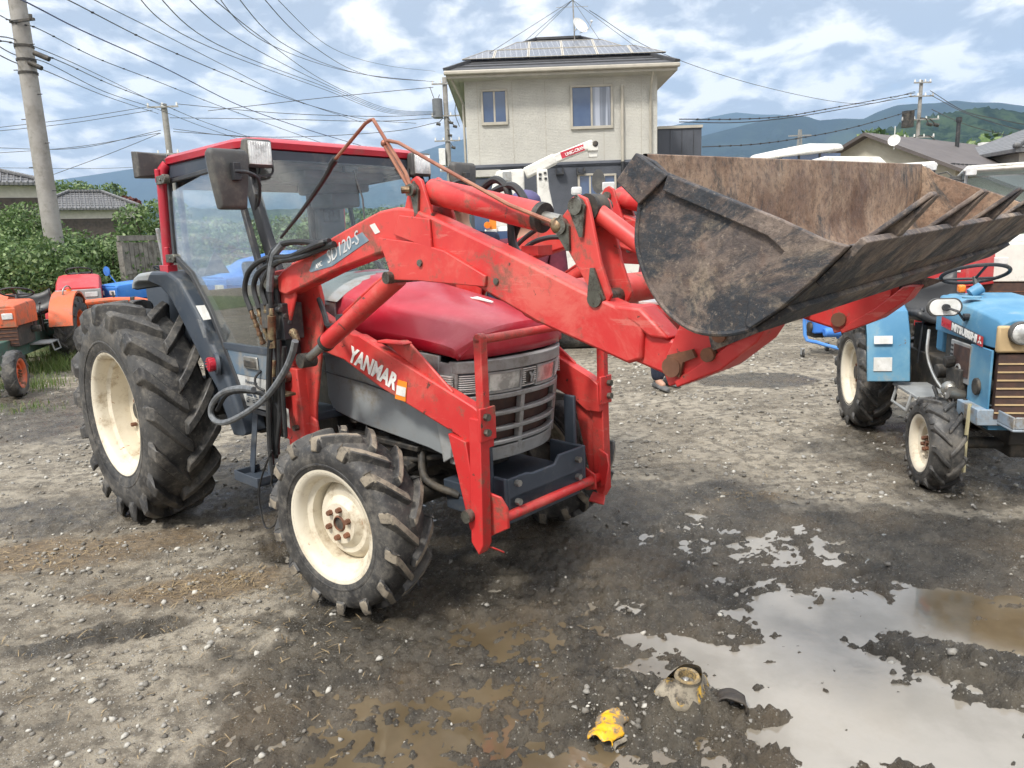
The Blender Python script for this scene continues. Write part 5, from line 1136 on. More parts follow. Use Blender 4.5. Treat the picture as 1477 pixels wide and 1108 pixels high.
# weeds and grass round the orange tractor
gm_=[leafmat('grass_green',(0.10,0.17,0.04),(0.15,0.22,0.06),.3),leafmat('grass_dry',(0.30,0.27,0.13),(0.24,0.24,0.10),.2)]
b=MB(); rg=random.Random(31)
def blade(x,y,h,lean,w_):
    a=rg.uniform(0,2*PI); d=V(math.cos(a),math.sin(a),0); n_=V(-d.y,d.x,0)*w_; z=0; pr=None; k0=len(b.v); K=4
    for k in range(K+1):
        t=k/K; p=V(x,y,-.01)+d*(lean*t*t)+V(0,0,h*t*(1-.25*t*lean/h)); ww=n_*(1-t*.9); b.v+=[tuple(p-ww),tuple(p+ww)]
    mi=0 if rg.random()<.82 else 1
    for k in range(K): b.f.append((k0+2*k,k0+2*k+1,k0+2*k+3,k0+2*k+2)); b.m.append(mi)
for (px,py,sx,sy,n,h) in((60,535,.75,.45,1500,.26),(95,520,.35,.3,700,.34),(30,560,.5,.35,600,.16),(25,590,.5,.25,200,.07),(110,470,1.2,.8,900,.35),(10,480,1.4,.8,800,.3),(140,430,1.5,1.2,900,.35),(218,475,.3,.6,350,.2),(215,450,.5,.8,400,.35)):
    g=gnd(px,py)
    for _ in range(n):
        hh=h*rg.uniform(.4,1.25); blade(rg.gauss(g.x,sx*.55),rg.gauss(g.y,sy*.6),hh,hh*rg.uniform(.1,.8),rg.uniform(.0025,.006))
go_=b.build('grass',gm_,smooth=False); tag(go_,'long green grass and weeds under the old orange tractor','grass',kind='stuff')
# grassy verge beyond the gravel lot on the left and behind
m,t,bb=newmat('verge'); t.links.new(mix(t,rng(t,noise(t,3,8,.7),.4,.62),(0.06,0.10,0.03),(0.14,0.15,0.07)),bb.inputs['Base Color']); bb.inputs['Roughness'].default_value=.95
b=MB(); pts=[(-30,11.5),(-9,10.6),(-5.5,12.5),(-3,15),(-1.5,19),(-.5,21),(-2,30),(0,60),(-60,60),(-60,12)]
b.add([(x,y,.02) for x,y in pts],[tuple(range(len(pts)))]); tag(b.build('grass_verge',m),kind='structure')
# ================================================================== slatted fence
FC=paint('weathered_board',(0.24,0.225,0.20),.85,(0.17,0.16,0.145),vs=5,dirt=(0.10,0.095,0.08),da=(.5,.7),ds=8)
f0=at(176,385,14.2); f1=at(262,385,15.5)
root=empty('board_fence',(0,0,0),0,'weathered grey board fence behind the blue tractor and the bushes','fence')
p0,p1=V(f0.x,f0.y,0),V(f1.x,f1.y,0); d=(p1-p0); L_=d.length; d.normalize(); nb=int(L_/.105)
for k in range(nb):
    b=MB(); p=p0+d*(k*.105+.05); h=1.78+rnd.uniform(-.01,.01); b.bar(p+V(0,0,.05),p+V(0,0,h),.092,.018,up=(d.y,-d.x,0)); b.build('board',FC,root)
b=MB(); b.bar(p0+V(0,0,1.86)+V(0,-.02,0),p1+V(0,-.02,1.86),.05,.10); b.bar(p0+V(0,-.03,1.2),p1+V(0,-.03,1.2),.02,.05); b.build('top_rail',FC,root,bevel=.004)
for k in range(3):
    b=MB(); p=p0+d*(L_*k/2)+V(0,.05,0); b.bx(p.x-.05,p.x+.05,p.y-.05,p.y+.05,0,1.8); b.build('post',FC,root)
# ================================================================== two-storey house
M1,t,bb=newmat('cream_siding'); c=mix(t,rng(t,noise(t,1.2,6,.6),.35,.65),(0.55,0.54,0.49),(0.49,0.48,0.44)); c=mix(t,rng(t,noise(t,2,8,.7,stretch=(1,1,.15)),.55,.75,0,.3),c,(0.34,0.32,0.28)); t.links.new(c,bb.inputs['Base Color']); bb.inputs['Roughness'].default_value=.8
bw=t.nodes.new('ShaderNodeTexBrick'); bw.inputs['Scale'].default_value=5.2; bw.inputs['Mortar Size'].default_value=.035; bw.inputs['Brick Width'].default_value=.7; bw.inputs['Row Height'].default_value=.2
tcx=t.nodes.new('ShaderNodeTexCoord'); mp=t.nodes.new('ShaderNodeMapping'); mp.inputs['Rotation'].default_value=(PI/2,0,0); t.links.new(tcx.outputs['Object'],mp.inputs[0]); t.links.new(mp.outputs[0],bw.inputs['Vector']); bmp=t.nodes.new('ShaderNodeBump'); bmp.inputs['Strength'].default_value=.8; bmp.inputs['Distance'].default_value=.02; bmp.invert=True; t.links.new(bw.outputs['Fac'],bmp.inputs['Height']); bump(t,bb,noise(t,26,4,.6,stretch=(1,1,2.2)),.7,.02,bmp.outputs[0])
M2,t,bb=newmat('slate_siding'); c=mix(t,rng(t,noise(t,1.5,6,.6),.35,.65),(0.075,0.083,0.102),(0.058,0.065,0.080)); t.links.new(c,bb.inputs['Base Color']); bb.inputs['Roughness'].default_value=.7; bump(t,bb,noise(t,30,4,.6,stretch=(1,1,2.5)),.7,.02)
ALU=paint('beige_aluminium',(0.42,0.39,0.33),.4,(0.37,0.345,0.29),vs=4,bs=0); WIN=paint('window_glass',(0.03,0.065,0.15),.04,(0.045,0.085,0.17),vs=1,bs=0); WIN.node_tree.nodes['Principled BSDF'].inputs['IOR'].default_value=1.9
CURT,t,bb=newmat('net_curtain'); t.links.new(mix(t,rng(t,noise(t,14,2,.4,stretch=(1,1,.02)),.4,.6),(0.35,0.38,0.45),(0.14,0.16,0.20)),bb.inputs['Base Color']); bb.inputs['Roughness'].default_value=.2; bb.inputs['Coat Weight'].default_value=1; bb.inputs['Coat Roughness'].default_value=.03
SLATE=paint('roof_slate',(0.045,0.047,0.052),.6,(0.065,0.065,0.07),vs=4,dirt=(0.10,0.10,0.10),da=(.6,.8),ds=10,bs=.2)
H=empty('house',(0,0,0),0,'two-storey cream and slate-blue house with a black hip roof carrying solar panels','house')
hx0,hx1,hy0,hy1=at(672,180,21).x,at(948,180,21).x,21.0,28.5; zb=at(800,237,21).z; ez=at(800,103,20.4).z; ze=ez
b=MB(); b.bx(hx0,hx1,hy0,hy1,zb+.02,ez); b.build('upper_wall',M1,H)
b=MB(); b.bx(hx0+.02,hx1-.02,hy0+.02,hy1-.02,0,zb-.06); b.bx(hx0-.01,hx1+.01,hy0-.01,hy1,zb-.06,zb+.02,0); b.build('lower_wall',M2,H)
b=MB(); b.bx(hx0-.03,hx1+.03,hy0-.035,hy0-.012,zb-.02,zb+.05); b.build('belt_trim',paint('belt_trim',(0.11,0.12,0.145),.5,bs=0),H)
for xx in(690,740,787,871,925):
    b=MB(); x=at(xx,180,21).x; b.bx(x-.006,x+.006,hy0-.006,hy0,zb+.05,ze-.1); b.build('panel_joint',ALU,H)
ov=.45; ex0,ex1,ey0,ey1=hx0-ov,hx1+ov,hy0-ov,hy1+ov; rz_=at(800,57,hy0+3.9).z; ra=V(at(772,58,hy0+3.9).x,hy0+3.9,rz_); rb_=V(at(838,57,hy0+3.9).x,hy0+3.9,rz_)
b=MB(); e=[V(ex0,ey0,ez+.16),V(ex1,ey0,ez+.16),V(ex1,ey1,ez+.16),V(ex0,ey1,ez+.16)]; e2=[p-V(0,0,.05) for p in e]
b.add(e+[ra,rb_]+e2,[(0,1,5,4),(1,2,5),(2,3,4,5),(3,0,4),(6,9,8,7),(0,6,7,1),(1,7,8,2),(2,8,9,3),(3,9,6,0)])
rf_=b.build('roof',SLATE,H,smooth=False)
b=MB()   # tile courses as thin battens, hip caps and ridge
for k in range(1,13):
    t_=k/13; a=e[0].lerp(ra,t_); c_=e[1].lerp(rb_,t_); b.bar(a+V(.05,-.0,.012),c_+V(-.05,0,.012),.03,.022)
for p,q in((e[0],ra),(e[1],rb_),(ra,rb_)): b.bar(p+V(0,0,.03),q+V(0,0,.04),.16,.07)
b.build('ridge_cap',SLATE,rf_)
b=MB(); b.bx(ex0+.04,ex1-.04,ey0+.04,ey1-.04,ez-.05,ez+.01); b.build('soffit',M1,rf_)
b=MB(); b.bx(ex0,ex1,ey0-.0,ey0+.03,ez-.05,ez+.11); b.bx(ex0,ex0+.03,ey0+.03,ey1,ez-.05,ez+.11); b.bx(ex1-.03,ex1,ey0+.03,ey1,ez-.05,ez+.11); b.build('fascia',ALU,rf_)
b=MB(); b.bx(ex0-.05,ex1+.05,ey0-.11,ey0-.004,ez+.02,ez+.13); b.build('gutter',ALU,rf_,bevel=.03)
# solar panels on the front slope
SP,t,bb=newmat('solar_cell'); bk_=t.nodes.new('ShaderNodeTexBrick'); bk_.offset=0; bk_.inputs['Scale'].default_value=1; bk_.inputs['Brick Width'].default_value=.16; bk_.inputs['Row Height'].default_value=.16; bk_.inputs['Mortar Size'].default_value=.006; bk_.inputs['Color1'].default_value=(0.05,0.06,0.085,1); bk_.inputs['Color2'].default_value=(0.045,0.055,0.08,1); bk_.inputs['Mortar'].default_value=(0.3,0.31,0.33,1); tcx=t.nodes.new('ShaderNodeTexCoord'); t.links.new(tcx.outputs['Object'],bk_.inputs['Vector']); t.links.new(bk_.outputs[0],bb.inputs['Base Color']); bb.inputs['Roughness'].default_value=.25
def rp(u,v):      # point on the front slope; u metres along from the centre, v 0..1 from eave to ridge
    a=e[0].lerp(ra,v); c_=e[1].lerp(rb_,v); m_=(e[0]+e[1])/2; m2_=(ra+rb_)/2; q=m_.lerp(m2_,v); q.x+=u; return q+V(0,-.02,.05)
def panel(u0,u1,u2,u3,v0,v1):
    n_=(rp(1,.5)-rp(0,.5)).cross(rp(0,1)-rp(0,0)).normalized()*.035; b=MB(); P_=[rp(u0,v0),rp(u1,v0),rp(u2,v1),rp(u3,v1)]; b.prism(P_,n_); o=b.build('solar_panel',SP,rf_)
    b=MB()
    for i_ in range(4): b.bar(P_[i_]+n_*1.05,P_[(i_+1)%4]+n_*1.05,.03,.012)
    b.build('panel_frame',ALU,o)
uo=.05
for u in(-1.43,-.47,.49,1.45): panel(u-.46+uo,u+.46+uo,u+.46+uo,u-.46+uo,.22,.50)
panel(-2.42-.35+uo,-1.93+uo,-1.93+uo,-2.2+uo,.22,.50); panel(1.95+uo,2.85+uo,2.15+uo,1.95+uo,.22,.50)
for u in(-.47,.49): panel(u-.46+uo,u+.46+uo,u+.46+uo,u-.46+uo,.515,.80)
panel(-1.80+uo,-.97+uo,-.97+uo,-1.35+uo,.515,.80); panel(.99+uo,1.75+uo,1.25+uo,.99+uo,.515,.80)
def window(x0,x1,z0,z1,par,slide=True,curt=False,y=hy0):
    b=MB(); w_=.055
    for (a,c_,d_,e_) in((x0-w_,x1+w_,z1,z1+w_),(x0-w_,x1+w_,z0-w_*1.4,z0),(x0-w_,x0,z0,z1),(x1,x1+w_,z0,z1)): b.bx(a,c_,y-.06,y+.02,d_,e_)
    xm=(x0+x1)/2
    if slide: b.bx(xm-.025,xm+.025,y-.035,y+.01,z0,z1)
    f_=b.build('window',ALU,par,bevel=.004); b=MB(); b.bx(x0,xm if slide else x1,y-.012,y-.002,z0,z1); b.build('pane',WIN,f_)
    if slide: b=MB(); b.bx(xm+.003,x1,y-.026,y-.016,z0,z1); b.build('pane',CURT if curt else WIN,f_)
def pw(l,t_,r,bt_,**k):
    A_=at(l,t_,hy0); B_=at(r,bt_,hy0); window(A_.x,B_.x,B_.z,A_.z,H,**k)
pw(696,133,730,176); pw(825,127,881,181,curt=True); pw(836,254,866,285); pw(872,254,886,280,slide=False)
b=MB(); x=at(897,150,21).x; b.tube([V(x,hy0-.07,at(897,124,21).z),V(x,hy0-.07,zb)],.04,10); b.build('downpipe',ALU,H)
b=MB(); b.tube([V(x,hy0-.07,zb),V(x,hy0-.07,.1)],.045,10); b.build('downpipe',MT['black'],H)
b=MB(); x=at(938,150,21).x; b.tube([V(x,ey0+.05,ez),V(x,hy0-.06,ez-.45),V(x,hy0-.06,zb-.3)],.035,8); x=hx0-.06; b.tube([V(ex0+.1,ey0+.1,ez),V(x,hy0+.2,ez-.6),V(x,hy0+.2,.2)],.035,8); b.each('downpipe',ALU,H)
for px in(807,837):
    A_=at(px,247,21); b=MB(); b.bx(A_.x-.11,A_.x+.11,hy0-.14,hy0,A_.z-.10,A_.z-.06); b.bx(A_.x-.11,A_.x-.07,hy0-.14,hy0,A_.z-.06,A_.z+.08); b.bx(A_.x+.07,A_.x+.11,hy0-.14,hy0,A_.z-.06,A_.z+.08); b.build('wall_bracket',MT['black'],H)
A_=at(676,248,20.9); B_=at(712,256,20.9); b=MB(); b.bx(A_.x,B_.x+.2,20.55,hy0,B_.z,A_.z); b.build('porch_lintel',M1,H); b=MB(); b.bx(A_.x+.1,B_.x+.15,20.97,hy0+.0,1.0,B_.z); b.build('porch_door',WIN,H)
# annex on the right
b=MB(); A_=at(949,184,23.5); B_=at(1012,184,23.5); zt=A_.z; b.bx(A_.x,B_.x,23.5,28,0,zt-.05); an=b.build('annex_wall',M2,H); b=MB(); b.bx(A_.x,B_.x+.03,23.46,28,zt-.05,zt+.03); b.build('coping',ALU,an)
for u in(.28,.55,.82):
    b=MB(); x=A_.x+(B_.x-A_.x)*u; b.bx(x-.005,x+.005,23.49,23.5,.2,zt-.06); b.build('panel_joint',MT['black'],an)
# aerial mast, dish and its guy wires
r_=V(at(829,60,24.8).x,24.8,rz_-.02)
b=MB(); tp=V(r_.x-.06,24.8,at(829,-40,24.8).z); b.tube([r_-V(0,0,.1),tp],.022,8); am=b.build('aerial_mast',MT['steel'],H)
b=MB(); 
for dz in(.4,.7,1.0): b.bar(tp-V(.5,0,dz),tp-V(-.5,0,dz),.012,.012)
b.build('aerial',MT['steel'],am)
b=MB(); c_=at(836,38,24.7); b.lathe([(.0,.0),(.10,.006),(.2,.03),(.27,.06),(.275,.055),(.2,.024),(.1,0),(0,-.006)],c_,(.45,-.65,.42),28); b.tube([c_+V(.0,0,-.2),c_+V(.25,-.35,-.18),c_+V(.33,-.42,.0)],.012,6); b.tube([c_,V(r_.x,24.8,c_.z-.1)],.02,6); b.sphere(c_+V(.33,-.42,.02),.04,8)
b.build('satellite_dish',MT['white'],am)
b=MB(); T_=V(r_.x-.04,24.8,at(829,0,24.8).z)
for q in(e[0].lerp(ra,.35),e[1].lerp(rb_,.3),ra+V(-.1,0,0),e[1].lerp(rb_,.75),e[0].lerp(ra,.8)): b.tube([T_,q],.007,4)
b.build('guy_wire',MT['black'],am)
# ================================================================== tiled houses on the left
TM,t,bb=newmat('kawara_tile'); wv=t.nodes.new('ShaderNodeTexWave'); wv.inputs['Scale'].default_value=1.5; tcx=t.nodes.new('ShaderNodeTexCoord'); t.links.new(tcx.outputs['Object'],wv.inputs['Vector']); t.links.new(mix(t,rng(t,noise(t,5,6,.6),.35,.65),(0.10,0.102,0.108),(0.15,0.15,0.152)),bb.inputs['Base Color']); bb.inputs['Roughness'].default_value=.5; bump(t,bb,wv.outputs[0],.8,.05)
PL=paint('plaster',(0.55,0.53,0.48),.8,(0.48,0.46,0.42),vs=3); DW=paint('dark_timber',(0.05,0.04,0.035),.7,(0.075,0.06,0.05),vs=5)
def hip_house(name,label,x0,x1,y0,y1,ze_,zr_,inset,dark=.5):
    h_=empty(name,(0,0,0),0,label,'house'); b=MB(); b.bx(x0+.5,x1-.5,y0+.5,y1-.5,0,ze_-.05); b.build('wall',PL,h_)
    b=MB(); b.bx(x0+.49,x1-.49,y0+.46,y0+.5,0.2,ze_-.75); b.build('timber_panel',DW,h_)
    e_=[V(x0,y0,ze_),V(x1,y0,ze_),V(x1,y1,ze_),V(x0,y1,ze_)]; ym=(y0+y1)/2; r0,r1=V(x0+inset,ym,zr_),V(x1-inset,ym,zr_)
    b=MB(); b.add(e_+[r0,r1]+[p-V(0,0,.14) for p in e_],[(0,1,5,4),(1,2,5),(2,3,4,5),(3,0,4),(6,9,8,7),(0,6,7,1),(1,7,8,2),(2,8,9,3),(3,9,6,0)]); rf=b.build('roof',TM,h_,smooth=False)
    b=MB(); n_=int((x1-x0)/.30)
    for k in range(1,n_):
        x=x0+k*.30
        f=min(1,(x-x0)/inset,(x1-x)/inset); b.tube([V(x,y0-.01,ze_+.02),V(x,y0+(ym-y0)*f,ze_+(zr_-ze_)*f+.02)],.035,6)
    for k in range(1,7):
        t_=k/7; b.bar(e_[0].lerp(r0,t_)+V(0,0,.02),e_[1].lerp(r1,t_)+V(0,0,.02),.04,.02)
    b.build('tile_row',TM,rf)
    b=MB()
    for p,q in((e_[0],r0),(e_[1],r1),(r0,r1),(e_[2],r1)): b.bar(p+V(0,0,.09),q+V(0,0,.11),.26,.18); b.sphere(p+V(0,0,.12),.13,8)
    b.build('ridge_cap',TM,rf,bevel=.04); return h_
def placed(px,Y,fn):
    p=at(px,300,Y); h_=fn(); h_.location=(p.x,p.y,0); h_.rotation_euler=(0,0,math.atan2(-p.x,p.y)); return h_
placed(75,40,lambda:hip_house('tiled_house','old house with grey tiled hip roof and pale walls beside the tall near pole',-12,0,0,8,at(75,263,40).z,at(0,238,42).z,3.6))
placed(126,58,lambda:hip_house('tiled_house','low house whose grey tiled roof shows just above the hedge behind the leaning pole',-3.7,3.7,-2.5,3.5,at(120,303,58).z,at(120,277,58).z,2.6))
# ================================================================== brown roofed house on the right
BRF=paint('brown_sheet_roof',(0.085,0.072,0.068),.6,(0.105,0.09,0.084),vs=1,bs=.1)
K=empty('house',(0,0,0),0,'cream house with a broad dark brown pitched roof and a black flue pipe','house')
kA=at(1246,191,30); kB=at(1386,186,35)
axd=(kB-kA); axd.z=0; axd.normalize(); pd=V(axd.y,-axd.x,0)     # towards the camera
zr_=kA.z; Lr=V(kB.x-kA.x,kB.y-kA.y,0).length+1.6
def kp(u,v,z): q=V(kA.x,kA.y,0)+axd*u+pd*v; return V(q.x,q.y,z)
zf=zr_-1.75; zbk=zr_-1.15
b=MB()
fr0,fr1=kp(-.0,3.7,zf),kp(Lr,3.7,zf); bk0,bk1=kp(-.0,-2.6,zbk),kp(Lr,-2.6,zbk); r0,r1=kp(0,0,zr_),kp(Lr,0,zr_); th=V(0,0,-.13)
b.add([fr0,fr1,r1,r0,bk1,bk0]+[p+th for p in(fr0,fr1,r1,r0,bk1,bk0)],[(0,1,2,3),(3,2,4,5),(7,6,9,8),(8,9,11,10),(0,3,9,6),(3,5,11,9),(1,7,8,2),(2,8,10,4),(0,6,7,1),(4,10,11,5)])
lw0,lw1=kp(1.2,3.6,zf-.02),kp(Lr+1.5,3.6,zf-.02); lf0,lf1=kp(1.2,6.4,zf-1.35),kp(Lr+1.5,6.4,zf-1.35); b.add([lf0,lf1,lw1,lw0]+[p+th for p in(lf0,lf1,lw1,lw0)],[(0,1,2,3),(7,6,5,4),(0,4,5,1),(1,5,6,2),(3,2,6,7),(0,3,7,4)])
krf=b.build('roof',BRF,K,smooth=False)
b=MB()
for v_,zz_ in((3.25,zf+.22),(6.0,zf-1.16)):
    for k in range(34): p=kp(.3+k*.36+(.18 if v_>4 else 0),v_,zz_); b.box(p,(.14,.05,.07))
b.build('snow_guard',MT['black'],krf)
b=MB(); b.add([kp(.45,3.3,0),kp(.45,3.3,zf+.05),kp(.45,0,zr_-.12),kp(.45,-2.3,zbk-.0),kp(.45,-2.3,0),kp(Lr-.5,3.3,0),kp(Lr-.5,3.3,zf+.05),kp(Lr-.5,0,zr_-.12),kp(Lr-.5,-2.3,zbk),kp(Lr-.5,-2.3,0)],[(0,1,2,3,4),(9,8,7,6,5),(0,5,6,1),(3,8,9,4)])
b.add([kp(1.6,6.0,0),kp(1.6,6.0,zf-1.25),kp(1.6,3.3,zf-.1),kp(1.6,3.3,0),kp(Lr,6.0,0),kp(Lr,6.0,zf-1.25),kp(Lr,3.3,zf-.1),kp(Lr,3.3,0)],[(0,1,2,3),(7,6,5,4),(0,4,5,1)])
b.build('wall',paint('cream_render',(0.52,0.49,0.40),.8,(0.47,0.44,0.36),vs=3),K,smooth=False)
b=MB(); p=kp(.44,-.9,zr_-1.9)
for (v_,z_,w_,h_) in((1.9,zf-.35,.5,.6),(-.3,zr_-1.75,.35,.3)):
    q0,q1=kp(.42,v_-w_/2,z_),kp(.42,v_+w_/2,z_); b=MB(); b.bar(q0,q1,.05,h_); b.build('window',WIN,K)
b=MB(); c_=at(1381,203,33.2); b.tube([V(c_.x,c_.y,c_.z-.3),V(c_.x,c_.y,at(1381,170,33.2).z)],.085,12); b.cyl(V(c_.x,c_.y,at(1381,170,33.2).z-.18),V(c_.x,c_.y,at(1381,170,33.2).z+.02),.12,n=12); b.build('flue',MT['black'],K)
b=MB(); c_=at(1290,203,27.6); b.tube([c_-V(0,0,.3),c_+V(0,0,.5)],.015,6); b.lathe([(0,0),(.15,.02),(.21,.05),(.15,.015),(0,-.005)],c_,(-.6,-.7,.3),20); b.build('satellite_dish',MT['white'],K)
# eave of another house at the right edge
A_=at(1466,208,30); hip_house('tiled_house','house showing only its dark eave corner beyond the brown roofed house',A_.x,A_.x+9,30,36,at(1468,214,30).z,at(1468,214,30).z+1.3,3)
# red and white sign on a pole
A_=at(1425,217,60); S_=empty('roadside_sign',(A_.x,60,0),0,'small red and white box sign on a pole beyond the brown roof','sign')
b=MB(); b.tube([V(0,0,0),V(0,0,A_.z-.4)],.12,8); b.build('pole',MT['steel'],S_); b=MB(); b.box(V(-.35,0,A_.z),(.7,.5,1.2)); b.build('sign_panel',MT['white'],S_); b=MB(); b.box(V(.4,0,A_.z),(.8,.52,1.25)); sr=b.build('sign_panel',paint('sign_red',(0.65,0.03,0.03),.5,bs=0),S_); b=MB(); b.box(V(.4,-.27,A_.z+.0),(.5,.02,.22)); b.build('sign_mark',MT['white'],sr)
# ================================================================== poles and wires
CON=paint('concrete_pole',(0.30,0.29,0.27),.8,(0.24,0.23,0.21),vs=3,dirt=(0.17,0.16,0.14),da=(.55,.75),ds=5,bs=.2)
def pole(px,pyt,Y,label,r=.15,name='utility_pole',cat='utility pole',lean=0):
    t_=at(px,pyt,Y); root=empty(name,(t_.x,Y,0),0,label,cat); b=MB(); b.cyl(V(lean,0,-.2),V(0,0,t_.z),r*1.25,r,n=20); b.build('shaft',CON,root); return root,t_.z
P1,z1=pole(6,-120,14,'tall near concrete utility pole rising from the hedge behind the red tractor',.135)
b=MB()
for k in range(14):
    z=1.5+k*.42; s=1 if k%2 else -1; b.cyl(V(s*.12,-.05,z),V(s*.22,-.05,z),.009,n=6)
b.build('step_bolt',MT['black'],P1)
zA=at(25,35,14).z; zB=at(22,68,14).z; zC=at(22,88,14).z
b=MB(); b.bar(V(-.1,-.14,zA),V(.36,-.18,zA+.02),.04,.04); b.cyl(V(.3,-.18,zA+.02),V(.3,-.18,zA+.10),.03,n=8); b.cyl(V(-.16,0,zB+.03),V(-.16,0,zB-.03),.02,n=8)
for z in(zB,zC,zB-.45): b.cyl(V(0,0,z-.02),V(0,0,z+.02),.16,n=18)
b.build('bracket',MT['dark'],P1)
b=MB(); q=at(60,80,13.9)-P1.location; b.cyl(q-V(.13,0,-.05),q+V(.13,0,-.07),.045,n=12); q=at(51,94,13.9)-P1.location; b.cyl(q-V(.11,0,-.05),q+V(.11,0,-.06),.042,n=12); b.build('cable_joint',MT['dark'],P1,bevel=.01)
P2,z2=pole(236,150,35,'distant plain concrete utility pole standing behind the rear lamp of the cab',.13)
def arms(P_,z,ws,dzs,ins=4,y=0):
    for w_,dz in zip(ws,dzs):
        b=MB(); b.bar(V(-w_,-.15,z-dz),V(w_,-.15,z-dz),.07,.07); a=b.build('crossarm',MT['steel'],P_); b=MB()
        for k in range(ins): x=-w_+.05+(2*w_-.1)*k/(ins-1); b.cyl(V(x,-.15,z-dz+.03),V(x,-.15,z-dz+.18),.05,.035,n=8)
        b.each('insulator',MT['white'],a)
arms(P2,z2,(.7,.5),(.15,2.2),3)
P3,z3=pole(641,112,42,'utility pole crowded with crossarms and transformers left of the cream house',.13)
arms(P3,z3,(.7,.8,.7,.5),(.35,2.0,3.3,4.9),4)
b=MB(); b.cyl(V(-.45,-.1,z3-2.1),V(-.45,-.1,z3-1.1),.28,n=18); b.build('transformer',MT['hosegrey'],P3,bevel=.03); b=MB(); b.bx(-.5,-.15,-.3,.1,z3-4.6,z3-3.7); b.build('switch_box',MT['white'],P3,bevel=.02)
b=MB()
for q in((.25,-2.35),(.45,-2.55),(.15,-3.0),(-.45,-2.4),(.3,-3.65)): b.cyl(V(q[0]-.1,-.2,z3+q[1]),V(q[0]+.12,-.2,z3+q[1]-.05),.07,n=8); b.tube([V(q[0],-.2,z3+q[1]),V(q[0]*.5,-.2,z3+q[1]+.25),V(0,-.1,z3+q[1]+.3)],.02,5)
b.tube([V(-.8,-.2,z3-.5),V(-.5,-.3,z3-1.3),V(-.3,-.2,z3-.9)],.02,6,smooth=4); b.tube([V(.8,-.2,z3-.5),V(.5,-.3,z3-1.8),V(.7,-.2,z3-2.6)],.02,6,smooth=4); b.build('cable_fitting',MT['dark'],P3)
P4,z4=pole(1329,116,45,'distant utility pole with transformers above the brown roof',.10)
arms(P4,z4,(.5,.7,1.1,.9,.8),(.15,.9,2.2,3.2,4.4),4)
b=MB(); b.cyl(V(-.7,-.1,z4-2.6),V(-.7,-.1,z4-1.7),.33,n=16); b.build('transformer',MT['dark'],P4); b=MB()
for q in((.5,-2.45),(.9,-2.5),(1.0,-3.45),(-.5,-3.5),(-.8,-4.65),(.6,-4.7),(.2,-3.8)): b.cyl(V(q[0]-.12,-.2,z4+q[1]),V(q[0]+.16,-.2,z4+q[1]-.08),.10,n=8); b.tube([V(q[0],-.2,z4+q[1]),V(q[0]*.6,-.2,z4+q[1]+.3),V(0,-.1,z4+q[1]+.35)],.03,5)
b.build('cable_fitting',MT['dark'],P4)
A_=at(1154,187,160); TW=empty('lattice_tower',(A_.x,160,0),0,'tiny far lattice tower on the plain before the blue hills','tower'); b=MB(); zt=A_.z
for s in(-1,1):
    for u_ in(-1,1): b.bar(V(s*1.2,u_*1.2,0),V(s*.2,u_*.2,zt),.18,.18)
for k in range(10):
    z0_=zt*k/10; z1_=zt*(k+1)/10; w0=1.2-(k/10); w1=1.2-((k+1)/10)
    b.bar(V(-w0,-w0,z0_),V(w1,-w1,z1_),.1,.1); b.bar(V(w0,-w0,z0_),V(-w1,-w1,z1_),.1,.1)
b.build('frame',MT['steel'],TW)
for dz in(1.2,3.5): b=MB(); b.bar(V(-2.4,0,zt-dz),V(2.4,0,zt-dz),.2,.25); b.build('crossarm',MT['steel'],TW)
def wire(pts,Ys,r,label,group,mat=None,balls=0):
    P_=[at(px,py,Y) for (px,py),Y in zip(pts,Ys)]; b=MB(); c_=catmull(P_,10); b.tube(c_,r,5,caps=False)
    if balls:
        for k in range(3,len(c_)-1,balls): b.sphere(c_[k],r*2.4,6,sc_=(1.4,1.4,.8))
    o=b.build('overhead_cable',mat or MT['rubber']); return tag(o,label,'cable',group)
G1='overhead cable sweeping down the sky to the crowded pole by the cream house'
def Yi(a,b_,n): return [a+(b_-a)*k/(n-1) for k in range(n)]
for s in((270,-60),(300,-55),(330,-60)): wire([s,(s[0]+115,s[1]+122),(s[0]+ (612-s[0])*.72,106-(270-s[0])*.05),(626,118)],[8,14,22,30],.0065,G1,'cables sweeping down to the pole by the house')
wire([(360,-40),(480,70),(560,95),(628,103)],[8,15,22,30],.0045,G1,'cables sweeping down to the pole by the house')
for k,s in enumerate(((150,-60),(185,-50),(215,-55),(243,-58))): wire([s,(s[0]+130,s[1]+118-k*3),(470,118+12-k*4),(560,163-k*2),(628,164-k*1)],[7,12,20,25,30],.0065,G1,'cables sweeping down to the pole by the house')
G2='overhead cable slanting down across the sky behind the cab roof'
gr2='cables slanting behind the cab roof'
wire([(20,-35),(98,0),(220,62),(327,108),(402,138),(520,171),(600,178)],[9,11,14,18,21,26,30],.009,G2,gr2,balls=5)
wire([(60,-40),(140,2),(240,52),(330,98),(420,142),(520,176)],[9,11,14,18,21,26],.007,G2,gr2)
BL=paint('blue_cable',(0.03,0.04,0.13),.5,bs=0)
wire([(-40,-25),(31,0),(120,45),(237,98),(345,152),(440,186),(520,210)],[9,11,14,18,22,26,30],.012,'dark blue overhead cable slanting across the sky beside the black ones',None,BL)
wire([(-20,12),(28,36),(54,41),(140,84),(223,116),(330,158),(474,210)],[12,14,14,17,20,25,30],.009,G2,gr2,balls=4)
wire([(-10,58),(24,64),(90,90),(160,122),(232,150),(300,178),(385,206)],[12,14,16,20,24,28,33],.010,G2,gr2,balls=5)
wire([(-10,62),(24,80),(70,92),(150,132),(228,158),(290,182),(360,206)],[12,14,16,20,24,28,33],.009,G2,gr2)
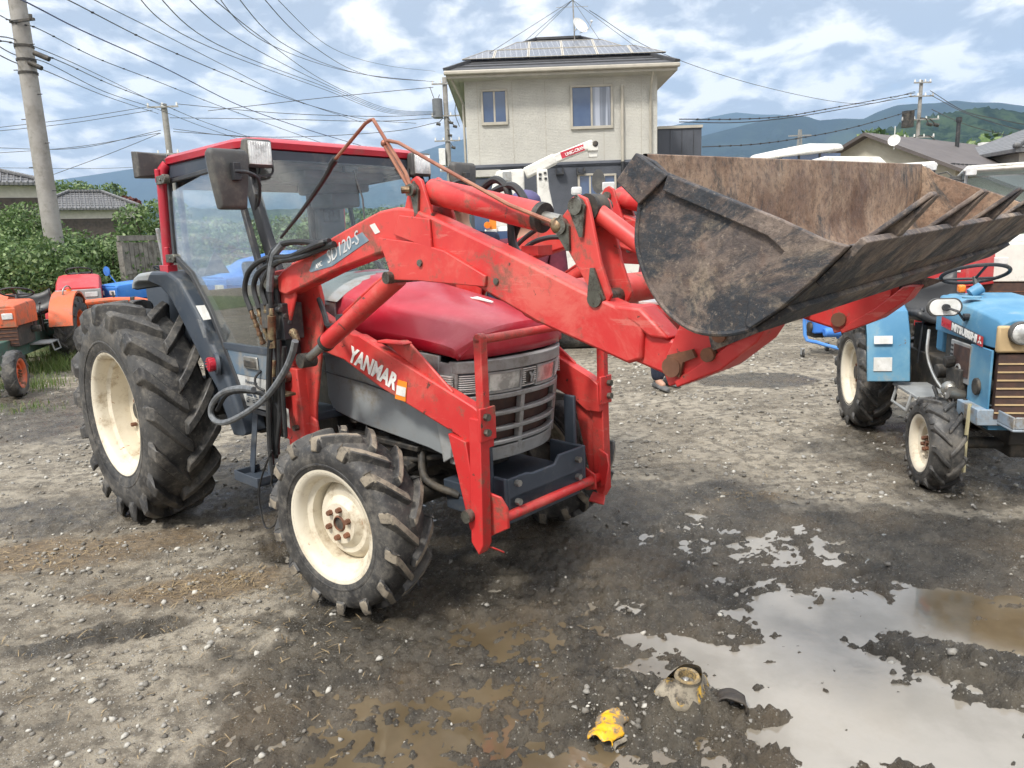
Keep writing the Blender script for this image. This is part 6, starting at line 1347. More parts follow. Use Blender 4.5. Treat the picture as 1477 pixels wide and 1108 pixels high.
wire([(-10,75),(26,92),(60,100),(150,138),(228,164)],[12,14,16,22,30],.010,G2,gr2); wire([(-10,52),(24,58),(90,84),(150,112),(232,152)],[12,14,18,24,33],.010,G2,gr2)
b_=None
G3='thin level cable crossing the sky low behind the far pole'
for (pts,Y0) in(([(-20,186),(100,172),(215,154)],35),([(-20,191),(100,178),(220,159)],35),([(-20,222),(110,212),(230,192)],35),([(255,150),(400,163),(540,168),(628,165)],33),([(245,170),(400,172),(540,175),(630,170)],34),([(250,190),(400,198),(560,190),(634,176)],33),([(-20,242),(150,243),(260,236)],45),([(60,258),(150,225),(232,192)],35),([(-20,213),(110,214),(232,188)],35),([(300,160),(450,143),(560,132),(625,126)],32),([(250,186),(330,196),(430,202)],35)):
    wire(pts,[Y0]*len(pts),.013,G3,'thin level cables in the low sky')
G4='cable slung across the blue hills to the pole above the brown roof'
wire([(980,172),(1060,172),(1130,168),(1200,156),(1320,134)],[30,34,37,40,45],.022,G4,'cables to the pole above the brown roof',balls=2); wire([(980,176),(1060,177),(1130,171),(1200,160),(1320,138)],[30,34,37,40,45],.02,G4,'cables to the pole above the brown roof')
wire([(1013,212),(1090,208),(1155,199),(1230,184),(1322,158)],[30,34,37,40,45],.022,G4,'cables to the pole above the brown roof',balls=2)
wire([(1342,131),(1390,160),(1440,172),(1500,184)],[45,42,39,36],.02,G4,'cables to the pole above the brown roof'); wire([(1342,137),(1400,166),(1500,196)],[45,40,36],.02,G4,'cables to the pole above the brown roof'); wire([(1344,158),(1400,182),(1500,206)],[45,40,36],.02,G4,'cables to the pole above the brown roof')
wire([(850,15),(950,75),(1100,125),(1240,150),(1320,132)],[30,33,38,42,45],.012,G4,'cables to the pole above the brown roof')
# ================================================================== smaller tractors
BLUE=paint('tractor_blue',(0.06,0.20,0.34),.5,(0.12,0.28,0.40),vs=3,dirt=(0.28,0.30,0.28),da=(.58,.8),ds=6,chip=(0.12,0.07,0.04),ca=(.68,.72),csz=8)
BLUE2=paint('iseki_blue',(0.02,0.13,0.45),.45,(0.03,0.17,0.5),vs=3,dirt=(0.2,0.22,0.24),da=(.6,.8),ds=6)
ORNG=paint('tractor_orange',(0.62,0.115,0.035),.5,(0.55,0.10,0.035),vs=3,dirt=(0.25,0.13,0.08),da=(.52,.72),ds=6,chip=(0.10,0.045,0.025),ca=(.62,.68),csz=7)
TEAL=paint('gearcase_green',(0.035,0.10,0.075),.6,(0.05,0.12,0.095),vs=4,dirt=(0.09,0.08,0.065),da=(.5,.7),ds=9)
TAN=paint('faded_tan_plastic',(0.50,0.36,0.19),.6,(0.42,0.31,0.17),vs=4,dirt=(0.25,0.2,0.14),da=(.55,.75),ds=9)
RED2=paint('tractor_red',(0.50,0.02,0.025),.4,(0.44,0.03,0.035),vs=3,dirt=(0.4,0.15,0.13),da=(.55,.8),ds=4)
WHT=paint('machine_white',(0.68,0.67,0.62),.45,(0.60,0.59,0.55),vs=3,dirt=(0.35,0.33,0.28),da=(.56,.78),ds=6)
GRM=paint('grey_panel',(0.30,0.31,0.31),.5,(0.25,0.26,0.26),vs=4,dirt=(0.2,0.18,0.15),da=(.55,.75))
GL2=glass('machine_glass',(0.88,0.93,0.93),rough=.03)
def small_tractor(name,x,y,deg,label,cat,o,group=None):
    g=lambda k,d=None:o.get(k,d)
    r=empty(name,(x,y,0),math.radians(deg),label,cat,group); wb=g('wb',1.4); Rr=g('Rr',.43); Rf=g('Rf',.27); wr=g('wr',.24); wf=g('wf',.15); tr_=g('track',.42); tf=g('trackf',.42)
    C1=g('c1',BLUE); rim=g('rim',MT['cream']); cc=g('case',MT['dark']); hw=g('hw',.20); hz=g('hz',1.10); hx0=g('hx0',.85); hx1=g('hx1',1.65); zb_=g('zb',.82)
    A=lambda b,n,m,p=r,**k:b.build(n,m,p,**k)
    st=g('steer',0)
    for s in(-1,1):
        add_wheel(r,'rear_wheel',(0,s*tr_,Rr-.01),Rr,wr,Rr*.56,14,s,'rear',-.02,rim=rim,lug=.035,lw=.06,seed=3)
        if g('front',True): add_wheel(r,'front_wheel',(wb,s*tf,Rf-.008),Rf,wf,Rf*.56,12,s,'front' ,.015,steer=st,rim=rim,lug=.022 if g('fwd',True) else .006,lw=.04,seed=4)
    b=MB(); b.bx(-.2,.95,-.11,.11,.30,.62); b.bx(.9,wb+.15,-.10,.10,.30,.55); b.cyl((0,-tr_,Rr-.01),(0,tr_,Rr-.01),.06,n=14); b.cyl((0,-.25,Rr),(0,.25,Rr),.10,n=14); b.cyl((wb,-tf,Rf),(wb,tf,Rf),.035,n=12); b.bx(wb-.1,wb+.1,-.07,.07,Rf-.06,.42)
    for s in(-1,1): b.cyl((wb,s*(tf-.08),Rf-.08),(wb,s*(tf-.08),Rf+.11),.035,n=10)
    b.bx(-.30,-.18,-.10,.10,.35,.65); b.tube([V(-.2,-.2,.35),V(-.7,-.25,.38)],.018,6); b.tube([V(-.2,.2,.35),V(-.7,.25,.38)],.018,6); b.tube([V(-.2,0,.62),V(-.65,0,.6)],.018,6)
    A(b,'transmission',cc,bevel=.01)
    b=MB(); b.bx(hx0+.02,hx1-.1,-hw*.75,hw*.75,.45,zb_+.02); b.cyl((hx0+.2,-hw*.7,.62),(hx0+.2,-hw-.05,.62),.045,n=12); b.bx(hx0+.3,hx0+.5,-hw-.03,-hw*.7,.5,.68); b.cyl((hx0+.35,-hw*.7,.72),(hx0+.35,-hw-.06,.70),.035,n=10); b.tube([V(hx0+.1,-hw-.02,.5),V(hx0+.35,-hw-.05,.44),V(hx0+.6,-hw-.02,.52)],.014,6,smooth=4); b.cyl((hx1-.15,-.1,.62),(hx1-.15,-hw-.02,.62),.05,n=12)
    b.cyl((hx0+.12,hw*.7,.62),(hx0+.12,hw+.05,.62),.045,n=12)
    A(b,'engine',MT['dark'],bevel=.008)
    # hood
    nz=g('nose',.04); dr=g('drop',.03)
    def ring(xx,z,h_): return [V(xx,-h_,zb_),V(xx,-h_,z-.07),V(xx,-h_*.93,z-.025),V(xx,-h_*.72,z-.004),V(xx,0,z),V(xx,h_*.72,z-.004),V(xx,h_*.93,z-.025),V(xx,h_,z-.07),V(xx,h_,zb_)]
    b=MB(); b.loft([ring(hx0,hz,hw),ring((hx0+hx1)/2,hz-dr*.35,hw),ring(hx1-nz,hz-dr,hw*.98),ring(hx1,hz-dr-.02,hw*.95)]); hd=A(b,'hood',C1,bevel=.006,ang=30)
    if g('lowside',True):
        b=MB()
        for s in(-1,1): b.bx(hx1-.28,hx1-.01,s*hw-.006,s*hw+.006,.50,zb_-.01)
        b.bx(hx1-.1,hx1-.02,-hw+.01,hw-.01,.40,.52); A(b,'side_panel',C1,bevel=.004)
    fb=g('front_bezel'); b=MB(); b.bx(hx1-.015,hx1+.02,-hw*.98,hw*.98,zb_-.02,hz-dr-.05); fz=A(b,'front_bezel',fb or C1,bevel=.012)
    b=MB(); b.bx(hx1-.03,hx1+.004,-hw*.9,hw*.9,.47,zb_-.03); A(b,'grille',MT['radiator'])
    b=MB(); 
    for k in range(7): z=.50+k*.045; b.bx(hx1,hx1+.01,-hw*.9,hw*.9,z,z+.008)
    A(b,'grille_bar',g('barmat',MT['rust']))
    for s in(-1,1):
        b=MB()
        if g('round_lamp'):
            b.cyl((hx1+.01,s*hw*.55,(zb_+hz-dr)/2),(hx1+.05,s*hw*.55,(zb_+hz-dr)/2),.062,n=24,m=0); h=A(b,'headlight',MT['plastic'],bevel=.004); b=MB(); b.lathe([(.052,.051),(.04,.06),(0,.066)],(hx1,s*hw*.55,(zb_+hz-dr)/2),(1,0,0),24); A(b,'lamp_glass',MT['clearlens'],h)
        else:
            b.bx(hx1+.018,hx1+.03,s*hw*.28,s*hw*.82,(zb_+hz-dr)/2-.05,(zb_+hz-dr)/2+.025); A(b,'headlight',MT['lens'],bevel=.006)
    # fenders
    if g('fender','round')=='round':
        for s in(-1,1):
            b=MB(); vs=[]; n=14; a0,a1=math.radians(-62),math.radians(80)
            for k in range(n+1):
                a=a0+(a1-a0)*k/n; Rk=Rr+.055
                for (rr_,yy) in((Rk,s*(tr_-wr*.55)),(Rk,s*(tr_+wr*.5)),(Rk-.03,s*(tr_+wr*.5)),(Rk-.03,s*(tr_+wr*.5-.01)),(Rk-.012,s*(tr_+wr*.5-.012)),(Rk-.012,s*(tr_-wr*.55)),(Rk-.22,s*(tr_-wr*.55)),(Rk-.22,s*(tr_-wr*.55-.008))): vs.append(V(rr_*math.sin(a),yy,Rr+rr_*math.cos(a)))
            b.loft([vs[k*8:(k+1)*8] for k in range(n+1)]); A(b,'fender',g('fmat',C1),weld=True,ang=40)
    else:
        for s in(-1,1):     # flat-topped, flat-fronted pressed fender
            zt=g('fz',.99); b=MB(); y0,y1=s*(tr_-wr*.62),s*(tr_+wr*.52)
            b.prism([V(-.42,y0,zt-.18),V(-.38,y0,zt-.04),V(-.25,y0,zt),V(.30,y0,zt),V(.42,y0,zt-.06),V(.50,y0,zt-.22),V(.56,y0,.45),V(.40,y0,.45),V(.36,y0,.62),V(-.30,y0,.70)],(0,s*.015,0))
            b.prism([V(-.42,y0,zt-.18),V(-.38,y0,zt-.04),V(-.25,y0,zt),V(.30,y0,zt),V(.42,y0,zt-.06),V(.50,y0,zt-.22),V(.56,y0,.45),V(.545,y0,.45),V(.485,y0,zt-.22),V(.41,y0,zt-.075),V(.295,y0,zt-.015),V(-.25,y0,zt-.015),V(-.365,y0,zt-.05),V(-.405,y0,zt-.18)],(0,y1-y0,0))
            f=A(b,'fender',g('fmat',C1),bevel=.012)
            if s<0 and g('stickers'):
                for zz in(zt-.22,zt-.37): b=MB(); b.prism([V(.515+(zt-.22-zz)*.14,y1+.04,zz),V(.515+(zt-.22-zz)*.14,y1+.16,zz),V(.525+(zt-.22-zz)*.14,y1+.16,zz-.075+(.02 if zz>zt-.3 else -.02)),V(.525+(zt-.22-zz)*.14,y1+.04,zz-.075+(.02 if zz>zt-.3 else -.02))],(.008,0,0)); A(b,'sticker',MT['white'],f)
    # platform, seat, wheel, levers
    b=MB(); 
    for s in(-1,1): b.bx(.42,.92,s*.11,s*.34,.40,.42); b.tube([V(.5,s*.33,.42),V(.5,s*.36,.30),V(.8,s*.36,.30),V(.8,s*.33,.42)],.012,6)
    A(b,'foot_plate',g('plate',cc),bevel=.004)
    if g('seat',True):
        sx=g('sx',.12); sz=g('sz',.78); b=MB()
        if g('seat_style')=='pan':
            rings=[]
            for k in range(9):
                t_=k/8; rings.append([V(sx+.26-.46*min(1,t_*1.5)-.04*max(0,t_-.66),.21*(1-.12*abs(t_-.5))*j/6,sz+.035*(j/6)**2*2+.03*(1-t_)+max(0,t_-.55)*.62) for j in range(-6,7)])
            b.loft(rings,caps=False,closed=False); s_=A(b,'seat',MT['seat'],ang=60); q=s_.modifiers.new('s','SOLIDIFY'); q.thickness=.045
        else: b.bx(sx-.2,sx+.22,-.2,.2,sz-.05,sz+.04); b.prism([V(sx-.22,-.19,sz),V(sx-.28,-.19,sz+.32),V(sx-.23,-.19,sz+.34),V(sx-.14,-.19,sz+.05)],(0,.38,0)); A(b,'seat',MT['seat'],bevel=.035)
        b=MB(); b.bx(sx-.12,sx+.12,-.1,.1,.6,sz-.03); A(b,'seat_base',cc)
    wx=g('wx',hx0-.15); wz=g('wz',hz+.12); b=MB(); c=V(wx,0,wz); ax=V(-.35,0,.93).normalized(); u,w_=basis(ax)
    b.tube([c+u*(.19*math.cos(a))+w_*(.19*math.sin(a)) for a in[2*PI*k/30 for k in range(31)]],.012,8,caps=False)
    for a in(.5,2.6,4.7): b.tube([c-ax*.03,c+u*(.19*math.cos(a))+w_*(.19*math.sin(a))],.009,6)
    b.tube([c-ax*.02,V(hx0+.05,0,hz-.15)],.018,8); A(b,'steering_wheel',MT['black'])
    b=MB(); b.bx(hx0-.12,hx0+.01,-hw*.8,hw*.8,zb_-.15,hz-.02); A(b,'dashboard',g('dash',MT['black']),bevel=.02)
    b=MB()
    for (lx,ly) in((.35,-.16),(.42,.17),(.5,.1)): b.tube([V(lx,ly,.55),V(lx+.05,ly,.85),V(lx+.02,ly,.92)],.007,6); b.sphere(V(lx+.02,ly,.93),.02,8)
    A(b,'lever',MT['black'])
    if g('cab'):
        zc=g('cabz',1.98); b=MB(); b.bx(-.35,.85,-.50,.50,zc,zc+.04); b.bx(-.32,.82,-.47,.47,zc+.04,zc+.075); A(b,'cab_roof',g('roofmat',WHT),bevel=.03)
        for s in(-1,1):
            for (xa,xb) in((-.3,-.35),(.25,.22),(.78,.95)):
                b=MB(); b.bar(V(xb,s*.48,.75),V(xa,s*.46,zc),.035,.045); A(b,'cab_post',g('postmat',GRM))
            b=MB(); b.prism([V(-.33,s*.475,.9),V(-.3,s*.462,zc-.02),V(.77,s*.462,zc-.02),V(.92,s*.475,.9)],(0,s*.004,0)); A(b,'door_glass',GL2)
            b=MB(); b.tube([V(.80,s*.48,zc-.1),V(.92,s*.60,zc-.08),V(.93,s*.68,zc-.16)],.01,6); b.box(V(.93,s*.70,zc-.26),(.03,.14,.24)); A(b,'side_mirror',MT['plastic'],bevel=.01)
        b=MB(); b.prism([V(.95,-.45,.95),V(.80,-.44,zc-.02),V(.80,.44,zc-.02),V(.95,.45,.95)],(.004,0,0)); A(b,'windscreen',GL2)
        b=MB(); b.prism([V(-.34,-.45,1.0),V(-.30,-.44,zc-.02),V(-.30,.44,zc-.02),V(-.34,.45,1.0)],(.004,0,0)); A(b,'rear_window',GL2)
        b=MB(); b.bar(V(-.35,-.48,.9),V(-.35,.48,.9),.06,.1); b.bx(-.36,.93,-.49,-.47,.55,.9); b.bx(-.36,.93,.47,.49,.55,.9); A(b,'cab_panel',g('postmat',GRM),bevel=.01)
        for s in(-1,1): b=MB(); b.box(V(.88,s*.42,zc+.0),(.06,.12,.10)); A(b,'work_lamp',MT['lens'],bevel=.012)
    if g('rops'):
        b=MB(); b.tube([V(-.25,-.38,.75),V(-.27,-.38,1.75),V(-.27,-.30,1.85),V(-.27,.30,1.85),V(-.27,.38,1.75),V(-.25,.38,.75)],.028,10); A(b,'roll_bar',MT['black'])
    return r
# ---- blue compact tractor on the right
MX,MY,MH=3.16,5.50,-100.95
mt=small_tractor('compact_tractor',MX,MY,MH,'small faded blue tractor with tan headlamp panel, round lamp and oval mirror','tractor',dict(wb=1.50,Rr=.425,Rf=.275,wr=.25,wf=.17,track=.42,trackf=.43,hx0=.88,hx1=1.72,hw=.245,hz=1.09,zb=.855,drop=.06,fender='flat',fz=.99,stickers=True,front_bezel=TAN,round_lamp=True,seat_style='pan',sx=.18,sz=.84,wx=.78,wz=1.20,barmat=TAN,case=MT['dark'],plate=GRM,dash=BLUE,lowside=True,steer=0))
F_=Frame(MX,MY,MH)
b=MB(); y_=-.252; b.prism([V(1.00,y_,.955),V(1.60,y_,.905),V(1.60,y_,.845),V(1.00,y_,.895)],(0,-.002,0)); dc=b.build('side_decal',MT['txtdark'],mt)
b=MB(); b.prism([V(1.00,y_-.002,.953),V(1.15,y_-.002,.941),V(1.15,y_-.002,.884),V(1.00,y_-.002,.896)],(0,-.0015,0)); b.prism([V(1.53,y_-.002,.909),V(1.60,y_-.002,.903),V(1.60,y_-.002,.847),V(1.53,y_-.002,.853)],(0,-.0015,0)); b.build('decal_end',RED2,dc)
text_mesh('maker_lettering','MITSUBISHI',V(1.165,y_-.004,.893),V(1,0,-.083),(0,0,1),.058,MT['txtwhite'],dc,bold=.003,width=.355)
text_mesh('model_lettering','D1500',V(1.012,y_-.005,.905),V(1,0,-.083),(0,0,1),.04,MT['roofred'],dc,width=.12)
b=MB(); cx_,cz_=1.565,.877
for a in(90,210,330):
    a=math.radians(a); d=V(math.cos(a),0,math.sin(a)); e_=V(-d.z,0,d.x); o_=V(cx_,y_-.005,cz_); b.prism([o_,o_+d*.014+e_*.008,o_+d*.028,o_+d*.014-e_*.008],(0,-.0012,0))
b.build('three_diamond_mark',MT['txtwhite'],dc)
b=MB(); b.bx(1.16,1.46,-.252,-.238,.60,.835); pnl=b.build('side_grille_frame',GRM,mt,bevel=.006); b=MB(); b.bx(1.22,1.44,-.256,-.25,.64,.815); b.build('side_grille',MT['radiator'],pnl)
b=MB(); [b.bx(1.172,1.205,-.256,-.25,.66+k*.027,.672+k*.027) for k in range(6)]; b.build('louvre',MT['black'],pnl); b=MB(); b.lathe([(.025,-.004),(.036,-.004),(.036,.004),(.025,.004)],(1.31,-.26,.67),(0,-1,0),20,close=True); b.build('ring',GRM,pnl)
b=MB(); b.bx(1.44,1.72,-.30,.30,.43,.52); b.bx(1.70,1.90,-.20,.20,.44,.455); b.bx(1.70,1.90,-.20,-.19,.455,.52); b.bx(1.70,1.90,.19,.20,.455,.52); b.bx(1.89,1.90,-.19,.19,.455,.52); b.build('front_bracket',paint('bracket_blue_grey',(0.22,0.30,0.38),.5,(0.28,0.33,0.38),vs=5,dirt=(0.2,0.17,0.13),da=(.5,.7)),mt,bevel=.005)
b=MB(); b.tube([V(1.62,-.30,.53),V(1.63,-.31,.35),V(1.61,-.30,.13)],.011,6); b.build('drain_tube',paint('yellowed_plastic',(0.5,0.45,0.28),.5),mt)
b=MB(); b.tube([V(.93,-.30,.86),V(1.05,-.34,.72),V(1.2,-.34,.60),V(1.36,-.31,.50),V(1.34,-.30,.42)],.010,8,smooth=5); b.sphere(V(1.30,-.29,.55),.05,12); b.cyl((1.36,-.24,.52),(1.36,-.32,.54),.04,n=12); b.cyl((1.28,-.24,.50),(1.28,-.33,.49),.03,n=12); b.build('fuel_line',MT['steel'],mt)
b=MB(); b.cyl((1.22,-.18,1.085),(1.22,-.18,1.095),.05,n=20); b.cyl((.99,-.10,1.09),(.99,-.04,1.13),.035,n=14); b.build('filler_cap',BLUE,mt)
b=MB(); b.box(V(.93,-.13,1.12),(.05,.04,.05)); b.build('turn_lamp',MT['amber'],mt,bevel=.01)
mc=F_.Y(1362,443,-.42); b=MB(); q=[V(mc.x,mc.y+.085*math.cos(a)*(1),mc.z+.055*math.sin(a)) for a in[2*PI*k/24 for k in range(24)]]
def mrg(dx,g): return [V(mc.x+dx,mc.y+(.045*(1 if math.cos(a)>0 else -1)+.05*math.cos(a))*g,mc.z+.052*math.sin(a)*g) for a in[2*PI*(k+.5)/24 for k in range(24)]]
b.loft([mrg(-.012,.95),mrg(0,1),mrg(.012,.96)]); mo=b.build('side_mirror',MT['plastic'],mt); b=MB(); b.loft([mrg(.013,.86),mrg(.016,.84)]); b.build('mirror_back',MT['white'],mo)
b=MB(); b.cyl(mc+V(.015,0,0),mc+V(.04,0,0),.02,n=12); b.tube([mc+V(.03,0,0),mc+V(.06,.05,-.02),V(1.32,-.25,.965),V(1.36,-.248,.99)],.007,6); b.cyl((1.36,-.24,.99),(1.36,-.27,.99),.02,n=10); b.build('mirror_arm',MT['black'],mo)
# ---- orange tractor at the left
q=gnd(103,524); q2=gnd(16,572); hd_=math.degrees(math.atan2(q2.y-q.y,q2.x-q.x)); e2_=V(-math.sin(math.radians(hd_)),math.cos(math.radians(hd_)),0)*.44
small_tractor('compact_tractor',q.x-e2_.x+.12,q.y-e2_.y,hd_,'old orange tractor with bare black seat and rusty fender in the long grass','tractor',dict(wb=(q2-q).length,Rr=.50,Rf=.27,wr=.28,wf=.13,track=.42,trackf=.42,hx0=.80,hx1=1.6,hw=.22,hz=1.02,zb=.72,c1=ORNG,rim=ORNG,case=TEAL,seat_style='pan',sx=.22,sz=.76,wx=.72,wz=1.10,fwd=False,fmat=ORNG,plate=GRM,lowside=False))
# grab bar and lamp of the orange tractor
ot=[o for o in bpy.data.objects if o.get('label','').startswith('old orange')][0]
b=MB(); b.tube([V(.18,.40,.93),V(.20,.42,1.08),V(.05,.44,1.13),V(-.12,.44,1.08),V(-.15,.42,.93)],.011,8,smooth=4); b.build('grab_rail',MT['steel'],ot); b=MB(); b.cyl(V(-.05,.43,1.00),V(-.05,.43,1.08),.035,.03,n=14); b.build('turn_lamp',MT['amber'],ot)
# ---- red tractor behind it
def org(px,py,Y,deg,L_): p=at(px,py,Y); a=math.radians(deg); return p.x-L_*math.cos(a),p.y-L_*math.sin(a)
ox,oy=org(112,415,11.2,-62,1.75)
small_tractor('compact_tractor',ox,oy,-62,'faded red tractor with black seat and square headlamps behind the orange one','tractor',dict(wb=1.4,Rr=.44,Rf=.28,track=.45,hx0=.65,hx1=1.75,hw=.31,hz=1.26,zb=.86,drop=.16,nose=.1,c1=RED2,rim=MT['cream'],front_bezel=GRM,seat_style='box',sx=-.05,sz=.95,wx=.50,wz=1.30))
# ---- blue tractor beside the fence
ox,oy=org(153,400,11.8,-118,1.5)
small_tractor('compact_tractor',ox,oy,-118,'royal blue tractor with upright exhaust pipe and black seat before the board fence','tractor',dict(wb=1.35,Rr=.44,Rf=.28,hx0=.55,hx1=1.50,hw=.25,hz=1.14,zb=.84,drop=.05,c1=BLUE2,seat_style='box',sx=-.20,sz=.92,wx=.40,wz=1.27,barmat=MT['black']))
bt_=[o for o in bpy.data.objects if o.get('label','').startswith('royal blue')][0]
b=MB(); b.bx(.62,.70,.27,.37,.70,1.35); b.tube([V(.66,.32,1.35),V(.66,.32,1.45),V(.72,.34,1.95)],.035,10); b.build('exhaust_stack',GRM,bt_,bevel=.01)
b=MB(); b.tube([V(1.2,-.22,1.10),V(1.25,-.30,1.25)],.01,6); b.lathe([(0,0),(.07,.0),(.08,.02),(0,.03)],V(1.25,-.32,1.29),(1,0,0),16); b.build('side_mirror',BLUE2,bt_)
# ---- two blue tractors seen through the cab, white harvester
q=at(318,400,10.5)
small_tractor('compact_tractor',q.x,11.8,-78,'smaller pale blue tractor seen through the glass of the cab door','tractor',dict(wb=1.4,Rr=.48,Rf=.3,hx0=.7,hx1=1.55,hw=.30,hz=1.34,zb=.9,c1=BLUE,rops=False,wz=1.5,sx=.1,sz=1.0))
q=at(395,390,9.8)
small_tractor('compact_tractor',q.x+.5,11.0,-128,'larger blue tractor with rounded hood seen through the cab windscreen','tractor',dict(wb=1.6,Rr=.55,Rf=.36,wr=.3,hx0=.8,hx1=1.95,hw=.36,hz=1.52,zb=.95,drop=.28,nose=.25,c1=BLUE2,wz=1.55,sx=.1,sz=1.05))
# ---- machines at the right
q=at(1462,400,8.2)
small_tractor('compact_tractor',q.x+.5,8.9,-150,'bright red tractor parked behind the small faded blue one','tractor',dict(wb=1.5,Rr=.52,Rf=.3,hx0=.7,hx1=1.6,hw=.28,hz=1.30,zb=.86,c1=RED2,fmat=RED2,wz=1.42,sx=.05,sz=.95))
q=at(1440,300,9.3)
small_tractor('cab_tractor',q.x+.42,9.9,-118,'tractor with white cab roof and square work lamp beyond the bucket teeth','tractor',dict(wb=1.8,Rr=.6,Rf=.4,wr=.32,wf=.22,track=.55,trackf=.5,hx0=1.0,hx1=2.1,hw=.32,hz=1.38,zb=.9,c1=WHT,cab=True,cabz=2.16,roofmat=WHT,postmat=GRM,sx=.15,sz=1.0,wz=1.5))
q=at(1322,300,10.2)
small_tractor('cab_tractor',q.x-.05,10.9,-112,'tractor with dark thin cab roof and round mirror just beyond the bucket corner','tractor',dict(wb=1.7,Rr=.58,Rf=.38,wr=.3,track=.5,hx0=.95,hx1=2.0,hw=.3,hz=1.3,zb=.9,c1=BLUE2,cab=True,cabz=2.28,roofmat=WHT,postmat=MT['black'],sx=.15,sz=1.0,wz=1.5))
# ---- harvester with long white roof
q=at(1162,215,14); hv=empty('combine_harvester',(q.x,14.6,0),math.radians(-165),'white-roofed harvester with dark tinted windows showing above the bucket rim','harvester')
b=MB(); zt=at(1162,206,14).z; b.loft([[V(-.75,-.55,zt-.12),V(-.75,.55,zt-.12),V(-.7,.5,zt),V(-.7,-.5,zt)],[V(.0,-.6,zt-.2),V(.0,.6,zt-.2),V(0,.52,zt),V(0,-.52,zt)],[V(.72,-.55,zt-.26),V(.72,.55,zt-.26),V(.62,.48,zt-.1),V(.62,-.48,zt-.1)]]); b.build('cab_roof',WHT,hv,bevel=.05)
b=MB(); b.bx(-.66,.60,-.52,.52,1.75,zt-.18); b.build('cab_window',WIN,hv); 
for xx in(-.2,.25): b=MB(); b.bx(xx-.02,xx+.02,-.53,.53,1.75,zt-.18); b.build('cab_post',MT['black'],hv)
b=MB(); b.bx(-1.9,.6,-.8,.8,.5,1.75); b.bx(-2.2,-.75,-.75,.75,1.5,2.35); b.build('body',WHT,hv,bevel=.06); b=MB(); b.bx(-1.9,.4,-.85,-.5,0,.5); b.bx(-1.9,.4,.5,.85,0,.5); b.build('track',MT['tyre'],hv,bevel=.12)
b=MB(); b.bx(.3,.55,-.61,-.6,zt-.22,zt-.16); b.build('red_mark',RED2,hv)
hw_=at(1215,232,12.5); g2=empty('grain_tank',(hw_.x,12.9,0),0,'low white sheet-metal hopper between the harvester and the dark cab','machine')
b=MB(); b.loft([[V(-.9,-.5,1.2),V(.7,-.5,1.2),V(.7,.5,1.2),V(-.9,.5,1.2)],[V(-.9,-.5,hw_.z-.12),V(.75,-.5,hw_.z-.12),V(.75,.5,hw_.z-.12),V(-.9,.5,hw_.z-.12)],[V(-.3,-.45,hw_.z+.08),V(.6,-.45,hw_.z+.04),V(.6,.45,hw_.z+.04),V(-.3,.45,hw_.z+.08)]]); b.build('hopper',WHT,g2,bevel=.02); b=MB(); 
for sx in(-.8,.6):
    for sy in(-.4,.4): b.bx(sx-.04,sx+.04,sy-.04,sy+.04,0,1.2)
b.build('leg',GRM,g2)
# ---- blue tool frame on castors
c=gnd(1190,520); tf_=empty('wheeled_tool_frame',(c.x,c.y+.25,0),0,'small blue tube frame on black castors beyond the bucket','trolley')
CB=paint('frame_blue',(0.05,0.20,0.62),.5,(0.08,0.25,0.6),vs=5,dirt=(0.2,0.18,0.15),da=(.6,.8))
b=MB(); b.tube([V(-.15,0,.85),V(-.15,0,.28),V(-.05,-.1,.20),V(.18,-.25,.13)],.022,8,smooth=3); b.tube([V(.25,.1,.85),V(.25,.1,.30),V(.40,0,.16)],.022,8,smooth=3); b.tube([V(-.15,0,.60),V(.55,.15,.60)],.02,8); b.tube([V(-.15,0,.75),V(.55,.15,.75)],.02,8); b.tube([V(.55,.15,.85),V(.55,.15,.15)],.02,8); b.build('frame',CB,tf_)
b=MB(); b.bx(-.02,.18,.05,.3,.28,.62); b.bx(.3,.5,.1,.3,.35,.6); b.cyl((.08,.0,.3),(.3,.0,.3),.06,n=12); b.build('gearbox',CB,tf_,bevel=.02); b=MB(); b.bx(.0,.55,.1,.35,.22,.34); b.cyl((-.05,.15,.35),(.5,.2,.35),.07,n=12); b.build('blade_shaft',MT['dark'],tf_,bevel=.02)
for (x,y) in((-.17,0),(.18,-.28),(.55,.15),(.3,.4)):
    b=MB(); b.cyl((x-.012,y,.045),(x+.012,y,.045),.045,n=18); ca=b.build('castor',MT['tyre'],tf_); b=MB(); b.bx(x-.02,x-.015,y-.02,y+.02,.04,.11); b.bx(x+.015,x+.02,y-.02,y+.02,.04,.11); b.bx(x-.02,x+.02,y-.02,y+.02,.105,.115); b.build('fork',GRM,ca)
# ---- white crane truck before the house and a white lorry
c=at(775,330,14.5); ct_=empty('crane_truck',(c.x,14.9,0),0,'white lorry-mounted crane with its boom raised towards the cream house wall','truck')
def W(px,py,Y=14.5): p=at(px,py,Y); return V(p.x-c.x,p.y-14.9,p.z)
b=MB(); pts=[W(709,272),W(716,246),W(756,243),W(757,292),W(752,330),W(705,330)]; pts=[V(p.x,-.4,p.z) for p in pts]; b.prism(pts,(0,1.4,0)); b.build('crane_body',WHT,ct_,bevel=.05)
b=MB(); p=W(731,254,14.5); b.box(V(p.x,-.41,p.z),(.16,.02,.16)); b.build('hatch',GRM,ct_)
b=MB(); pts=[W(774,246),W(789,244),W(792,272),W(798,300),W(800,330),W(778,330)]; b.prism([V(p.x,-.45,p.z) for p in pts],(0,.35,0)); b.build('column',WHT,ct_,bevel=.02)
b=MB()
for (px,py) in((779,252),(786,250),(779,258),(787,258)): p=W(px,py); b.box(V(p.x,-.46,p.z),(.05,.02,.04))
b.build('bolt_hole',MT['black'],ct_)
p0,p1,p2,p3=W(757,250),W(785,238),W(802,228),W(852,208); yb=-.28
def Yb(p): return V(p.x,yb,p.z)
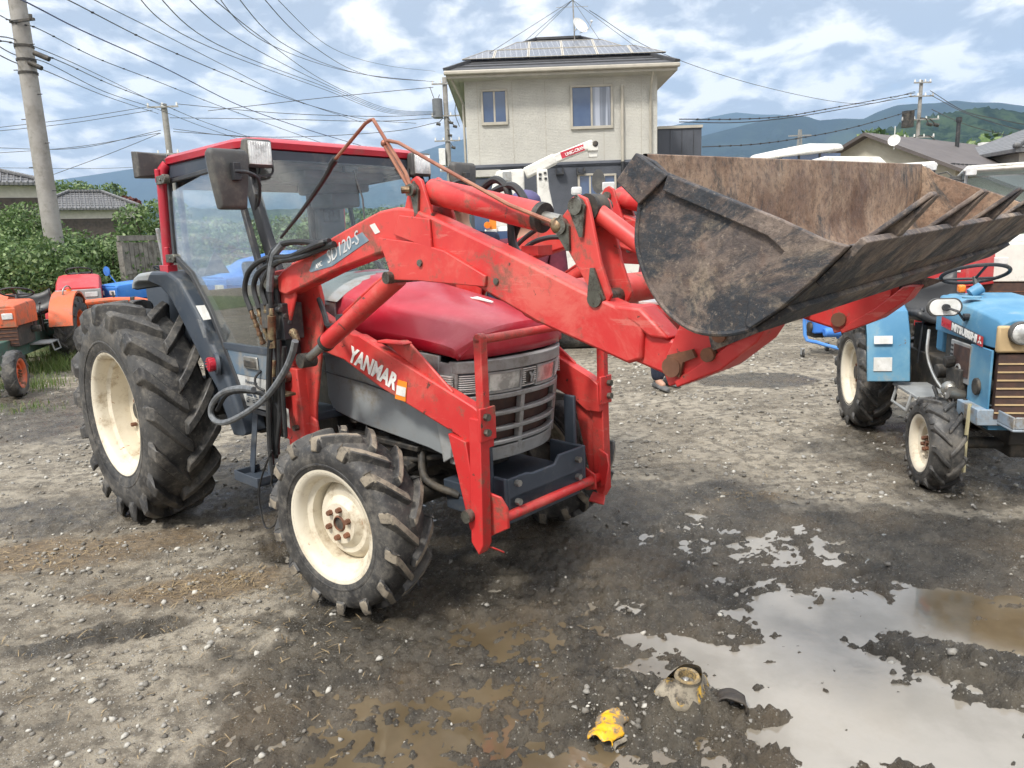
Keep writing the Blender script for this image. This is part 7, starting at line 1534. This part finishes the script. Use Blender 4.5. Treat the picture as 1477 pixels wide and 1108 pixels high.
b=MB(); b.bar(Yb(p0),Yb(p2),.2,.21); b.build('boom',WHT,ct_,bevel=.04); b=MB(); b.bar(Yb(p2)-V(.05,0,.02),Yb(p3)+V(.06,0,.02),.15,.165); bs=b.build('boom_section',WHT,ct_,bevel=.03)
b=MB(); b.bar(Yb(p2)+V(.10,0,.045),Yb(p3)-V(.12,0,.045),.156,.12); bb_=b.build('boom_band',paint('boom_red',(0.50,0.035,0.06),.5,bs=0),bs)
dd=(Yb(p3)-Yb(p2)).normalized()
text_mesh('boom_lettering','UNIC-CRANE',Yb(p2)+dd*.2+V(0,-.09,-.035),dd,(0,0,1),.085,MT['txtwhite'],bs,bold=.002,width=.42)
b=MB(); q=Yb(W(856,212)); b.box(q,(.20,.2,.14)); b.box(q+V(.0,0,-.12),(.17,.12,.13)); b.cyl(q+V(.04,-.12,.06),q+V(.04,.12,.06),.055,n=16,m=1); b.build('boom_head',[WHT,MT['dark']],bs,bevel=.015)
b=MB(); b.bx(-.2,1.4,-.6,-.56,1.55,1.6); [b.bx(-.2+k*.16,-.18+k*.16,-.6,-.58,1.15,1.55) for k in range(9)]; b.build('guard_rail',MT['black'],ct_)
b=MB(); b.bx(-1.4,2.4,-.85,.9,.95,1.05); b.bx(-1.4,2.4,-.85,-.82,1.05,1.40); b.build('deck',WHT,ct_); b=MB(); b.bx(-1.3,2.3,-.4,.4,.6,.95); b.build('chassis',MT['dark'],ct_)
for x in(-1.0,1.8):
    for y in(-.75,.75): b=MB(); b.cyl((x,y-.12,.4),(x,y+.12,.4),.4,n=28); o=b.build('wheel',MT['tyre'],ct_,bevel=.03); b=MB(); b.cyl((x,y-.13,.4),(x,y+.13,.4),.22,n=20); b.build('hub',MT['steel'],o)
c2=at(712,330,9.5); wt_=empty('white_lorry',(c2.x+.55,10.4,0),0,'white vehicle with amber lamp and orange reflector glimpsed between the red loader arms','truck')
b=MB(); b.bx(-.55,1.9,-.5,1.2,.75,1.72); b.build('body',WHT,wt_,bevel=.05); b=MB(); q=at(700,327,9.9); b.bx(-.62,-.22,-.53,-.5,1.30,1.66); b.build('window',WIN,wt_)
b=MB(); q=at(703,325,9.85); b.cyl(V(q.x-wt_.location.x,-.58,q.z),V(q.x-wt_.location.x,-.5,q.z),.045,.035,n=14); b.build('turn_lamp',MT['amber'],wt_); b=MB(); q=at(711,325,9.85); b.box(V(q.x-wt_.location.x,-.52,q.z),(.09,.03,.18)); q=at(806,362,9.85); b.box(V(q.x-wt_.location.x,-.52,q.z),(.06,.03,.45)); b.build('reflector',MT['orange'],wt_)
b=MB(); q=at(708,336,9.85); b.box(V(q.x-wt_.location.x,-.53,q.z),(.16,.04,.09)); b.box(V(.1,-.53,1.18),(.5,.04,.16)); b.build('headlight',MT['lens'],wt_,bevel=.01)
b=MB(); b.bx(-.55,1.9,-.45,1.15,.45,.75); b.build('chassis',MT['dark'],wt_)
for x in(-.1,1.45): b=MB(); b.cyl((x,-.45,.33),(x,-.25,.33),.33,n=26); o=b.build('wheel',MT['tyre'],wt_,bevel=.03); b=MB(); b.cyl((x,-.46,.33),(x,-.4,.33),.19,n=20); b.build('hub',MT['steel'],o)
c3=at(868,320,10); cr=empty('tracked_carrier',(c3.x,10.6,0),0,'white tracked carrier with wire cage, work lamp and tall mirror behind the bell crank','machine')
b=MB(); b.bx(-.75,1.1,-.4,.6,.5,1.45); b.bx(-.85,-.3,-.35,.5,1.45,1.78); b.build('body',WHT,cr,bevel=.05); b=MB(); b.bx(-.85,1.1,-.45,-.1,.0,.5); b.build('track',MT['tyre'],cr,bevel=.12)
b=MB()
for k in range(7): x=-.1+k*.12; b.tube([V(x,-.4,1.45),V(x,-.4,1.82)],.009,6)
for z in(1.6,1.82): b.tube([V(-.1,-.4,z),V(.65,-.4,z),V(.65,.2,z)],.012,6)
b.build('cage',MT['black'],cr); b=MB(); q=at(863,262,10.2); b.loft([[V(q.x-c3.x+.09*math.cos(a)*(1),-.42+dx,q.z+.16*math.sin(a)) for a in[2*PI*k/16 for k in range(16)]] for dx in(0,.03)]); b.tube([V(q.x-c3.x,-.4,q.z-.1),V(q.x-c3.x-.05,-.4,1.75)],.012,6); b.build('side_mirror',MT['plastic'],cr)
b=MB(); q=at(877,269,10.2); b.box(V(q.x-c3.x,-.42,q.z),(.17,.08,.11)); b.build('work_lamp',MT['lens'],cr,bevel=.015); b=MB(); q=at(832,275,10.2); b.box(V(q.x-c3.x,-.35,q.z),(.14,.12,.10)); b.build('lamp',MT['lens'],cr,bevel=.02)
# far white van-like cab through the windscreen
c4_=at(578,300,13); wv_=empty('white_cab_machine',(c4_.x+.15,13.6,0),math.radians(8),'white machine cab with a small red badge seen through the windscreen','machine')
b=MB(); b.bx(-.5,1.0,-.6,.8,.5,1.6); b.bx(-.45,.9,-.55,.7,1.6,2.15); b.build('body',WHT,wv_,bevel=.06); b=MB(); b.bx(-.40,.5,-.56,-.545,1.65,1.95); b.build('window',WIN,wv_); b=MB(); b.bx(-.30,.15,-.575,-.55,1.99,2.07); b.build('badge',RED2,wv_)
# orange pipes lying behind the big rear wheel
c5=at(165,425,9.0); op_=empty('orange_implement',(c5.x,9.0,0),0,'orange tubular implement frame standing between the old tractors','implement')
b=MB(); b.tube([V(-.35,.0,.98),V(-.05,0,1.0),V(.25,.02,.99),V(.50,.05,.93)],.035,10); b.tube([V(-.30,0,.82),V(-.12,0,.95)],.035,10); b.tube([V(-.3,0,.85),V(-.3,0,.05)],.03,8); b.tube([V(.45,.05,.93),V(.45,.05,.05)],.03,8); b.build('pipe_frame',ORNG,op_)
b=MB(); b.bx(-.1,.1,-.05,.1,.7,.95); b.tube([V(0,0,.95),V(-.02,0,1.1)],.015,6); b.bx(.2,.24,-.04,.04,.9,1.03); b.build('clamp',MT['dark'],op_,bevel=.01)
# ================================================================== people
SK=paint('skin',(0.46,0.27,0.19),.5,(0.42,0.24,0.17),vs=6,bs=.05); NV=paint('navy_cloth',(0.018,0.024,0.055),.85,(0.03,0.037,0.075),vs=5,bs=.3); MR=paint('maroon_cloth',(0.14,0.02,0.04),.85,(0.10,0.015,0.03),vs=5,bs=.3); DT=paint('dark_trousers',(0.014,0.018,0.035),.85,(0.022,0.027,0.05),vs=5,bs=.3); HR=paint('black_hair',(0.012,0.010,0.009),.5,bs=.2); PC=paint('purple_cap_cloth',(0.10,0.09,0.20),.8,bs=.2); SHG=paint('grey_shoe',(0.07,0.07,0.07),.7,(0.11,0.11,0.11),vs=9,bs=.2)
def skin(name,J,E,mat,parent,sub=2,root=0):
    me=bpy.data.meshes.new(name); me.from_pydata([j[:3] for j in J],E,[]); o=bpy.data.objects.new(name,me); COL.objects.link(o); sk=o.modifiers.new('skin','SKIN'); sk.use_smooth_shade=True
    for i,j in enumerate(J):
        v=me.skin_vertices[0].data[i]; r=j[3]; v.radius=(r,j[4] if len(j)>4 else r); v.use_root=(i==root)
    s=o.modifiers.new('sub','SUBSURF'); s.levels=s.render_levels=sub
    dg=bpy.context.evaluated_depsgraph_get(); dg.update(); m2=bpy.data.meshes.new_from_object(o.evaluated_get(dg)); bpy.data.objects.remove(o); m2.materials.clear(); m2.materials.append(mat); m2.polygons.foreach_set('use_smooth',[True]*len(m2.polygons))
    o=bpy.data.objects.new(name,m2); COL.objects.link(o); o.parent=parent; return o
def person(x,y,deg,label,shirt,trous,cap=None,arm_r=((-.20,.02,1.15),(-.20,.14,.92)),arm_l=((.23,0,1.14),(.24,.05,.88)),h=1.68,shoe=SHG,feet=((-.10,.02),(.12,.06)),group=None):
    k=h/1.72; S=lambda *p:(p[0]*k,p[1]*k,p[2]*k)
    J=[S(0,0,.95)+(.13,.10),S(0,.01,1.15)+(.125,.095),S(0,.0,1.36)+(.15,.10),S(0,.0,1.47)+(.06,),S(0,.01,1.53)+(.05,),S(0,.02,1.62)+(.075,.092),S(0,.02,1.70)+(.055,.07)]; E=[(0,1),(1,2),(2,3),(3,4),(4,5),(5,6)]
    for s,ar_ in((-1,arm_r),(1,arm_l)):
        sh=len(J); J.append(S(s*.17,0,1.41)+(.055,)); J.append(S(*ar_[0])+(.042,)); J.append(S(*ar_[1])+(.028,)); d=(Vector(ar_[1])-Vector(ar_[0])).normalized(); hnd=Vector(ar_[1])+d*.08; J.append(S(*hnd)+(.036,.02)); E+=[(2,sh),(sh,sh+1),(sh+1,sh+2),(sh+2,sh+3)]
        for q in range(5):
            off=V(-.03+.018*q if q<4 else .045*-s,.0,0); l=(.07,.08,.075,.06,.045)[q]; i_=len(J); J.append(S(*(hnd+off*.8+d*.03))+(.009,)); J.append(S(*(hnd+off+d*(l+.015)+V(0,.018,0)))+(.0075,)); E+=[(sh+3,i_),(i_,i_+1)]
    for s,ft in((-1,feet[0]),(1,feet[1])):
        hp=len(J); J.append(S(s*.09,0,.88)+(.095,)); J.append(S((s*.09+ft[0])/2,ft[1]/2+.03,.48)+(.06,)); J.append(S(ft[0],ft[1],.09)+(.04,)); J.append(S(ft[0],ft[1]+.13,.045)+(.036,.03)); E+=[(0,hp),(hp,hp+1),(hp+1,hp+2),(hp+2,hp+3)]
    root=skin('person',J,E,SK,None); root.location=(x,y,0); root.rotation_euler=(0,0,math.radians(deg)); tag(root,label,'person',group)
    g_=.016
    T_=[S(0,0,.90)+(.145,.115),S(0,.01,1.15)+(.142,.112),S(0,0,1.36)+(.165,.118),S(0,0,1.45)+(.085,.08)]; TE=[(0,1),(1,2),(2,3)]
    for s,ar_ in((-1,arm_r),(1,arm_l)):
        i_=len(T_); T_.append(S(s*.175,0,1.41)+(.075,)); T_.append(S(*ar_[0])+(.058,)); T_.append(S(*(Vector(ar_[0]).lerp(Vector(ar_[1]),.9)))+(.042,)); TE+=[(2,i_),(i_,i_+1),(i_+1,i_+2)]
    skin('shirt',T_,TE,shirt,root)
    P_=[S(0,0,.97)+(.145,.115),S(0,0,.90)+(.14,.115)]; PE=[(0,1)]
    for s,ft in((-1,feet[0]),(1,feet[1])):
        i_=len(P_); P_.append(S(s*.09,0,.82)+(.105,)); P_.append(S((s*.09+ft[0])/2,ft[1]/2+.03,.48)+(.082,)); P_.append(S(ft[0],ft[1],.075)+(.07,)); PE+=[(1,i_),(i_,i_+1),(i_+1,i_+2)]
    skin('trousers',P_,PE,trous,root)
    for ft in feet:
        b=MB(); f0,f1=ft; rr=[]
        for (yy,w_,hh) in((-.07,.03,.05),(-.05,.042,.085),(.03,.045,.085),(.10,.05,.06),(.17,.042,.045),(.20,.02,.03)): rr.append([V((f0+w_*math.cos(a))*k,(f1+yy)*k,max(.003,(hh/2+hh/2*math.sin(a)))*k) for a in[2*PI*q/14 for q in range(14)]])
        b.loft(rr); b.build('shoe',shoe,root,ang=60); 
    # face: nose, eyes, mouth, ears
    b=MB(); c=V(0,.02,1.62)*k
    b.loft([[c+V(-.010,.086,.015),c+V(.010,.086,.015),c+V(0,.10,.012)],[c+V(-.017,.086,-.022),c+V(.017,.086,-.022),c+V(0,.112,-.02)]]); b.sphere(c+V(-.078,0,-.005),.022,8,sc_=(.4,.7,1.2)); b.sphere(c+V(.078,0,-.005),.022,8,sc_=(.4,.7,1.2)); b.build('nose_and_ears',SK,root)
    b=MB(); 
    for s in(-1,1): b.sphere(c+V(s*.03,.082,.018),.011,8,sc_=(1.2,.6,.6)); b.box(c+V(s*.032,.087,.038),(.035,.008,.006))
    b.box(c+V(0,.088,-.045),(.04,.006,.006)); b.build('eyes',HR,root)
    if cap:
        b=MB(); b.sphere(c+V(0,-.005,.045),.098,16,sc_=(.92,1.05,.72)); b.prism([c+V(-.06,.07,.05),c+V(-.05,.16,.035),c+V(.05,.16,.035),c+V(.06,.07,.05)],(0,0,.008)); b.build('cap',cap,root)
    b=MB(); b.sphere(c+V(0,-.018,.035),.094,16,sc_=(.93,1.0,.88)); b.build('hair',HR,root); return root
pA=at(665,318,4.55); person(pA.x,4.55,165,'person in dark navy shirt standing behind the raised loader arm','' or NV,DT,h=1.86,arm_l=((.25,0,1.14),(.26,.05,.88)))
pB=at(760,300,4.4); person(pB.x,4.4,150,'person in purple cap and maroon jacket seen between the red arms',MR,DT,cap=PC,h=1.80)
pC=gnd(953,556); person(pC.x,pC.y-.05,-160,'person in navy trousers and grey shoes standing behind the bucket',MR,DT,h=1.64,feet=((-.10,-.02),(.11,.10)))
# ================================================================== debris in the mud
YP=MT['yellow']; GR=paint('muddy_leather',(0.34,0.30,0.23),.75,(0.22,0.19,0.145),vs=14,dirt=(0.06,0.052,0.042),da=(.52,.68),ds=16,chip=(0.62,0.38,0.05),ca=(.56,.63),csz=16,bs=.5); BLK=paint('muddy_black',(0.035,0.03,0.026),.6,(0.06,0.05,0.04),vs=14,chip=(0.4,0.28,0.06),ca=(.62,.68),csz=18,bs=.4)
q=gnd(984,1010); z0=gz(q.x,q.y); r_=empty('crushed_oil_filter',(q.x,q.y,max(z0,LEVEL)+.002),.4,'muddy grey and yellow crushed canister lying with its open end up','debris')
rg=random.Random(5); rings=[]
ctrl=[(-.02,.070,0),(.010,.085,0),(.035,.078,.004),(.060,.060,.010),(.080,.054,.014),(.092,.050,.018),(.094,.041,.018),(.070,.034,.016)]
for h_,r1,sh in ctrl: rings.append([V((r1*(1+.10*math.sin(3*a+1)+.05*math.sin(5*a)))*math.cos(a)*1.15+sh*-.3,r1*(1+.08*math.sin(2*a))*math.sin(a)-sh*1.4,h_+.008*math.sin(2*a+.5)) for a in[2*PI*k/40 for k in range(40)]])
b=MB(); b.loft(rings[:6],caps=False); b.build('shell',GR,r_,ang=60)
b=MB(); b.loft(rings[4:6],caps=False); b.lathe([(.042,.091),(.038,.099),(.029,.096),(.027,.05)],V(-.006,-.026,0),(0,-.08,1),28); b.build('torn_rim',paint('muddy_yellow_rim',(0.36,0.25,0.10),.6,(0.22,0.18,0.12),vs=16,dirt=(0.07,0.06,0.045),da=(.5,.64),ds=24),r_,ang=60)
b=MB(); b.lathe([(.028,.070),(.0,.066)],V(-.006,-.026,0),(0,-.08,1),20); b.sphere(V(-.006,-.026,.068),.017,10); b.build('centre_tube',MT['steel'],r_); b=MB(); b.tube([V(.03,-.05,.06),V(.05,-.085,.03),V(.075,-.12,.005)],.002,5); b.build('wire',MT['dark'],r_)
q=gnd(878,1052); z0=gz(q.x,q.y); r_=empty('crushed_yellow_can',(q.x,q.y,max(z0,LEVEL)),math.radians(62),'bright yellow crushed can scrap lying on the wet stones','debris')
rg=random.Random(8); b=MB(); rr=[]
for i in range(15):
    x=-.075+.15*i/14; row=[]
    for j in range(15):
        t_=j/14; a=PI*(.02+.96*t_); rad=.040*(1-.18*abs(i-7)/7); row.append(V(x+.006*math.sin(j*.9),-math.cos(a)*rad*1.15+.008*math.sin(i*.8),max(.0,math.sin(a))*rad*.62*(.75+.30*abs(math.sin(i*.9+j*.55)))+.006*math.sin(i*1.6+j*.7)*math.sin(a)))
    rr.append(row)
b.loft(rr,caps=False,closed=False); o=b.build('can_shell',YP,r_,ang=50); s_=o.modifiers.new('s','SOLIDIFY'); s_.thickness=.003
b=MB(); b.loft([[p+V(0,.0,0) for p in rr[14]],[p+V(.012,0,-.012) for p in rr[14]]],caps=False,closed=False); b.loft([[V(p.x,p.y-.004,p.z-.002) for p in [r[0] for r in rr]],[V(p.x,p.y-.012,-.012) for p in [r[0] for r in rr]]],caps=False,closed=False); b.build('muddy_edge',GR,r_)
q=gnd(1054,1018); z0=gz(q.x,q.y); r_=empty('broken_shell_scrap',(q.x,q.y,max(z0,LEVEL)),math.radians(-15),'dark curved scrap of broken casing beside the open canister','debris')
b=MB(); rr=[[V((.060*(.7+.3*math.sin(PI*j/12)))*math.cos(PI*j/12)*(1-.15*i/8),-.045+.085*i/8,.045*math.sin(PI*j/12)*(1-.5*(i/8)**2)+.004*math.sin(i+j)) for j in range(13)] for i in range(9)]
b.loft(rr,caps=False,closed=False); o=b.build('scrap_shell',BLK,r_,ang=50); s_=o.modifiers.new('s','SOLIDIFY'); s_.thickness=.006
# ================================================================== air
m=bpy.data.materials.new('haze_air'); m.use_nodes=True; t=m.node_tree; t.nodes.clear(); o_=t.nodes.new('ShaderNodeOutputMaterial'); pv=t.nodes.new('ShaderNodeVolumePrincipled'); pv.inputs['Color'].default_value=(0.45,0.68,1.0,1); pv.inputs['Density'].default_value=1.05e-4; pv.inputs['Anisotropy'].default_value=0.0; t.links.new(pv.outputs[0],o_.inputs['Volume'])
b=MB(); b.bx(-8000,8000,-40,8800,-9,1750)
sc.cycles.volume_bounces=0; hz=b.build('haze',m,smooth=False); tag(hz,kind='stuff')
